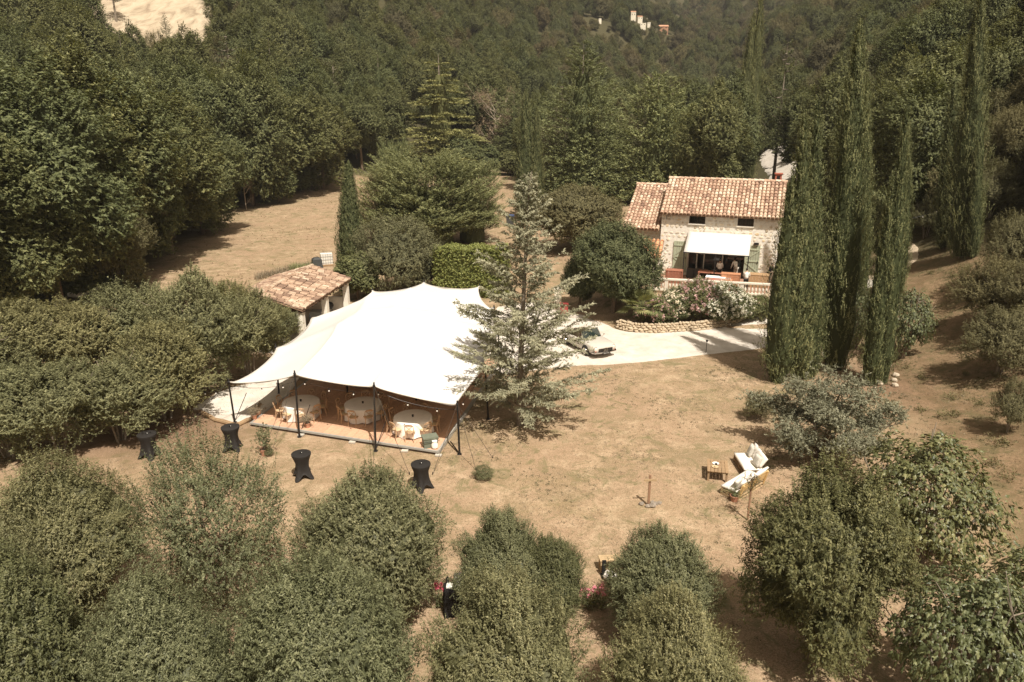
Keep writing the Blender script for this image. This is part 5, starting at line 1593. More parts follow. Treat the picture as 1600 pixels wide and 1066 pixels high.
# darker outer hem
hem = MB(); loop_ = Fc + Rc[1:] + list(reversed(Bc))[1:] + list(reversed(Lc))[1:]
hem.tube(loop_, .022, 5, cap=False); hem.build('hem', mat('hem_webbing', (.42, .38, .33), .8, .1, 5), tent)
def pole(base, top):
    o = MB(); b = Vector(base); t = Vector(top); d = (t - b).normalized()
    o.tube([b, b + (t - b) * .5, t + d * .16], [.048, .048, .036], 8); po = o.build('pole', black_pt, tent)
    MB().lathe([(.11, 0), (.11, .02), (.05, .04)], 10, tuple(b)).build('foot_plate', black_pt, po)
    MB().lathe([(.05, -.05), (.07, 0), (.05, .05)], 8, tuple(t)).build('collar', black_pt, po)
def rope(a, b, r=.010):
    MB().tube([a, b], r, 4).build('guy_rope', rope_m, tent)
    MB().tube([Vector(b) - Vector((0, 0, .15)), Vector(b) + Vector((0, 0, .14))], .018, 5).build('peg', black_pt, tent)
pole(P(367, 660), front[0]); pole(P(468, 683), front[1]); pole(P(587, 705), front[2]); pole(P(718, 710), front[3])
for p in right[1:4]: pole((p.x + .12, p.y, 0), p)
for p in left[1:3] + [back[0], back[1], back[2]]: pole((p.x - .1, p.y + .05, 0), p)
for u, v in ((.33, .36), (.66, .36), (.34, .70), (.68, .70)):
    q = V[int(round(u * nu)) * (nv + 1) + int(round(v * nv))]; o = MB().tube([(q.x, q.y, DZ), (q.x, q.y, q.z - .04)], .05, 8).build('pole', black_pt, tent)
rope(front[0], P(278, 683)); rope(front[0], P(300, 655)); rope(front[1], P(425, 706)); rope(front[1], P(404, 722)); rope(front[2], P(584, 752)); rope(front[2], P(640, 742)); rope(front[3], P(676, 742)); rope(front[3], P(744, 735)); rope(front[3], P(770, 716))
for p in right[1:3]: rope(p, (p.x + 2.2, p.y - .2, 0))
# short inner brace poles
MB().tube([P(718, 709), P(704, 690, .2)], .03, 6).build('brace', black_pt, tent)
for (px, py), (qx, qy) in (((468, 680), (472, 668)), ((587, 703), (592, 690)), ((367, 658), (373, 648))):
    MB().tube([P(px, py), Vector(P(qx, qy)) + Vector((.35, .45, 1.0))], .018, 6).build('brace', black_pt, tent)

# string lights along the eaves
bulb_m, nt, b_, out_ = newmat('frosted_bulb')
b_.inputs['Base Color'].default_value = (.85, .80, .70, 1); b_.inputs['Roughness'].default_value = .2
bulb_me = MB().ball((0, 0, -.05), .034, 8, 6).mesh('bulb', bulb_m, True)
sock_me = MB().tube([(0, 0, 0), (0, 0, .07)], .022, 6).mesh('socket', black_pt)
def lights(label, pts, per=.75, sag=.22):
    pts = [Vector(p) for p in pts]; o = thing('string_lights', label, 'string lights', tuple(pts[0]), 0, 'festoon lights of the party')
    cab = []
    for a, b in zip(pts[:-1], pts[1:]):
        n = max(4, int((b - a).length / .25))
        for i in range(n): f = i / n; cab.append(a.lerp(b, f) + Vector((0, 0, -sag * 4 * f * (1 - f))) - pts[0])
    cab.append(pts[-1] - pts[0])
    MB().tube(cab, .008, 4).build('cable', black_pt, o)
    d = 0
    for p, q in zip(cab[:-1], cab[1:]):
        d += (q - p).length
        if d >= per:
            d = 0; bo = link('bulb', bulb_me, o, tuple(q - Vector((0, 0, .08)))); link('socket', sock_me, bo)
inn = Vector((.1, .35, -.42))
lights('festoon lights sagging under the front edge of the tent', [front[0] + Vector((.3, .15, -.3)), front[1] + inn, front[2] + inn, front[3] + inn], 1.25)
lights('festoon lights hanging along the open right side of the tent', [front[3] + Vector((-.2, .3, -.4)), right[1] + Vector((-.25, 0, -.45)), right[2] + Vector((-.25, 0, -.45))], 1.1)
lights('festoon lights running from the corner pole into the hedge', [front[0] + Vector((-.1, -.1, -.2)), Vector(P(300, 640)) + Vector((0, 0, 1.3)), Vector(P(225, 650)) + Vector((0, 0, 1.9))], .9, .3)
lights('festoon lights strung from the fig bush cypress to the very tall hillside cypress', [T(1400, 440) + Vector((0, 0, 4.6)), T(1492, 395) + Vector((0, 0, 4.3))], 1.0, .3)

# ------------------------------------------------------------------ round tables and cross-back chairs
linen = mat('white_linen', (.86, .81, .74), .9, .06, 3, .15, bump=.15, bscale=40)
beech = mat('pale_beech', (.52, .335, .195), .55, .15, 7, .3)
straw = mat('straw_seat', (.58, .43, .26), .85, .2, 25, .15)
def cloth_mesh(r, h, drop, seed):
    rg = random.Random(seed); n = 72; V = [(0, 0, h)]; F = []
    ph = [rg.uniform(0, 6.28) for _ in range(3)]
    rings = [(r * .5, h, 0), (r * .97, h, 0), (r, h - .012, 0), (r * 1.005, h - .06, .10), (r * 1.01, h - drop * .5, .6), (r * 1.02, h - drop, 1.0)]
    for rr, z, w in rings:
        for k in range(n):
            a = 6.2832 * k / n
            fold = .050 * math.sin(a * 9 + ph[0]) + .030 * math.sin(a * 14 + ph[1]) + .02 * math.sin(a * 5 + ph[2])
            q = rr + fold * w
            V.append((q * math.cos(a), q * math.sin(a), z + .02 * w * math.sin(a * 4)))
    for k in range(n): F.append((0, 1 + k, 1 + (k + 1) % n))
    for i in range(len(rings) - 1):
        for k in range(n):
            k2 = (k + 1) % n
            F.append((1 + i * n + k, 1 + (i + 1) * n + k, 1 + (i + 1) * n + k2, 1 + i * n + k2))
    me = bpy.data.meshes.new('tablecloth'); me.from_pydata(V, [], F); me.materials.append(linen); me.polygons.foreach_set('use_smooth', [True] * len(F)); me.update()
    return me

def chair_parts(root):
    MB().lathe([(.19, .435), (.215, .445), (.215, .465), (.19, .475)], 16, (0, .0, 0), 1, 1.0).build('seat', straw, root, True)
    rim = MB(); rim.tube([(.212 * math.cos(a), .212 * math.sin(a), .45) for a in np.linspace(0, 6.2832, 17)], .018, 6, cap=False); rim.build('seat_rim', beech, root, True)
    for s in (-1, 1):
        MB().tube([(s * .17, .16, .45), (s * .20, .20, 0)], [.019, .014], 6).build('leg', beech, root)
        MB().tube([(s * .20, -.27, 0), (s * .185, -.20, .45)], [.014, .019], 6).build('leg', beech, root)
    bow = [(-.185, -.20, .44), (-.20, -.235, .66), (-.19, -.275, .82), (-.12, -.305, .895), (0, -.315, .905), (.12, -.305, .895), (.19, -.275, .82), (.20, -.235, .66), (.185, -.20, .44)]
    MB().tube(bow, .018, 6).build('backrest_hoop', beech, root, True)
    MB().box((0, -.305, .865), (.30, .018, .075)).build('top_rail', beech, root)
    for s in (-1, 1):
        MB().tube([(-s * .175, -.21, .50), (0, -.265, .68), (s * .17, -.295, .84)], .012, 5).build('cross_brace', beech, root, True)
    ar = MB()
    for s in (-1, 1): ar.tube([(s * .19, .18, .12), (s * .175, .10, .33), (0, .0, .42)], .009, 4); ar.tube([(s * .195, -.25, .12), (s * .18, -.16, .34), (0, -.02, .42)], .009, 4)
    ar.build('leg_arches', beech, root, True)

G9 = 'cross back chairs round the tables under the tent'
first_chair = None
def put_chair(x, y, rz, label):
    global first_chair
    if first_chair is None:
        first_chair = thing('cross_back_chair', label, 'chair', (x, y, DZ), rz, G9); chair_parts(first_chair); return
    copy_thing(first_chair, (x, y, DZ), rz, label)
ords = ['first', 'second', 'third', 'fourth', 'fifth', 'sixth', 'seventh', 'eighth', 'ninth']
def round_table(c, r, n, a0, where, seed, skip=()):
    short = {1: 'left', 2: 'middle', 3: 'right', 4: 'rear'}[seed]
    t = thing('round_table', f'round table under a white cloth {where}', 'table', (c[0], c[1], DZ), 0, 'round dining tables')
    MB().lathe([(r - .02, .715), (r - .02, .738)], 40).build('tabletop', beech, t)
    for k in range(4):
        a = .785 + k * 1.571; MB().tube([(math.cos(a) * r * .6, math.sin(a) * r * .6, 0), (math.cos(a) * r * .55, math.sin(a) * r * .55, .71)], .02, 6).build('leg', iron, t)
    o = link('tablecloth', cloth_mesh(r, .745, .70, seed), None, (c[0], c[1], DZ)); tag(o, f'long white cloth of the table {where}', 'tablecloth', 'white round tablecloths')
    cd = thing('candle_glass', f'tiny candle glass on the {short} round table of the deck', 'candle', (c[0], c[1], DZ + .745)); MB().lathe([(.04, 0), (.05, .10), (.045, .10), (.035, .01)], 10, closed=False).build('glass', glass_d, cd); MB().lathe([(.03, .0), (.03, .06)], 8).build('wax', linen, cd)
    for k in range(n):
        if k in skip: continue
        a = a0 + 6.2832 * k / n
        rr = r + .10
        side = ('front' if math.sin(a) < -.5 else 'back' if math.sin(a) > .5 else 'side')
        hor = 'left' if math.cos(a) < -.25 else 'right' if math.cos(a) > .25 else 'middle'
        put_chair(c[0] + math.cos(a) * rr, c[1] + math.sin(a) * rr, a + math.pi / 2 + rnd.uniform(-.12, .12), f'{ords[k]} cross back chair, {side} {hor} of the {short} round table')
tA, tB, tC = P(470, 627, .95), P(567, 630, .95), P(645, 651, .95)
round_table(tA, .90, 9, -1.35, 'on the left of the deck', 1)
round_table(tB, .90, 9, -1.15, 'behind the middle front pole', 2)
round_table(tC, .90, 9, -1.57, 'beside the cool box', 3)
round_table(Vector((-8.2, 38.2, 0)), .90, 8, .2, 'deep in the tent shade', 4, skip=(1, 2, 3))

# cool box, lamp jar, pots on the deck
cb = thing('cool_box', 'grey green cool box on the front right corner of the deck', 'cool box', tuple(deck_pt(672, 697)), .35)
cbm = mat('grey_green_plastic', (.165, .18, .135), .55, .1, 5, .3)
MB().box((0, 0, .22), (.62, .42, .44), taper=1.06).build('body', cbm, cb); MB().box((0, 0, .475), (.70, .50, .07)).build('lid', cbm, cb)
MB().tube([(-.36, -.1, .42), (-.37, -.28, .33), (.37, -.28, .33), (.36, -.1, .42)], .014, 6).build('handle', iron, cb)
jr = thing('glass_jar', 'white glass jar lantern standing in front of the cool box', 'jar', tuple(deck_pt(678, 699) + Vector((.05, -.1, 0))))
MB().lathe([(.09, 0), (.15, .06), (.16, .20), (.11, .30), (.11, .33)], 14).build('jar', bulb_m, jr, True); MB().lathe([(.12, .33), (.12, .37)], 14).build('lid', linen, jr)
terracotta = mat('terracotta_pot', (.48, .24, .15), .85, .2, 8)
def potted(px, py, z, label, hgt, leaf, spread=.5, pr=.13, ph=.24, nsp=70, cat='potted plant', name='potted_plant', droopy=False, pos=None):
    b = P(px, py, z) if pos is None else pos
    o = thing(name, label, cat, tuple(b))
    MB().lathe([(pr * .72, 0), (pr, ph * .86), (pr * 1.12, ph * .86), (pr * 1.12, ph), (pr * .95, ph), (pr * .9, ph * .85)], 12, closed=False).build('pot', terracotta, o, True)
    MB().lathe([(pr * .9, ph * .84), (.001, ph * .86)], 12, closed=False).build('soil', dark_wood, o)
    g = np.random.default_rng(int(px))
    if droopy:
        O = np.tile([0, 0, ph * .9], (nsp, 1)) + g.normal(size=(nsp, 3)) * .03
        D = unit(g.normal(size=(nsp, 3)) * np.array([spread, spread, .2]) + np.array([0, 0, 1.0]))
        p, nr, ax, ln, wd, ti = sprigs(g, O, D, hgt * g.uniform(.7, 1.1, nsp), 7, .17, .014, spread=.12, droop=.5)
    else:
        O = g.normal(size=(nsp, 3)) * np.array([spread * .35, spread * .35, hgt * .25]) + np.array([0, 0, ph + hgt * .5])
        O[:, 2] = np.clip(O[:, 2], ph * .9, None)
        D = unit(g.normal(size=(nsp, 3)) + np.array([0, 0, .8]))
        p, nr, ax, ln, wd, ti = sprigs(g, O, D, g.uniform(.1, .28, nsp), 9, .085, .04, spread=.6)
        MB().tube([(0, 0, ph * .8), (0, 0, ph + hgt * .5)], .012, 5).build('stem', bark, o)
    link('foliage', leaf_mesh('pot_foliage', p, nr, ax, ln, wd, ti, LF[leaf]), o)
    return o
potted(398, 655, DZ, 'pot of pale grass on the left corner of the deck', .55, 'dry', .45, droopy=True, nsp=110)
potted(404, 648, DZ, 'round pot behind the pale grass on the deck corner', .30, 'dry', .35, nsp=40)
potted(481, 668, DZ, 'pot of feathery straw coloured grass by the second tent pole', .60, 'dry', .40, droopy=True, nsp=130)
potted(413, 711, 0, 'slim green shrub in a pot on the grass before the deck', .95, 'shrub', .55, .17, .30, 120)
b = P(755, 748); plant('sparse_shrub', 'weed_clump', tuple(b), .6, .95, .3, 'small green weed clump alone on the dry lawn', 'plant')
b = P(421, 690); plant('sparse_shrub', 'weed_sprig', tuple(P(420, 712)), .4, .5, .3, 'little green sprout beside the potted shrub on the lawn', 'plant')

# ------------------------------------------------------------------ cocktail tables in black stretch covers
lycra = mat('black_stretch_cover', (.022, .019, .017), .75, .15, 4, .3)
def cocktail_mesh():
    n = 48; V = []; F = []
    rings = [(.400, 1.10), (.402, 1.07), (.37, .98), (.30, .78), (.265, .56), (.27, .38), (.31, .20), (.37, .06), (.40, .0)]
    for i, (r, z) in enumerate(rings):
        f = max(0, (0.8 - z) / .8)
        for k in range(n):
            a = 6.2832 * k / n
            s = abs(math.cos(2 * a)) ** 3                     # pulled out to four feet
            V.append(((r * (1 - .30 * f) + f * s * .24) * math.cos(a), (r * (1 - .30 * f) + f * s * .24) * math.sin(a), z + (.24 * f ** 3 * (1 - s) if i >= 6 else 0)))
    for i in range(len(rings) - 1):
        for k in range(n): k2 = (k + 1) % n; F.append((i * n + k, (i + 1) * n + k, (i + 1) * n + k2, i * n + k2))
    me = bpy.data.meshes.new('stretch_cover'); me.from_pydata(V, [], F); me.materials.append(lycra); me.polygons.foreach_set('use_smooth', [True] * len(F)); me.update()
    return me
cme = cocktail_mesh(); topm = MB().lathe([(.398, 1.095), (.402, 1.112), (.39, 1.118)], 40).mesh('table_top', lycra, True)
for i, (px, py, lab) in enumerate([(235, 714, 'black covered cocktail table farthest left, beside the long hedge'), (364, 702, 'black covered cocktail table half hidden by a shrub near the corner tent pole'),
                                   (474, 746, 'black covered cocktail table in front of the second tent pole'), (659, 763, 'black covered cocktail table in front of the deck corner with the cool box')]):
    o = thing('cocktail_table', lab, 'table', tuple(P(px, py)), .5 + i * .37, 'standing tables in black stretch covers')
    link('stretch_cover', cme, o); link('table_top', topm, o)
    a = thing('ashtray', f'small dark ashtray on the {("farthest left", "half hidden", "second pole", "deck corner")[i]} cocktail table', 'ashtray', tuple(P(px, py) + Vector((0, 0, 1.118))))
    MB().lathe([(.045, 0), (.055, .03), (.048, .03), (.04, .01)], 12, closed=False).build('bowl', iron, a); MB().lathe([(.012, .0), (.012, .05)], 6, (.03, 0, 0)).build('stub', linen, a)

# ------------------------------------------------------------------ pallet lounge
pallet_w = mat('pallet_wood', (.46, .33, .19), .85, .22, 6, .15, bump=.3, bscale=40)
pallet_new = mat('fresh_pine_plank', (.62, .43, .20), .8, .16, 6, .2)
old_wood = mat('old_brown_planks', (.33, .22, .125), .85, .25, 6, .15, bump=.3, bscale=40)
cushion = mat('white_cushion', (.82, .76, .67), .9, .05, 3, .15)
def soft_box(d, bulge=.03, n=8):
    V = []; F = []
    mb = MB(); nx, ny = n, n
    for top in (0, 1):
        for i in range(nx + 1):
            for j in range(ny + 1):
                x, y = i / nx - .5, j / ny - .5
                e = (1 - (2 * abs(x)) ** 6) * (1 - (2 * abs(y)) ** 6)
                V.append((x * d[0], y * d[1], (d[2] / 2 * (.55 + .45 * e ** .5) + bulge * e * math.cos(x * 2) * .5) * (1 if top else -1)))
    N = (nx + 1) * (ny + 1)
    for i in range(nx):
        for j in range(ny):
            a = i * (ny + 1) + j; F.append((N + a, N + a + ny + 1, N + a + ny + 2, N + a + 1)); F.append((a, a + 1, a + ny + 2, a + ny + 1))
    bd = [i * (ny + 1) for i in range(nx + 1)] + [nx * (ny + 1) + j for j in range(1, ny + 1)] + [i * (ny + 1) + ny for i in range(nx - 1, -1, -1)] + [j for j in range(ny - 1, 0, -1)]
    for a, b in zip(bd, bd[1:] + bd[:1]): F.append((a, b, N + b, N + a))
    me = bpy.data.meshes.new('cushion'); me.from_pydata(V, [], F); me.materials.append(cushion); me.polygons.foreach_set('use_smooth', [True] * len(F)); me.update()
    return me
def pallet_sofa(name, label, c, rz, L, dp, back_wood, frontc, pillow_side):
    """local y+ is the back; sits along x"""
    o = thing(name, label, 'sofa', c, rz, 'pallet sofas of the lawn lounge')
    slat = MB().box((0, 0, 0), (L, .095, .022)).mesh('slat', frontc); runner = MB().box((0, 0, 0), (.09, dp, .09)).mesh('block', frontc)
    for lvl in (0, 1):
        z = .0 + lvl * .145
        for k in range(4): link('slat', slat, o, (0, -dp / 2 + .05 + k * (dp - .1) / 3, z + .012)); link('slat', slat, o, (0, -dp / 2 + .05 + k * (dp - .1) / 3, z + .126))
        for s in (-1, 0, 1): link('block', runner, o, (s * (L / 2 - .05), 0, z + .068))
    if back_wood:
        bs = MB().box((0, 0, 0), (L, .022, .115)).mesh('back_slat', back_wood)
        for k in range(3): b = link('slat', bs, o, (0, dp / 2 + .02 + k * .035, .40 + k * .135)); b.rotation_euler[0] = -.25
        for s in (-1, 0, 1): MB().box((s * (L / 2 - .1), dp / 2 + .07, .42), (.08, .05, .62), rx=-.25).build('back_post', back_wood, o)
    link('seat_cushion', soft_box((L - .02, dp - .08, .15)), o, (0, -.04, .37))
    bc = link('back_cushion', soft_box((L - .04, .50, .15)), o, (0, dp / 2 - .04, .66)); bc.rotation_euler = (R(57), 0, 0)
    return o
s1 = pallet_sofa('pallet_sofa', 'white cushioned pallet sofa facing the low table, its tall back to the silver shrub', (10.12, 28.35, 0), R(-90), 1.55, .82, None, old_wood, 1)
s2 = pallet_sofa('pallet_sofa', 'white cushioned pallet sofa seen from behind with a fresh plank back', (9.38, 26.62, 0), R(42 + 180), 2.0, .80, pallet_new, pallet_w, 0)
stripe = mat('striped_linen', (.62, .58, .50), .9, .3, 18, .15)
def pillow(loc, rot, label, m=stripe):
    me = soft_box((.46, .46, .14), .05); me.materials.clear(); me.materials.append(m)
    o = link('pillow', me, None, loc); o.rotation_euler = rot; tag(o, label, 'pillow')
pillow((10.28, 27.80, .70), (R(70), 0, R(-80)), 'striped pillow leaning on the back of the sofa by the silver shrub')
pillow((10.30, 28.72, .72), (R(70), 0, R(-98)), 'grey patterned pillow at the far end of the sofa by the silver shrub')
pillow((8.95, 26.06, .62), (R(68), .2, R(222)), 'patterned pillow at the near end of the plank backed sofa', stripe)
lt_ = thing('low_table', 'low brown plank table between the two pallet sofas', 'table', (8.62, 27.73, 0), R(-13))
tsl = MB().box((0, 0, 0), (.128, 1.12, .028)).mesh('slat', old_wood)
for k in range(6): link('slat', tsl, lt_, (-.36 + k * .144, 0, .485 + rnd.uniform(-.003, .003)))
for s in (-1, 1):
    for q in (-1, 1): MB().box((s * .36, q * .46, .235), (.08, .08, .47)).build('leg', old_wood, lt_)
    MB().box((0, s * .46, .43), (.80, .03, .08)).build('rail', old_wood, lt_)
for i, (dx, dy, m, nm, lab) in enumerate(((-.02, .18, linen, 'cream_hat', 'cream saucer at the far side of the low plank table'), (-.12, -.12, straw, 'straw_saucer', 'straw coloured saucer near the middle of the low plank table'))):
    o = thing('saucer', lab, 'saucer', (8.6 + dx, 27.7 + dy, .50)); MB().lathe([(.06, 0), (.13, .02), (.14, .035), (.125, .03), (.05, .012)], 16, closed=True).build('dish', m, o)
    MB().ball((0, 0, .045), (.05, .05, .03), 8, 6).build('knob', m, o)
o = thing('dark_cup', 'dark cup between the two saucers on the low table', 'cup', (8.56, 27.75, .50)); MB().lathe([(.035, 0), (.045, .09), (.038, .09), (.03, .01)], 10, closed=False).build('cup', iron, o); MB().tube([(.045, 0, .07), (.075, 0, .05), (.042, 0, .025)], .008, 5).build('handle', iron, o)
ph_ = potted(1147, 783, 0, 'potted palm with spiky leaves behind the plank backed sofa', .75, 'olean', .9, .17, .26, 60, droopy=True)

# posts on the lawn
rust = mat('rusty_brown_post', (.30, .175, .105), .85, .25, 7)
p1 = thing('wooden_post', 'short brown post with a pale cross bar standing alone on the lawn', 'post', tuple(P(1013, 790)))
MB().box((0, 0, .66), (.085, .07, 1.34)).build('upright', rust, p1); MB().box((.0, -.06, 1.14), (.48, .03, .09), rz=.05).build('cross_bar', pallet_w, p1)
p2 = thing('wooden_post', 'tall thin rusty post with a dried bouquet tied to its top', 'post', tuple(P(1168, 813)))
MB().box((0, 0, .86), (.06, .055, 1.74)).build('upright', rust, p2)
g = np.random.default_rng(4); O = g.normal(size=(60, 3)) * np.array([.12, .1, .16]) + np.array([-.02, -.05, 1.62]); D = unit(g.normal(size=(60, 3)) + np.array([-.2, 0, .6]))
link('bouquet', leaf_mesh('dried_bouquet', *sprigs(g, O, D, g.uniform(.12, .3, 60), 7, .10, .03, spread=.5), LF['woodb']), p2)
for i, (dx, dy, r) in enumerate(((-.26, .05, .11), (-.05, -.13, .10), (.14, -.10, .15), (.30, .05, .11), (.46, .12, .10), (.20, .18, .09))):
    b = P(1013, 790); mb = MB().ball((0, 0, r * .5), (r, r * .8, r * .7), 8, 6, .2, rng_)
    o = mb.build('rock', mat('grey_rock', (.28, .235, .19), .95, .3, 8, .1, bump=.5), None, loc=(b.x + dx, b.y + dy, 0)); tag(o, ['flat rock left of', 'small rock before', 'biggest rock at the foot of', 'rock right of', 'outermost rock right of', 'little rock behind'][i] + ' the short post on the lawn', 'rock', 'rocks round the short post')

# boulders and stones
rock_p = mat('pale_boulder', (.50, .42, .32), .95, .3, 5, .1, bump=.5)
def rock(px, py, r, label, group=None, m=rock_p, useT=False):
    b = T(px, py); mb = MB().ball((0, 0, r * .4), (r, r * .8, r * .65), 9, 6, .17, rng_)
    tag(mb.build('boulder', m, None, loc=tuple(b), rz=rng_.uniform(0, 3)), label, 'rock', group)
rock(312, 605, .65, 'largest grey boulder at the end of the gravel patch', 'boulders by the gravel patch'); rock(327, 596, .4, 'smaller boulder behind the largest one by the gravel', 'boulders by the gravel patch'); rock(303, 617, .3, 'low boulder under the hedge by the gravel', 'boulders by the gravel patch')
for i, (px, py, r) in enumerate([(118, 463, .8), (128, 459, 1.0), (139, 455, .8), (150, 452, .7), (159, 447, .5), (96, 478, .6)]):
    rock(px, py, r, ['low pale rock in the line at the wood edge', 'largest pale rock of the line at the wood edge', 'middle pale rock of the line at the wood edge', 'flat pale rock of the line at the wood edge', 'last small pale rock towards the field', 'separate pale rock nearest the hedge'][i], 'pale rocks at the wood edge', white_pt)
for i, (px, py, r) in enumerate([(1377, 583, .22), (1370, 592, .2), (1384, 588, .18), (1374, 601, .26), (1398, 604, .2), (1397, 596, .18), (1388, 572, .2), (1399, 588, .2), (1366, 610, .16), (1371, 655, .2), (1376, 662, .15), (1437, 513, .25)]):
    rock(px, py, r, 'pale stone ' + ['topmost on the left of the dark gap', 'in the left face of the stone step', 'close beside the dark gap', 'largest in the broken step', 'on the right lip of the gap', 'half buried right of the gap', 'at the head of the step below the fig bush', 'high on the right lip', 'lowest below the twin tipped cypress', 'lying under the silver shrub', 'small one near the silver shrub', 'alone on the bank right of the fig bush'][i], 'stones of the broken step on the bank')
# log edging of the gravel patch
for i, (a, b, lab) in enumerate((((312, 643), (336, 656), 'left log edging the gravel patch'), ((336, 656), (366, 664), 'log edging the gravel patch beside the corner pole'), ((372, 664), (396, 653), 'log edging the gravel patch next to the deck'))):
    A_, B_ = P(*a, .07), P(*b, .07); mb = MB().tube([Vector((0, 0, 0)), (B_ - A_) * .5 + Vector((0, 0, .02)), B_ - A_], [.11, .12, .10], 9)
    tag(mb.build('edging_log', old_wood, None, loc=tuple(A_)), lab, 'log', 'logs edging the gravel patch')

# utility pole in the wood
up = P(526, 165, 10); b = T(527, 205)
upo = thing('utility_pole', 'bare wooden utility pole standing above the wood', 'pole', (b.x, b.y, b.z)); zt = z_at(b.y, 104)
MB().tube([(0, 0, -.5), (0, 0, zt - b.z)], [.20, .14], 8).build('shaft', bark_grey, upo); MB().box((0, 0, zt - b.z - .6), (1.2, .12, .12)).build('cross_arm', bark_grey, upo)
yb = T(563, 166); yh = thing('barn', 'small pale walled barn glimpsed between the wood trees', 'building', (yb.x, yb.y, yb.z + 4.0), .3)
MB().box((0, 0, -1), (6.4, 4, 5.0)).build('wall', mat('ochre_wall', (.62, .47, .33), .9, .15, .8), yh)
MB().add([(-3.5, -2.4, 1.5), (3.5, -2.4, 1.5), (3.5, 2.4, 1.5), (-3.5, 2.4, 1.5), (-3.5, 0, 2.5), (3.5, 0, 2.5)], [(0, 1, 5, 4), (2, 3, 4, 5), (0, 4, 3), (1, 2, 5), (3, 2, 1, 0)]).build('roof', mat('grey_sheet_roof', (.30, .25, .20), .7, .1, 1), yh)

# ------------------------------------------------------------------ white open roadster
paint = mat('ivory_car_paint', (.52, .475, .41), .28, .03, 1, .5)
chrome = mat('chrome', (.62, .58, .53), .18, .05, 3, .5, 1.0)
rubber = mat('tyre_rubber', (.022, .02, .019), .85, .2, 10)
dark_lea = mat('dark_leather', (.06, .035, .026), .55, .2, 8)
ANG = R(-63)
fw_, rt_ = Vector((math.cos(ANG), math.sin(ANG), 0)), Vector((math.sin(ANG), -math.cos(ANG), 0))
cpos = P(917, 556) - fw_ * 1.22 - rt_ * .72
car = thing('convertible_car', 'ivory white open top classic roadster parked on the gravel driveway', 'car', tuple(cpos + Vector((0, 0, .035))), ANG)
# half width, bottom, shoulder (belt) and deck height along the car; x forward
stn = [(-2.15, .60, .42, .60, .66), (-2.05, .74, .34, .68, .74), (-1.75, .83, .26, .78, .83), (-1.25, .87, .22, .82, .87), (-.70, .88, .20, .83, .88), (-.20, .88, .20, .83, .87), (.35, .88, .20, .83, .88),
       (.80, .88, .20, .83, .90), (1.25, .87, .22, .82, .89), (1.70, .85, .26, .79, .85), (2.00, .80, .32, .74, .79), (2.12, .72, .38, .66, .72), (2.16, .66, .42, .60, .66)]
def car_sec(x, w, zb, zs, zd):
    half = [(0, zb), (w * .80, zb), (w * .95, zb + .10), (w * 1.0, (zb + zs) * .5 + .03), (w * .985, zs - .05), (w * .93, zs + .005), (w * .84, zs + .02), (w * .55, zd - .005), (0, zd + .015)]
    pts = half + [(-y, z) for y, z in reversed(half[1:-1])]
    return [(x, y, z) for y, z in pts]
secs = [car_sec(*s) for s in stn]; n = len(secs[0]); V = [p for s in secs for p in s]; F = []
top_i = {6, 7, 8, 9}                                   # faces of the upper deck, left open over the seats
for i in range(len(secs) - 1):
    for k in range(n):
        k2 = (k + 1) % n
        xm = (stn[i][0] + stn[i + 1][0]) / 2
        if -1.0 < xm < .55 and k in (6, 7, 8, 9): continue
        F.append((i * n + k, (i + 1) * n + k, (i + 1) * n + k2, i * n + k2))
F.append(tuple(range(n))); F.append(tuple((len(secs) - 1) * n + k for k in reversed(range(n))))
bm2 = bpy.data.meshes.new('body'); bm2.from_pydata(V, [], F); bm2.materials.append(paint); bm2.polygons.foreach_set('use_smooth', [True] * len(F)); bm2.update()
try: bm2.set_sharp_from_angle(angle=R(50))
except Exception: pass
body = link('body', bm2, car)
MB().box((-.18, 0, .42), (1.45, 1.42, .04)).build('cabin_floor', dark_lea, body)
tub = MB()
for s in (-1, 1): tub.box((-.18, s * .73, .62), (1.45, .03, .42))
tub.box((-.90, 0, .62), (.03, 1.46, .42)); tub.box((.55, 0, .64), (.03, 1.46, .44)); tub.build('cabin_lining', dark_lea, body)
MB().box((.44, 0, .80), (.25, 1.40, .16)).build('dashboard', dark_lea, body)
for s in (-1, 1):
    seat = MB().box((-.35, s * .36, .52), (.52, .50, .16)).build('seat', dark_lea, car)
    MB().box((-.66, s * .36, .80), (.14, .48, .52), ry=-.22).build('seat_back', dark_lea, seat)
sw_ = MB(); sw_.tube([(.20 + .08 * math.sin(a), .36 + .19 * math.cos(a), .86 + .17 * math.sin(a)) for a in np.linspace(0, 6.2832, 15)], .014, 5, cap=False); sw_.tube([(.22, .17, .86), (.22, .55, .86)], .012, 4); sw_.tube([(.22, .36, .86), (.45, .36, .72)], .02, 5); sw_.build('steering_wheel', iron, car)
MB().box((-1.16, 0, .90), (.42, 1.46, .15), taper=.88).build('folded_roof_cover', dark_lea, car)
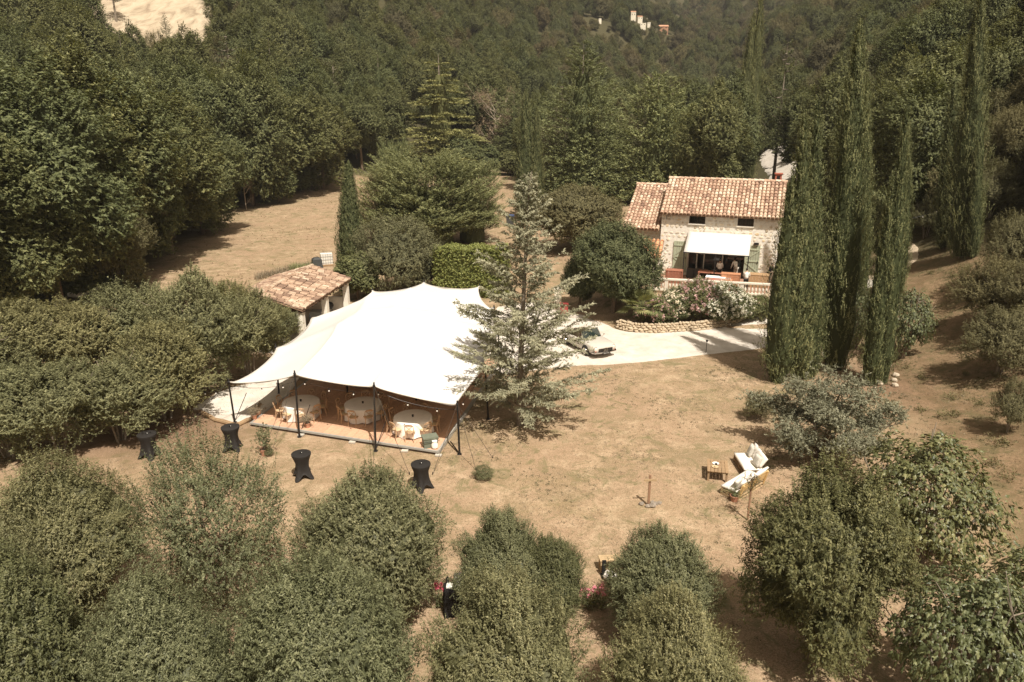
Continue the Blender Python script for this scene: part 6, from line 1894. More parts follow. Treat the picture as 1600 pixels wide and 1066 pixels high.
# windscreen: curved glass in a chrome frame
def ws(y, f): return Vector((.72 - .10 * (abs(y) / .68) ** 2 - f * .34, y * (1 - .10 * f), .89 + f * .48))
ys = [-.68, -.45, -.2, 0, .2, .45, .68]; V = []; F = []
for y in ys: V += [tuple(ws(y, 0)), tuple(ws(y, 1))]
for i in range(6): F.append((2 * i, 2 * i + 2, 2 * i + 3, 2 * i + 1))
gm2, nt, b_, o_ = newmat('tinted_windscreen'); b_.inputs['Base Color'].default_value = (.022, .034, .028, 1); b_.inputs['Roughness'].default_value = .04; b_.inputs['Alpha'].default_value = .72
wm = bpy.data.meshes.new('windscreen'); wm.from_pydata(V, [], F); wm.materials.append(gm2); wm.update(); wo = link('windscreen', wm, car); wo.modifiers.new('glass', 'SOLIDIFY').thickness = .008
fr = MB(); fr.tube([ws(ys[0], 0)] + [ws(ys[0], 1)] + [ws(y, 1) for y in ys[1:]] + [ws(ys[-1], 0)], .022, 6); fr.build('windscreen_frame', chrome, wo)
for y0, y1 in ((-.1, .38), (.30, -.18)): MB().tube([ws(y0 * 1.0, .02) + Vector((.03, 0, .01)), ws(y1, .42) + Vector((.025, 0, .01))], .008, 4).build('wiper', iron, wo)
MB().box(tuple(ws(0, .9) + Vector((-.05, 0, -.02))), (.03, .2, .06)).build('mirror', iron, wo)
for s in (-1, 1):
    m_ = MB(); m_.tube([(.62, s * .80, .86), (.60, s * .90, .95)], .012, 5); m_.ball((.59, s * .92, .97), (.03, .06, .045), 8, 6); m_.build('wing_mirror', chrome, car)
# front: grille with a ringed three pointed star, lamps, bumper, plate
MB().box((2.150, 0, .545), (.05, 1.00, .19)).build('grille', iron, car)
gr = bpy.data.objects[[o.name for o in car.children if o.name.startswith('grille')][0]]
MB().tube([(2.185, -.52, .46), (2.185, .52, .46), (2.185, .50, .64), (2.185, -.50, .64), (2.185, -.52, .46)], .016, 5).build('grille_frame', chrome, gr)
MB().tube([(2.19, -.5, .55), (2.19, .5, .55)], .014, 5).build('grille_bar', chrome, gr)
em = MB(); em.tube([(2.21, .12 * math.cos(a), .55 + .12 * math.sin(a)) for a in np.linspace(0, 6.2832, 19)], .014, 5, cap=False)
for k in range(3):
    a = math.pi / 2 + k * 2.0944; em.tube([(2.21, 0, .55), (2.21, .12 * math.cos(a), .55 + .12 * math.sin(a))], [.022, .004], 5)
em.build('emblem', chrome, gr)
lamp_m = mat('lamp_glass', (.70, .66, .58), .12, .05, 4, .6); amber = mat('indicator_lens', (.62, .28, .20), .2, .05, 4, .5)
for s in (-1, 1):
    h = MB(); h.ball((2.03, s * .66, .60), (.12, .105, .17), 12, 8); ho = h.build('headlight', lamp_m, car, True)
    MB().tube([(2.08 + .0 * a, s * .66 + .11 * math.cos(a), .60 + .175 * math.sin(a)) for a in np.linspace(0, 6.2832, 17)], .014, 5, cap=False).build('bezel', chrome, ho)
    MB().ball((2.11, s * .67, .49), (.05, .06, .05), 8, 6).build('indicator', amber, ho)
    MB().ball((-2.12, s * .58, .58), (.05, .14, .06), 8, 6).build('tail_light', amber, car)
for sgn, x0 in ((1, 2.22), (-1, -2.22)):
    MB().tube([(x0 - sgn * .28, -.86, .40), (x0 - sgn * .06, -.76, .40), (x0, -.4, .40), (x0 + sgn * .02, 0, .40), (x0, .4, .40), (x0 - sgn * .06, .76, .40), (x0 - sgn * .28, .86, .40)], .055, 7).build('bumper', chrome, car, True)
pl = MB().box((2.285, 0, .36), (.02, .52, .11)).build('number_plate', iron, car)
cm = MB()
for k, yy_ in enumerate((-.19, -.14, -.09, -.02, .05, .12, .17)): cm.box((2.297, yy_, .36), (.004, .022, .055))
cm.build('plate_characters', mat('plate_grey', (.55, .52, .46), .6, .05, 4), pl)['kind'] = 'stuff'
# wheels; dark discs on the flanks stand in for the shade inside the arches
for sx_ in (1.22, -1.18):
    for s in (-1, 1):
        MB().lathe([(.365, -.012), (.365, .012)], 22).build('arch_shade_disc', iron, car)
        a_ = [o for o in car.children if o.name.startswith('arch_shade_disc')][-1]
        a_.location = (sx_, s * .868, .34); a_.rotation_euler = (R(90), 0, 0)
        w = link('wheel', MB().lathe([(.19, -.085), (.29, -.09), (.315, -.06), (.315, .06), (.29, .09), (.19, .085)], 22).mesh('tyre', rubber, True), car, (sx_, s * .82, .315)); w.rotation_euler = (R(90), 0, 0)
        hub = MB().lathe([(.21, -.005), (.20, .03), (.12, .045), (.05, .04)], 18).build('hubcap', chrome, w, True); hub.location = (0, 0, -.075 * s if False else (.075 if s < 0 else -.075)); hub.rotation_euler = (0 if s < 0 else R(180), 0, 0)
MB().box((0, .884, .62), (1.9, .012, .02)).build('side_trim', chrome, car); MB().box((0, -.884, .62), (1.9, .012, .02)).build('side_trim', chrome, car)
for s in (-1, 1): MB().tube([(-.28, s * .885, .72), (-.10, s * .885, .72)], .014, 5).build('door_handle', chrome, car)
br = MB(); br.box((.30, -.8865, .55), (.010, .004, .55)); br.box((-.62, -.8865, .55), (.010, .004, .55)); br.build('door_gap', iron, car)

# ------------------------------------------------------------------ terrace furniture (house frame: x along the wall, y towards the viewer negative)
orange_wood = mat('orange_plank_wood', (.52, .25, .135), .55, .2, 5, .35)
def HP(x, y, z=0.0): return tuple(HO + hu * x + hn * y + Vector((0, 0, z + .005)))
def table_box(name, label, x, y, w, d, h, m, cat='table', slats=5, rz=0.0, legs=True, front=False):
    o = thing(name, label, cat, HP(x, y), HA + rz)
    for k in range(slats): MB().box((0, -d / 2 + (k + .5) * d / slats, h - .02), (w, d / slats - .012, .04)).build('plank', m, o)
    if front:
        nf = max(4, int(w / .24))
        for k in range(nf): MB().box((-w / 2 + (k + .5) * w / nf, -d / 2 + .04, (h - .05) / 2), (w / nf - .012, .03, h - .05)).build('plank', m, o)
        for a in (-1, 1): MB().box((a * (w / 2 - .02), .02, (h - .05) / 2), (.03, d - .06, h - .05)).build('side_panel', m, o)
    if legs:
        for a in (-1, 1):
            for b in (-1, 1): MB().box((a * (w / 2 - .06), b * (d / 2 - .06), h / 2 - .02), (.07, .07, h - .04)).build('leg', m, o)
    return o
def pxh(px, py, z):
    """terrace coordinates of a point of the photograph at height z over the terrace"""
    q = P(px, py, HB + z) - HO; return q.x * hu.x + q.y * hu.y, q.x * hn.x + q.y * hn.y
x, y = pxh(1055, 424, .75); table_box('bar_counter', 'reddish wooden bar counter at the left end of the terrace', x, y - .5, 1.30, .9, .98, red_wood, 'counter', front=True)
x, y = pxh(1110, 426, .75); table_box('terrace_table', 'reddish wooden table in the middle behind the black planters', x, y + .2, 1.9, 1.0, .76, red_wood)
x, y = pxh(1142, 431, .75); tg = table_box('bar_counter', 'orange brown bar counter with a block of glasses before it', x, y - .2, 1.45, .7, .98, orange_wood, 'counter', front=True)
MB().box((-.25, -.62, .30), (.85, .5, .60)).build('step_shelf', orange_wood, tg)
gx, gy = x - .50, y - .98
x, y = pxh(1184, 431, .75); table_box('bar_counter', 'tan wooden bar counter at the right end by the cypress', x, y - .4, 1.7, .9, .98, tan_wood, 'counter', front=True)
x, y = pxh(1118, 416, .9); bt = table_box('buffet_counter', 'dark buffet counter in the shade of the awning', x + .4, y + 1.0, 2.6, .7, .92, dark_wood, 'counter', 3)
x, y = pxh(1180, 416, .9); table_box('side_counter', 'stone topped counter against the wall right of the awning', x + .2, y + .8, 2.2, .6, .9, stonew, 'counter', 2)
glass_w = mat('clear_tumbler', (.62, .58, .52), .1, .05, 4, .6)
gme = MB().lathe([(.03, 0), (.038, .12), (.033, .12), (.026, .01)], 8, closed=False).mesh('tumbler', glass_w, True)
for i in range(5):
    for j in range(3):
        o = link('tumbler', gme, None, HP(gx + i * .13, gy + j * .14, .605)); tag(o, 'clear tumbler in the block of glasses by the orange brown bar counter', 'glass', 'tumblers on the terrace table')
x, y = pxh(1085, 427, .4)
for k in range(3):
    o = thing('black_planter', ['left black planter box behind the balustrade', 'middle black planter box behind the balustrade', 'right black planter box behind the balustrade'][k], 'planter', HP(x - .35 + k * .62, y + .2), HA); MB().box((0, 0, .35), (.56, .5, .7), taper=1.05).build('box', grey_plas, o); MB().box((0, 0, .69), (.5, .44, .04)).build('soil', dark_wood, o)
x, y = pxh(1118, 437, .5); o = thing('red_cloth_table', 'small table under a red and white cloth behind the oleanders', 'table', HP(x, y), HA)
MB().box((0, 0, .35), (1.5, .8, .70), taper=.97).build('cloth', mat('red_white_cloth', (.62, .20, .16), .9, .3, 3, .1, col2=(.72, .62, .52)), o); MB().box((0, 0, .71), (1.5, .8, .02)).build('runner', linen, o)
for i, (px, py) in enumerate(((1165, 411), (1179, 411))):
    x, y = pxh(px, py, .95); o = thing('glass_dispenser', ['left', 'right'][i] + ' tall glass dispenser on the stone topped counter', 'jar', HP(x + .1, y + .75, .92), HA)
    MB().lathe([(.12, 0), (.14, .06), (.14, .34), (.10, .40)], 12).build('jar', glass_w, o, True); MB().lathe([(.11, .40), (.11, .44)], 12).build('lid', iron, o); MB().tube([(0, -.14, .06), (0, -.2, .06)], .015, 5).build('tap', iron, o)
x, y = pxh(1098, 411, .95); o = thing('flower_vase', 'vase of yellow green flowers on the dark buffet counter', 'vase', HP(x + .5, y + 1.0, .93)); MB().lathe([(.06, 0), (.08, .14), (.05, .22)], 10).build('vase', linen, o, True)
g = np.random.default_rng(9); O = g.normal(size=(40, 3)) * .08 + np.array([0, 0, .34]); link('flowers', leaf_mesh('vase_flowers', *sprigs(g, O, unit(g.normal(size=(40, 3)) + np.array([0, 0, .6])), np.full(40, .14), 6, .07, .04, spread=.6), LF['bright']), o)

# ------------------------------------------------------------------ people
skin_m = mat('skin', (.52, .33, .235), .6, .08, 10, .3)
shirt_w = mat('white_shirt', (.80, .75, .68), .9, .06, 5, .1); shirt_g = mat('light_grey_shirt', (.62, .58, .51), .9, .12, 9, .1); shirt_d = mat('black_cloth', (.022, .02, .019), .9, .2, 6, .1)
trouser_d = mat('dark_trousers', (.030, .027, .025), .9, .2, 6, .1); hair_d = mat('dark_hair', (.028, .02, .014), .6, .3, 20, .3); trouser_l = mat('pale_trousers', (.52, .47, .40), .9, .1, 6, .1)
def skinned(name, pts, edges, radii, m, parent, sub=1):
    me = bpy.data.meshes.new(name); me.from_pydata([tuple(p) for p in pts], edges, []); me.materials.append(m)
    o = link(name, me, parent); s = o.modifiers.new('skin', 'SKIN'); s.use_smooth_shade = True
    lay = me.skin_vertices[0].data
    for i, r in enumerate(radii): lay[i].radius = r if isinstance(r, tuple) else (r, r); lay[i].use_root = (i == 0)
    o.modifiers.new('smooth', 'SUBSURF').levels = sub; o.modifiers[-1].render_levels = sub
    return o
def person(label, loc, rz, top_m, leg_m, hgt=1.74, lean=0.0, armL=(.08, .02), armR=(.08, .02), group=None, apron=None):
    """faces local -y; arms: forward swing and elbow bend, radians"""
    k = hgt / 1.74
    root = thing('person', label, 'person', loc, rz, group)
    def up(p):                                           # lean the trunk forward over the hips
        x, y, z = p; z -= .94; c, s = math.cos(lean), math.sin(lean)
        return (x * k, (y * c - z * s) * k, (y * s + z * c + .94) * k)
    def fl(p): return tuple(q * k for q in p)
    trunk = [up((0, 0, .94)), up((0, .01, 1.08)), up((0, .01, 1.24)), up((0, .01, 1.38)), up((0, 0, 1.47)), up((0, -.02, 1.53)), up((0, -.03, 1.60)), up((0, -.02, 1.68))]
    def arm(s, a):
        sh = (s * .175, .0, 1.40); sw, bd = a
        e = (s * .22, -.28 * math.sin(sw), 1.40 - .28 * math.cos(sw)); w = (s * (.23 - .05 * min(1, bd)), e[1] - .25 * math.sin(sw + bd), e[2] - .25 * math.cos(sw + bd))
        d = np.array([0, -math.sin(sw + bd), -math.cos(sw + bd)]); h = tuple(np.array(w) + d * .075)
        fing = []
        for q in range(5):
            off = np.array([(q - 2) * .019 if q < 4 else 0, 0, 0]); ln = (.065, .078, .082, .070, .05)[q]
            b = np.array(h) + (off if q < 4 else np.array([-s * .035, -.015, .02])); m_ = b + d * ln * .5 + (np.array([0, -.006, 0]) if q < 4 else np.array([-s * .015, -.01, 0])); t = m_ + (d * .7 + np.array([0, -.45, 0])) * ln * .5
            fing.append((up(b), up(m_), up(t)))
        return [up(sh), up(e), up(w), up(h)], fing
    L, Lf = arm(-1, armL); Rr, Rf = arm(1, armR)
    def leg(s): return [fl((s * .09, 0, .90)), fl((s * .10, -.01, .49)), fl((s * .105, .02, .09)), fl((s * .11, -.06, .04)), fl((s * .115, -.15, .03))]
    pts = list(trunk); ed = [(i, i + 1) for i in range(7)]; rad = [(.155, .11), (.14, .10), (.15, .105), (.165, .105), (.075, .065), .055, (.075, .09), (.07, .085)]
    for A, f in ((L, Lf), (Rr, Rf)):
        o = len(pts); pts += A; ed += [(3, o), (o, o + 1), (o + 1, o + 2), (o + 2, o + 3)]; rad += [.058, .042, .030, (.038, .022)]
        for tri in f: b = len(pts); pts += tri; ed += [(o + 3, b), (b, b + 1), (b + 1, b + 2)]; rad += [.0095, .009, .007]
    for s in (-1, 1):
        o = len(pts); pts += leg(s); ed += [(0, o)] + [(o + i, o + i + 1) for i in range(4)]; rad += [.085, .058, .040, .04, .028]
    nose = up((0, -.125, 1.61)); pts.append(nose); ed.append((6, len(pts) - 1)); rad.append(.014)
    skinned('body', pts, ed, [(r[0] * k, r[1] * k) if isinstance(r, tuple) else r * k for r in rad], skin_m, root)
    sp = trunk[:4] + [up((0, 0, 1.445))]; se = [(0, 1), (1, 2), (2, 3), (3, 4)]; sr = [(.172, .128), (.16, .118), (.172, .124), (.182, .122), (.085, .075)]
    for A in (L, Rr): o = len(sp); sp += A[:3]; se += [(3, o), (o, o + 1), (o + 1, o + 2)]; sr += [.075, .060, .048]
    skinned('shirt', sp, se, [(r[0] * k, r[1] * k) if isinstance(r, tuple) else r * k for r in sr], top_m, root)
    tp = [fl((0, 0, .95))]; te = []; tr = [(.165, .122)]
    for s in (-1, 1): o = len(tp); tp += leg(s)[:3]; te += [(0, o), (o, o + 1), (o + 1, o + 2)]; tr += [.105, .078, .062]
    skinned('trousers', tp, te, [(r[0] * k, r[1] * k) if isinstance(r, tuple) else r * k for r in tr], leg_m, root)
    hc = up((0, .012, 1.665)); h = MB(); h.ball(hc, (.088 * k, .102 * k, .085 * k), 12, 8); h.build('hair', hair_d, root, True)
    for s in (-1, 1):
        e = up((s * .035, -.112, 1.635)); MB().ball(e, .011, 6, 5).build('eye', iron, root); e = up((s * .083, 0, 1.615)); MB().ball(e, (.014, .022, .035), 6, 5).build('ear', skin_m, root)
        MB().ball(leg(s)[3], (.05 * k, .12 * k, .045 * k), 8, 6).build('shoe', iron, root)
    MB().box(up((0, -.108, 1.565)), (.04, .012, .01)).build('mouth', mat('lips', (.38, .16, .13), .5, .1, 5), root)
    if apron: MB().box((0, -.15, .78 * k), (.36, .02, .62)).build('apron', apron, root)
    return root
x, y = pxh(1124, 436, 0); person('person in a light shirt and dark trousers standing under the awning with back turned', HP(x, y - .9), HA + math.pi, shirt_w, trouser_d, 1.78, .15, (.5, .8), (.4, .9))
x, y = pxh(1149, 434, 0); person('person in a light patterned shirt bending over the counter under the awning', HP(x, y - .5), HA + math.pi + .6, shirt_w, trouser_l, 1.72, .55, (.6, .5), (.7, .4))
x, y = pxh(1164, 455, 0); person('person in a white shirt leaning on the terrace balustrade', HP(x, y + .05), HA + math.pi, shirt_w, trouser_d, 1.76, .12, (.35, 1.0), (.35, 1.0))
x, y = pxh(1200, 446, 0); person('person in black clothes reaching over the tan counter by the cypress', HP(x, y + .3), HA + 1.9, shirt_d, trouser_d, 1.75, .25, (.9, .4), (.7, .6))
x, y = pxh(1141, 424, 0); person('person in the shade at the back of the terrace behind the counter', HP(x, y + 1.2), HA + .2, shirt_d, trouser_d, 1.72, .1, (.4, .8), (.4, .8))

# black draped bar table, flowers and speaker between the shrubs
bt_ = thing('draped_table', 'bar table under a long black cloth between the foreground shrubs', 'table', tuple(P(709, 956)), .15)
dr = MB(); nn_ = 40; prof_ = []
for z, o_ in ((.92, 0), (.90, .012), (.5, .03), (.02, .05)):
    prof_.append([(((.27 + o_) * (1 if abs(math.cos(a)) > abs(math.sin(a)) else abs(math.cos(a)) * 1.41) * (1 if math.cos(a) > 0 else -1) + .012 * math.sin(a * 17) * (z < .9)), ((.24 + o_) * (1 if abs(math.sin(a)) > abs(math.cos(a)) else abs(math.sin(a)) * 1.41) * (1 if math.sin(a) > 0 else -1) + .012 * math.sin(a * 15) * (z < .9)), z) for a in [6.2832 * (k + .5) / nn_ for k in range(nn_)]])
Vd = [p for r_ in prof_ for p in r_]; Fd = [tuple(range(nn_))] + [(i * nn_ + k, (i + 1) * nn_ + k, (i + 1) * nn_ + (k + 1) % nn_, i * nn_ + (k + 1) % nn_) for i in range(3) for k in range(nn_)]
dr.add(Vd, Fd); dr.build('drape', shirt_d, bt_)
MB().box((0, 0, .45), (.46, .40, .88)).build('frame', dark_wood, bt_)
for i, (dx, dy, w_, lab) in enumerate(((-.10, .0, .20, 'crumpled white cloth on the black draped table'), (.14, .10, .14, 'white dish on the black draped table'))):
    o = thing('white_tray', lab, 'tray', tuple(P(709, 956) + Vector((dx, dy, .925)))); MB().box((0, 0, .02), (w_, .2, .04)).build('base', linen, o); MB().box((.0, .02, .055), (w_ * .7, .14, .03), rz=.2).build('fold', linen, o)
o = thing('dark_bottle', 'dark bottle standing among the white cloths on the black draped table', 'bottle', tuple(P(709, 956) + Vector((-.18, .14, .925)))); MB().lathe([(.04, 0), (.045, .02), (.045, .18), (.016, .25), (.016, .31)], 12).build('glass', glass_d, o, True); MB().lathe([(.02, .30), (.02, .33)], 10).build('cork', pallet_w, o)
o = thing('white_bag', 'white bag on a stool peeking past the pointed shrub by the black draped table', 'bag', tuple(P(719, 932)), .2); MB().box((0, 0, .55), (.42, .3, .5), taper=.8).build('bag', linen, o); MB().box((0, 0, .15), (.3, .25, .3)).build('stool', pallet_w, o)
pink = leafmat('pink_petal', (.42, .10, .15), (.66, .24, .30), (.85, .48, .50), .2, .6, .2)
redp = leafmat('rose_red_petal', (.40, .05, .09), (.60, .10, .17), (.72, .25, .30), .2, .6, .2)
def flowers(label, pos, w, d, h, npetal, pm, seed, leaf='olean', name='flower_bed', nstem=90):
    g = np.random.default_rng(seed); o = thing(name, label, 'flowers', tuple(pos))
    O = g.uniform(-.5, .5, (nstem, 3)) * np.array([w, d, 0]); D = unit(g.normal(size=(nstem, 3)) * .4 + np.array([0, 0, 1]))
    link('foliage', leaf_mesh('flower_leaves', *sprigs(g, O, D, g.uniform(.6, 1.0, nstem) * h, 9, .11, .035, spread=.6), LF[leaf]), o)
    heads = g.uniform(-.5, .5, (npetal, 3)) * np.array([w, d, .25 * h]) + np.array([0, 0, h])
    i = np.repeat(np.arange(npetal), 16); c = heads[i] + g.normal(size=(len(i), 3)) * .033
    nr = unit(c - heads[i] + np.array([0, 0, .02])); link('blossoms', leaf_mesh('petals', c, nr, g.normal(size=nr.shape), .075, .06, np.clip(g.uniform(0, 1, npetal)[i] * .6 + g.uniform(0, .4, len(i)), 0, 1), pm), o)
flowers('row of pink flowers at the start of the sandy path', P(919, 946), 1.05, .5, .55, 26, pink, 3)
flowers('bright pink bouquet beside the black draped table', P(687, 950), .35, .3, .85, 9, redp, 4, name='pink_bouquet', nstem=30)
spk = thing('black_board', 'short upright black panel standing behind the round shrub by the pink flowers', 'panel', tuple(P(943, 901)), .1)
MB().box((0, 0, .31), (.13, .06, .62)).build('panel', shirt_d, spk); MB().box((0, .03, .03), (.18, .22, .05)).build('foot', iron, spk)
bench = table_box('lawn_bench', 'pale wooden bench beside the short black panel', 0, 0, 1.3, .35, .44, pallet_w, 'bench', 3); bench.location = tuple(P(965, 888)); bench.rotation_euler = (0, 0, .1)
o = thing('white_bundle', 'white cloth bundle at the foot of the short black panel', 'cloth', tuple(P(951, 906))); MB().ball((0, 0, .16), (.20, .14, .18), 9, 7, .15, rng_).build('cloth', linen, o, True); MB().ball((.16, .02, .12), (.14, .14, .14), 9, 7, .12, rng_).build('knot', shirt_g, o, True)

# ------------------------------------------------------------------ oleanders, palm and hedge in front of the house
blo_w = leafmat('cream_petal', (.55, .47, .36), (.74, .66, .53), (.86, .80, .68), .15, .7, .2); blo_p = leafmat('soft_pink_petal', (.42, .20, .20), (.58, .34, .32), (.70, .50, .45), .15, .7, .2)
def oleander(label, px, py, top, wpx, petals, npet, seed):
    b = T(px, py); h = z_at(b.y, top) - b.z; w = wpx / proj(b.x, b.y, b.z + h / 2)[2]
    g = np.random.default_rng(seed); o = thing('oleander_bush', label, 'bush', tuple(b), 0, 'flowering oleanders below the terrace')
    f = lump_field(g, (34, .40, .32), (120, .18, .12)); d = rand_dirs(g, 2300); d = d[d[:, 2] > -.8]; n = len(d)
    o3 = egg_map(d * (f(d) * (1 - .3 * g.beta(1, 3, n)))[:, None], w * 1.08, h, .25, 0); dd = unit(d + np.array([0, 0, .7]) + g.normal(size=(n, 3)) * .5)
    p, nr, ax, ln, wd, ti = sprigs(g, o3 - dd * .15, dd, g.uniform(.2, .45, n), 8, .15, .042, spread=.6); p[:, 2] = np.clip(p[:, 2], .02, None)
    link('crown', leaf_mesh('oleander_crown', p, nr + np.repeat(d, 8, 0) * .6, ax, ln, wd, ti, LF['olean']), o)
    hd_ = rand_dirs(g, npet * 4); hd_ = hd_[(hd_[:, 2] > -.45) & (hd_[:, 1] < .45)][:npet]; npet = len(hd_)
    hd = egg_map(hd_ * (f(hd_) * g.uniform(.96, 1.10, npet))[:, None], w * 1.08, h, .25, 0)
    i = np.repeat(np.arange(npet), 9); c = hd[i] + g.normal(size=(len(i), 3)) * .05
    link('blossoms', leaf_mesh('oleander_petals', c, g.normal(size=c.shape) * .6 + hd_[i] + np.array([0, -.2, .4]), g.normal(size=c.shape), .105, .085, g.uniform(0, 1, len(i)), petals), o)
    tr = MB()
    for k in range(6): a = k * 1.05; tr.tube([(0, 0, -.1), (math.cos(a) * w * .15, math.sin(a) * w * .15, h * .5), (math.cos(a) * w * .3, math.sin(a) * w * .3, h * .85)], [.04, .03, .01], 5)
    tr.build('stem', bark_grey, o, True)
oleander('pink flowering oleander at the left beside the fan palm', 1022, 509, 460, 60, blo_p, 150, 1)
oleander('white flowering oleander below the planters', 1055, 503, 450, 62, blo_w, 260, 2)
oleander('pinkish oleander whose top hides the balustrade', 1092, 502, 434, 66, blo_p, 230, 3)
oleander('widest white flowering oleander in front of the balustrade', 1128, 502, 444, 84, blo_w, 420, 4)
oleander('low white oleander under the white shirted person', 1158, 502, 460, 50, blo_w, 150, 5)
oleander('dark low oleander in the shade by the cypresses', 1182, 496, 462, 44, blo_p, 14, 6)
# fan palm
def fan_palm(label, px, py, top, seed):
    b = T(px, py); h = z_at(b.y, top) - b.z; g = np.random.default_rng(seed); o = thing('fan_palm', label, 'palm', tuple(b)); tr = MB()
    tr.tube([(0, 0, -.1), (0, 0, h * .45)], [.16, .13], 9); tr.build('trunk', bark, o, True)
    for k in range(34):
        a = k * 2.4; el = g.uniform(-.25, 1.25); L = h * .26 * g.uniform(.8, 1.15); st = Vector((0, 0, h * .44)); d = Vector((math.cos(a) * math.cos(el), math.sin(a) * math.cos(el), math.sin(el)))
        e = st + d * L; sd = d.cross(Vector((0, 0, 1))).normalized(); upv = sd.cross(d)
        mb = MB(); mb.tint = g.uniform(.2, .9); mb.tube([st, e], .012, 4, cap=False)
        for j in range(15):
            t = -1.35 + 2.7 * j / 14; q = (d * math.cos(t) + sd * math.sin(t)); R_ = (1 - .22 * abs(t)) * h * .29
            tip = e + q * R_ + Vector((0, 0, -.10 * R_)); w = sd * math.cos(t) - d * math.sin(t)
            mid_ = e + q * R_ * .5 + upv * .02
            mb.add([e, mid_ + w * .034, tip, mid_ - w * .034], [(0, 1, 2, 3)])
        mb.build('frond', LF['cedar'], o)
fan_palm('fan palm with pale stiff fronds between the dome bush and the oleanders', 1001, 511, 440, 4)
# bright clipped hedge
b = T(738, 462); hd = thing('clipped_hedge', 'bright yellow green clipped hedge behind the white tent', 'hedge', tuple(b), .0)
g = np.random.default_rng(5); hw, hdp, hh = 5.6, 1.6, max(2.4, z_at(b.y, 390) - b.z); n = 4600
face = g.integers(0, 3, n); c = g.uniform(-.5, .5, (n, 3)) * np.array([hw, hdp, hh]); c[:, 2] += hh / 2
c[face == 0, 2] = hh + .10 * np.sin(c[face == 0, 0] * 3); c[face == 1, 1] = -hdp / 2; c[face == 2, 0] = np.where(g.uniform(size=(face == 2).sum()) < .5, -hw / 2, hw / 2)
D = unit(g.normal(size=(n, 3)) * .6 + np.array([0, -.25, .6])); link('crown', leaf_mesh('hedge_crown', *sprigs(g, c + g.normal(size=(n, 3)) * .06, D, g.uniform(.12, .38, n), 15, .13, .08, spread=.6), LF['bright']), hd)
tag(MB().box((0, 0, hh * .46), (hw * .94, hdp * .8, hh * .90)).build('inner_foliage', LF['bright'], hd), kind='stuff')
hs = MB()
for k in range(7): hs.tube([(-hw / 2 + .3 + k * hw / 7, 0, -.2), (-hw / 2 + .3 + k * hw / 7, 0, hh * .8)], .05, 6); hs.tube([(-hw / 2 + .3 + k * hw / 7, 0, hh * .4), (-hw / 2 + .7 + k * hw / 7, .1, hh * .8)], .03, 5)
hs.build('stems', bark, hd)['kind'] = 'stuff'
# little sign stake on the driveway edge
sk = thing('lamp_stake', 'thin garden lamp stake at the edge of the sunny driveway', 'lamp', tuple(P(1103, 552))); MB().tube([(0, 0, -.1), (0, 0, .75)], .02, 6).build('stake', iron, sk); MB().lathe([(.06, .75), (.08, .85), (.02, .9)], 8).build('lamp_head', iron, sk)

# ------------------------------------------------------------------ ground cover
g = np.random.default_rng(21)
def tufts(name, label, pts, per, ln, wd, leaf, spread=.5):
    O = np.repeat(pts, per, 0) + g.normal(size=(len(pts) * per, 3)) * np.array([.05, .05, 0]); D = unit(g.normal(size=O.shape) * np.array([spread, spread, .2]) + np.array([0, 0, 1])); n_ = len(O)
    L = g.uniform(.5, 1.2, n_) * ln
    return tag(link(name, leaf_mesh(name, O + D * L[:, None] * .45, g.normal(size=O.shape), D, L, wd, g.uniform(0, 1, n_), LF[leaf])), label, None, None, 'stuff')
n_ = 30000; gx_ = g.uniform(-24, 24, n_); gy_ = 16 + 32 * g.uniform(0, 1, n_) ** .8
keep = open_ground(gx_, gy_) & ~((gy_ > 41.5) & (gx_ > -4)) & (np.abs((gx_ - DO.x) * DU.x + (gy_ - DO.y) * DU.y - DWID / 2) > DWID / 2 + .1) & (np.sin(gx_ * .9) * np.cos(gy_ * .7 + 1) + g.normal(size=n_) * .5 > .1)
gp_ = np.stack([gx_[keep], gy_[keep], terrain(gx_[keep], gy_[keep])], -1)
tufts('dry_grass', 'short dry tufts of the parched lawn', gp_, 6, .085, .019, 'dry')
kw = (np.sin(gp_[:, 0] * .55 + 1) * np.cos(gp_[:, 1] * .45) + g.normal(size=len(gp_)) * .35 > .75)
tufts('lawn_weeds', 'sparse low green weeds in the parched lawn', gp_[kw], 7, .07, .03, 'scrub', 1.2)
n_ = 9000; gx_ = g.uniform(17, 40, n_); gy_ = g.uniform(14, 62, n_); keep = (gx_ > 19 + .05 * (gy_ - 30)) & (np.sin(gx_ * 1.1 + 2) * np.cos(gy_ * .8) + g.normal(size=n_) * .5 > .2)
gp_ = np.stack([gx_[keep], gy_[keep], terrain(gx_[keep], gy_[keep])], -1)
cl = gp_[g.choice(len(gp_), 170, replace=False)]; cs = g.uniform(.18, .55, 170); ci_ = np.repeat(np.arange(170), 26)
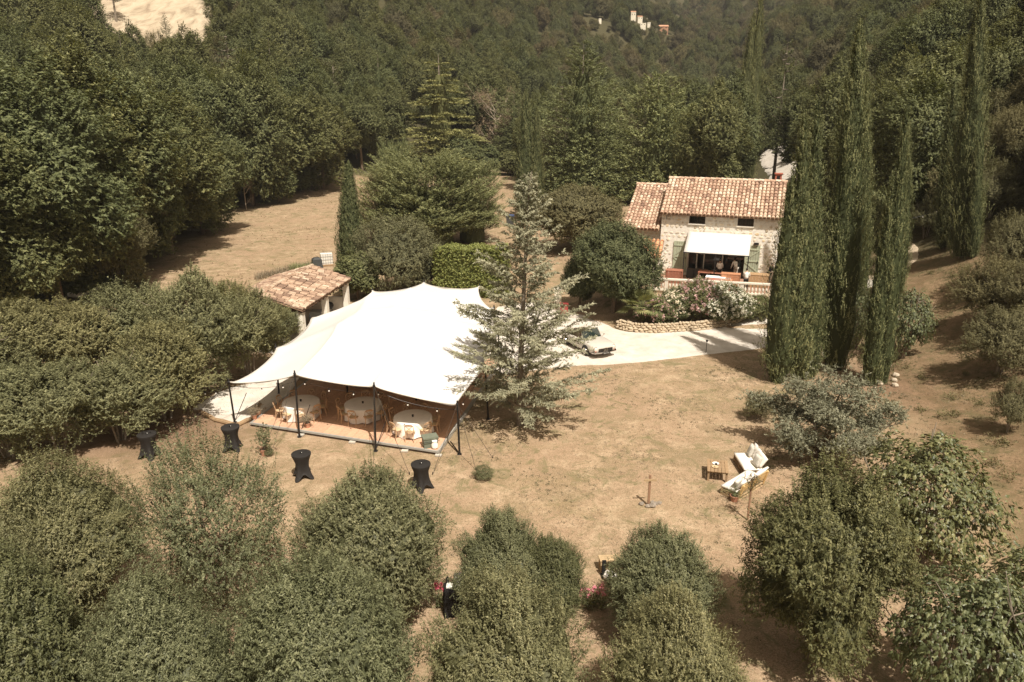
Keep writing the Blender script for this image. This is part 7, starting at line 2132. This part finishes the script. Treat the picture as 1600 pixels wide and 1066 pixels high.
co_ = cl[ci_] + g.normal(size=(len(ci_), 3)) * cs[ci_][:, None] * np.array([.55, .55, .0]) + np.array([0, 0, .03]); cd_ = unit(g.normal(size=co_.shape) * .7 + np.array([0, 0, .9]))
tag(link('bank_scrub', leaf_mesh('bank_scrub', *sprigs(g, co_, cd_, cs[ci_] * .9, 7, .10, .035, spread=.5), LF['scrub'])), 'low scrubby clumps scattered over the right bank', None, None, 'stuff')
tufts('bank_weeds', 'low weeds and grass growing over the right bank', gp_, 14, .11, .020, 'scrub', 1.0)
n_ = 5000; gx_ = g.uniform(-75, 5, n_); gy_ = g.uniform(60, 130, n_); keep = open_ground(gx_, gy_) & (np.sin(gx_ * .3) * np.cos(gy_ * .25) + g.normal(size=n_) * .4 > .1) & (np.abs(gx_ + 12) > 0)
gp_ = np.stack([gx_[keep], gy_[keep], terrain(gx_[keep], gy_[keep])], -1)
tufts('field_grass', 'longer dry grass of the field beyond the shelter', gp_, 7, .22, .04, 'dry')
# tall reeds along the field fence
pts = np.array([tuple(P(px, 436 - (px - 400) * .22 + g.normal() * 2)) for px in np.repeat(np.arange(400, 500, 2), 5)])
tufts('tall_dry_grass', 'fringe of tall dry grass between the field and the shelter', pts, 7, .7, .03, 'dry', .25)
pts = np.array([tuple(P(px, 424 + g.normal() * 2)) for px in np.repeat(np.arange(456, 492, 2), 5)])
tufts('reeds', 'green reeds beside the compost bin', pts, 9, .9, .04, 'cedar', .3)
# ------------------------------------------------------------------ summer haze
hm = bpy.data.materials.new('summer_haze'); hm.use_nodes = True
nt = hm.node_tree; nt.nodes.clear()
out = _n(nt, 'ShaderNodeOutputMaterial'); pv = _n(nt, 'ShaderNodeVolumePrincipled')
pv.inputs['Color'].default_value = (0.95, 0.93, 0.90, 1); pv.inputs['Density'].default_value = 0.00014
nt.links.new(pv.outputs[0], out.inputs['Volume'])
zmax = max((v.co.z for v in gm.vertices), default=400.0) + 40
tag(MB().box((0, 735, (zmax - 2) / 2 - 1), (2720, 1640, zmax + 2)).build('haze', hm), 'thin warm summer haze filling the valley', None, None, 'stuff')
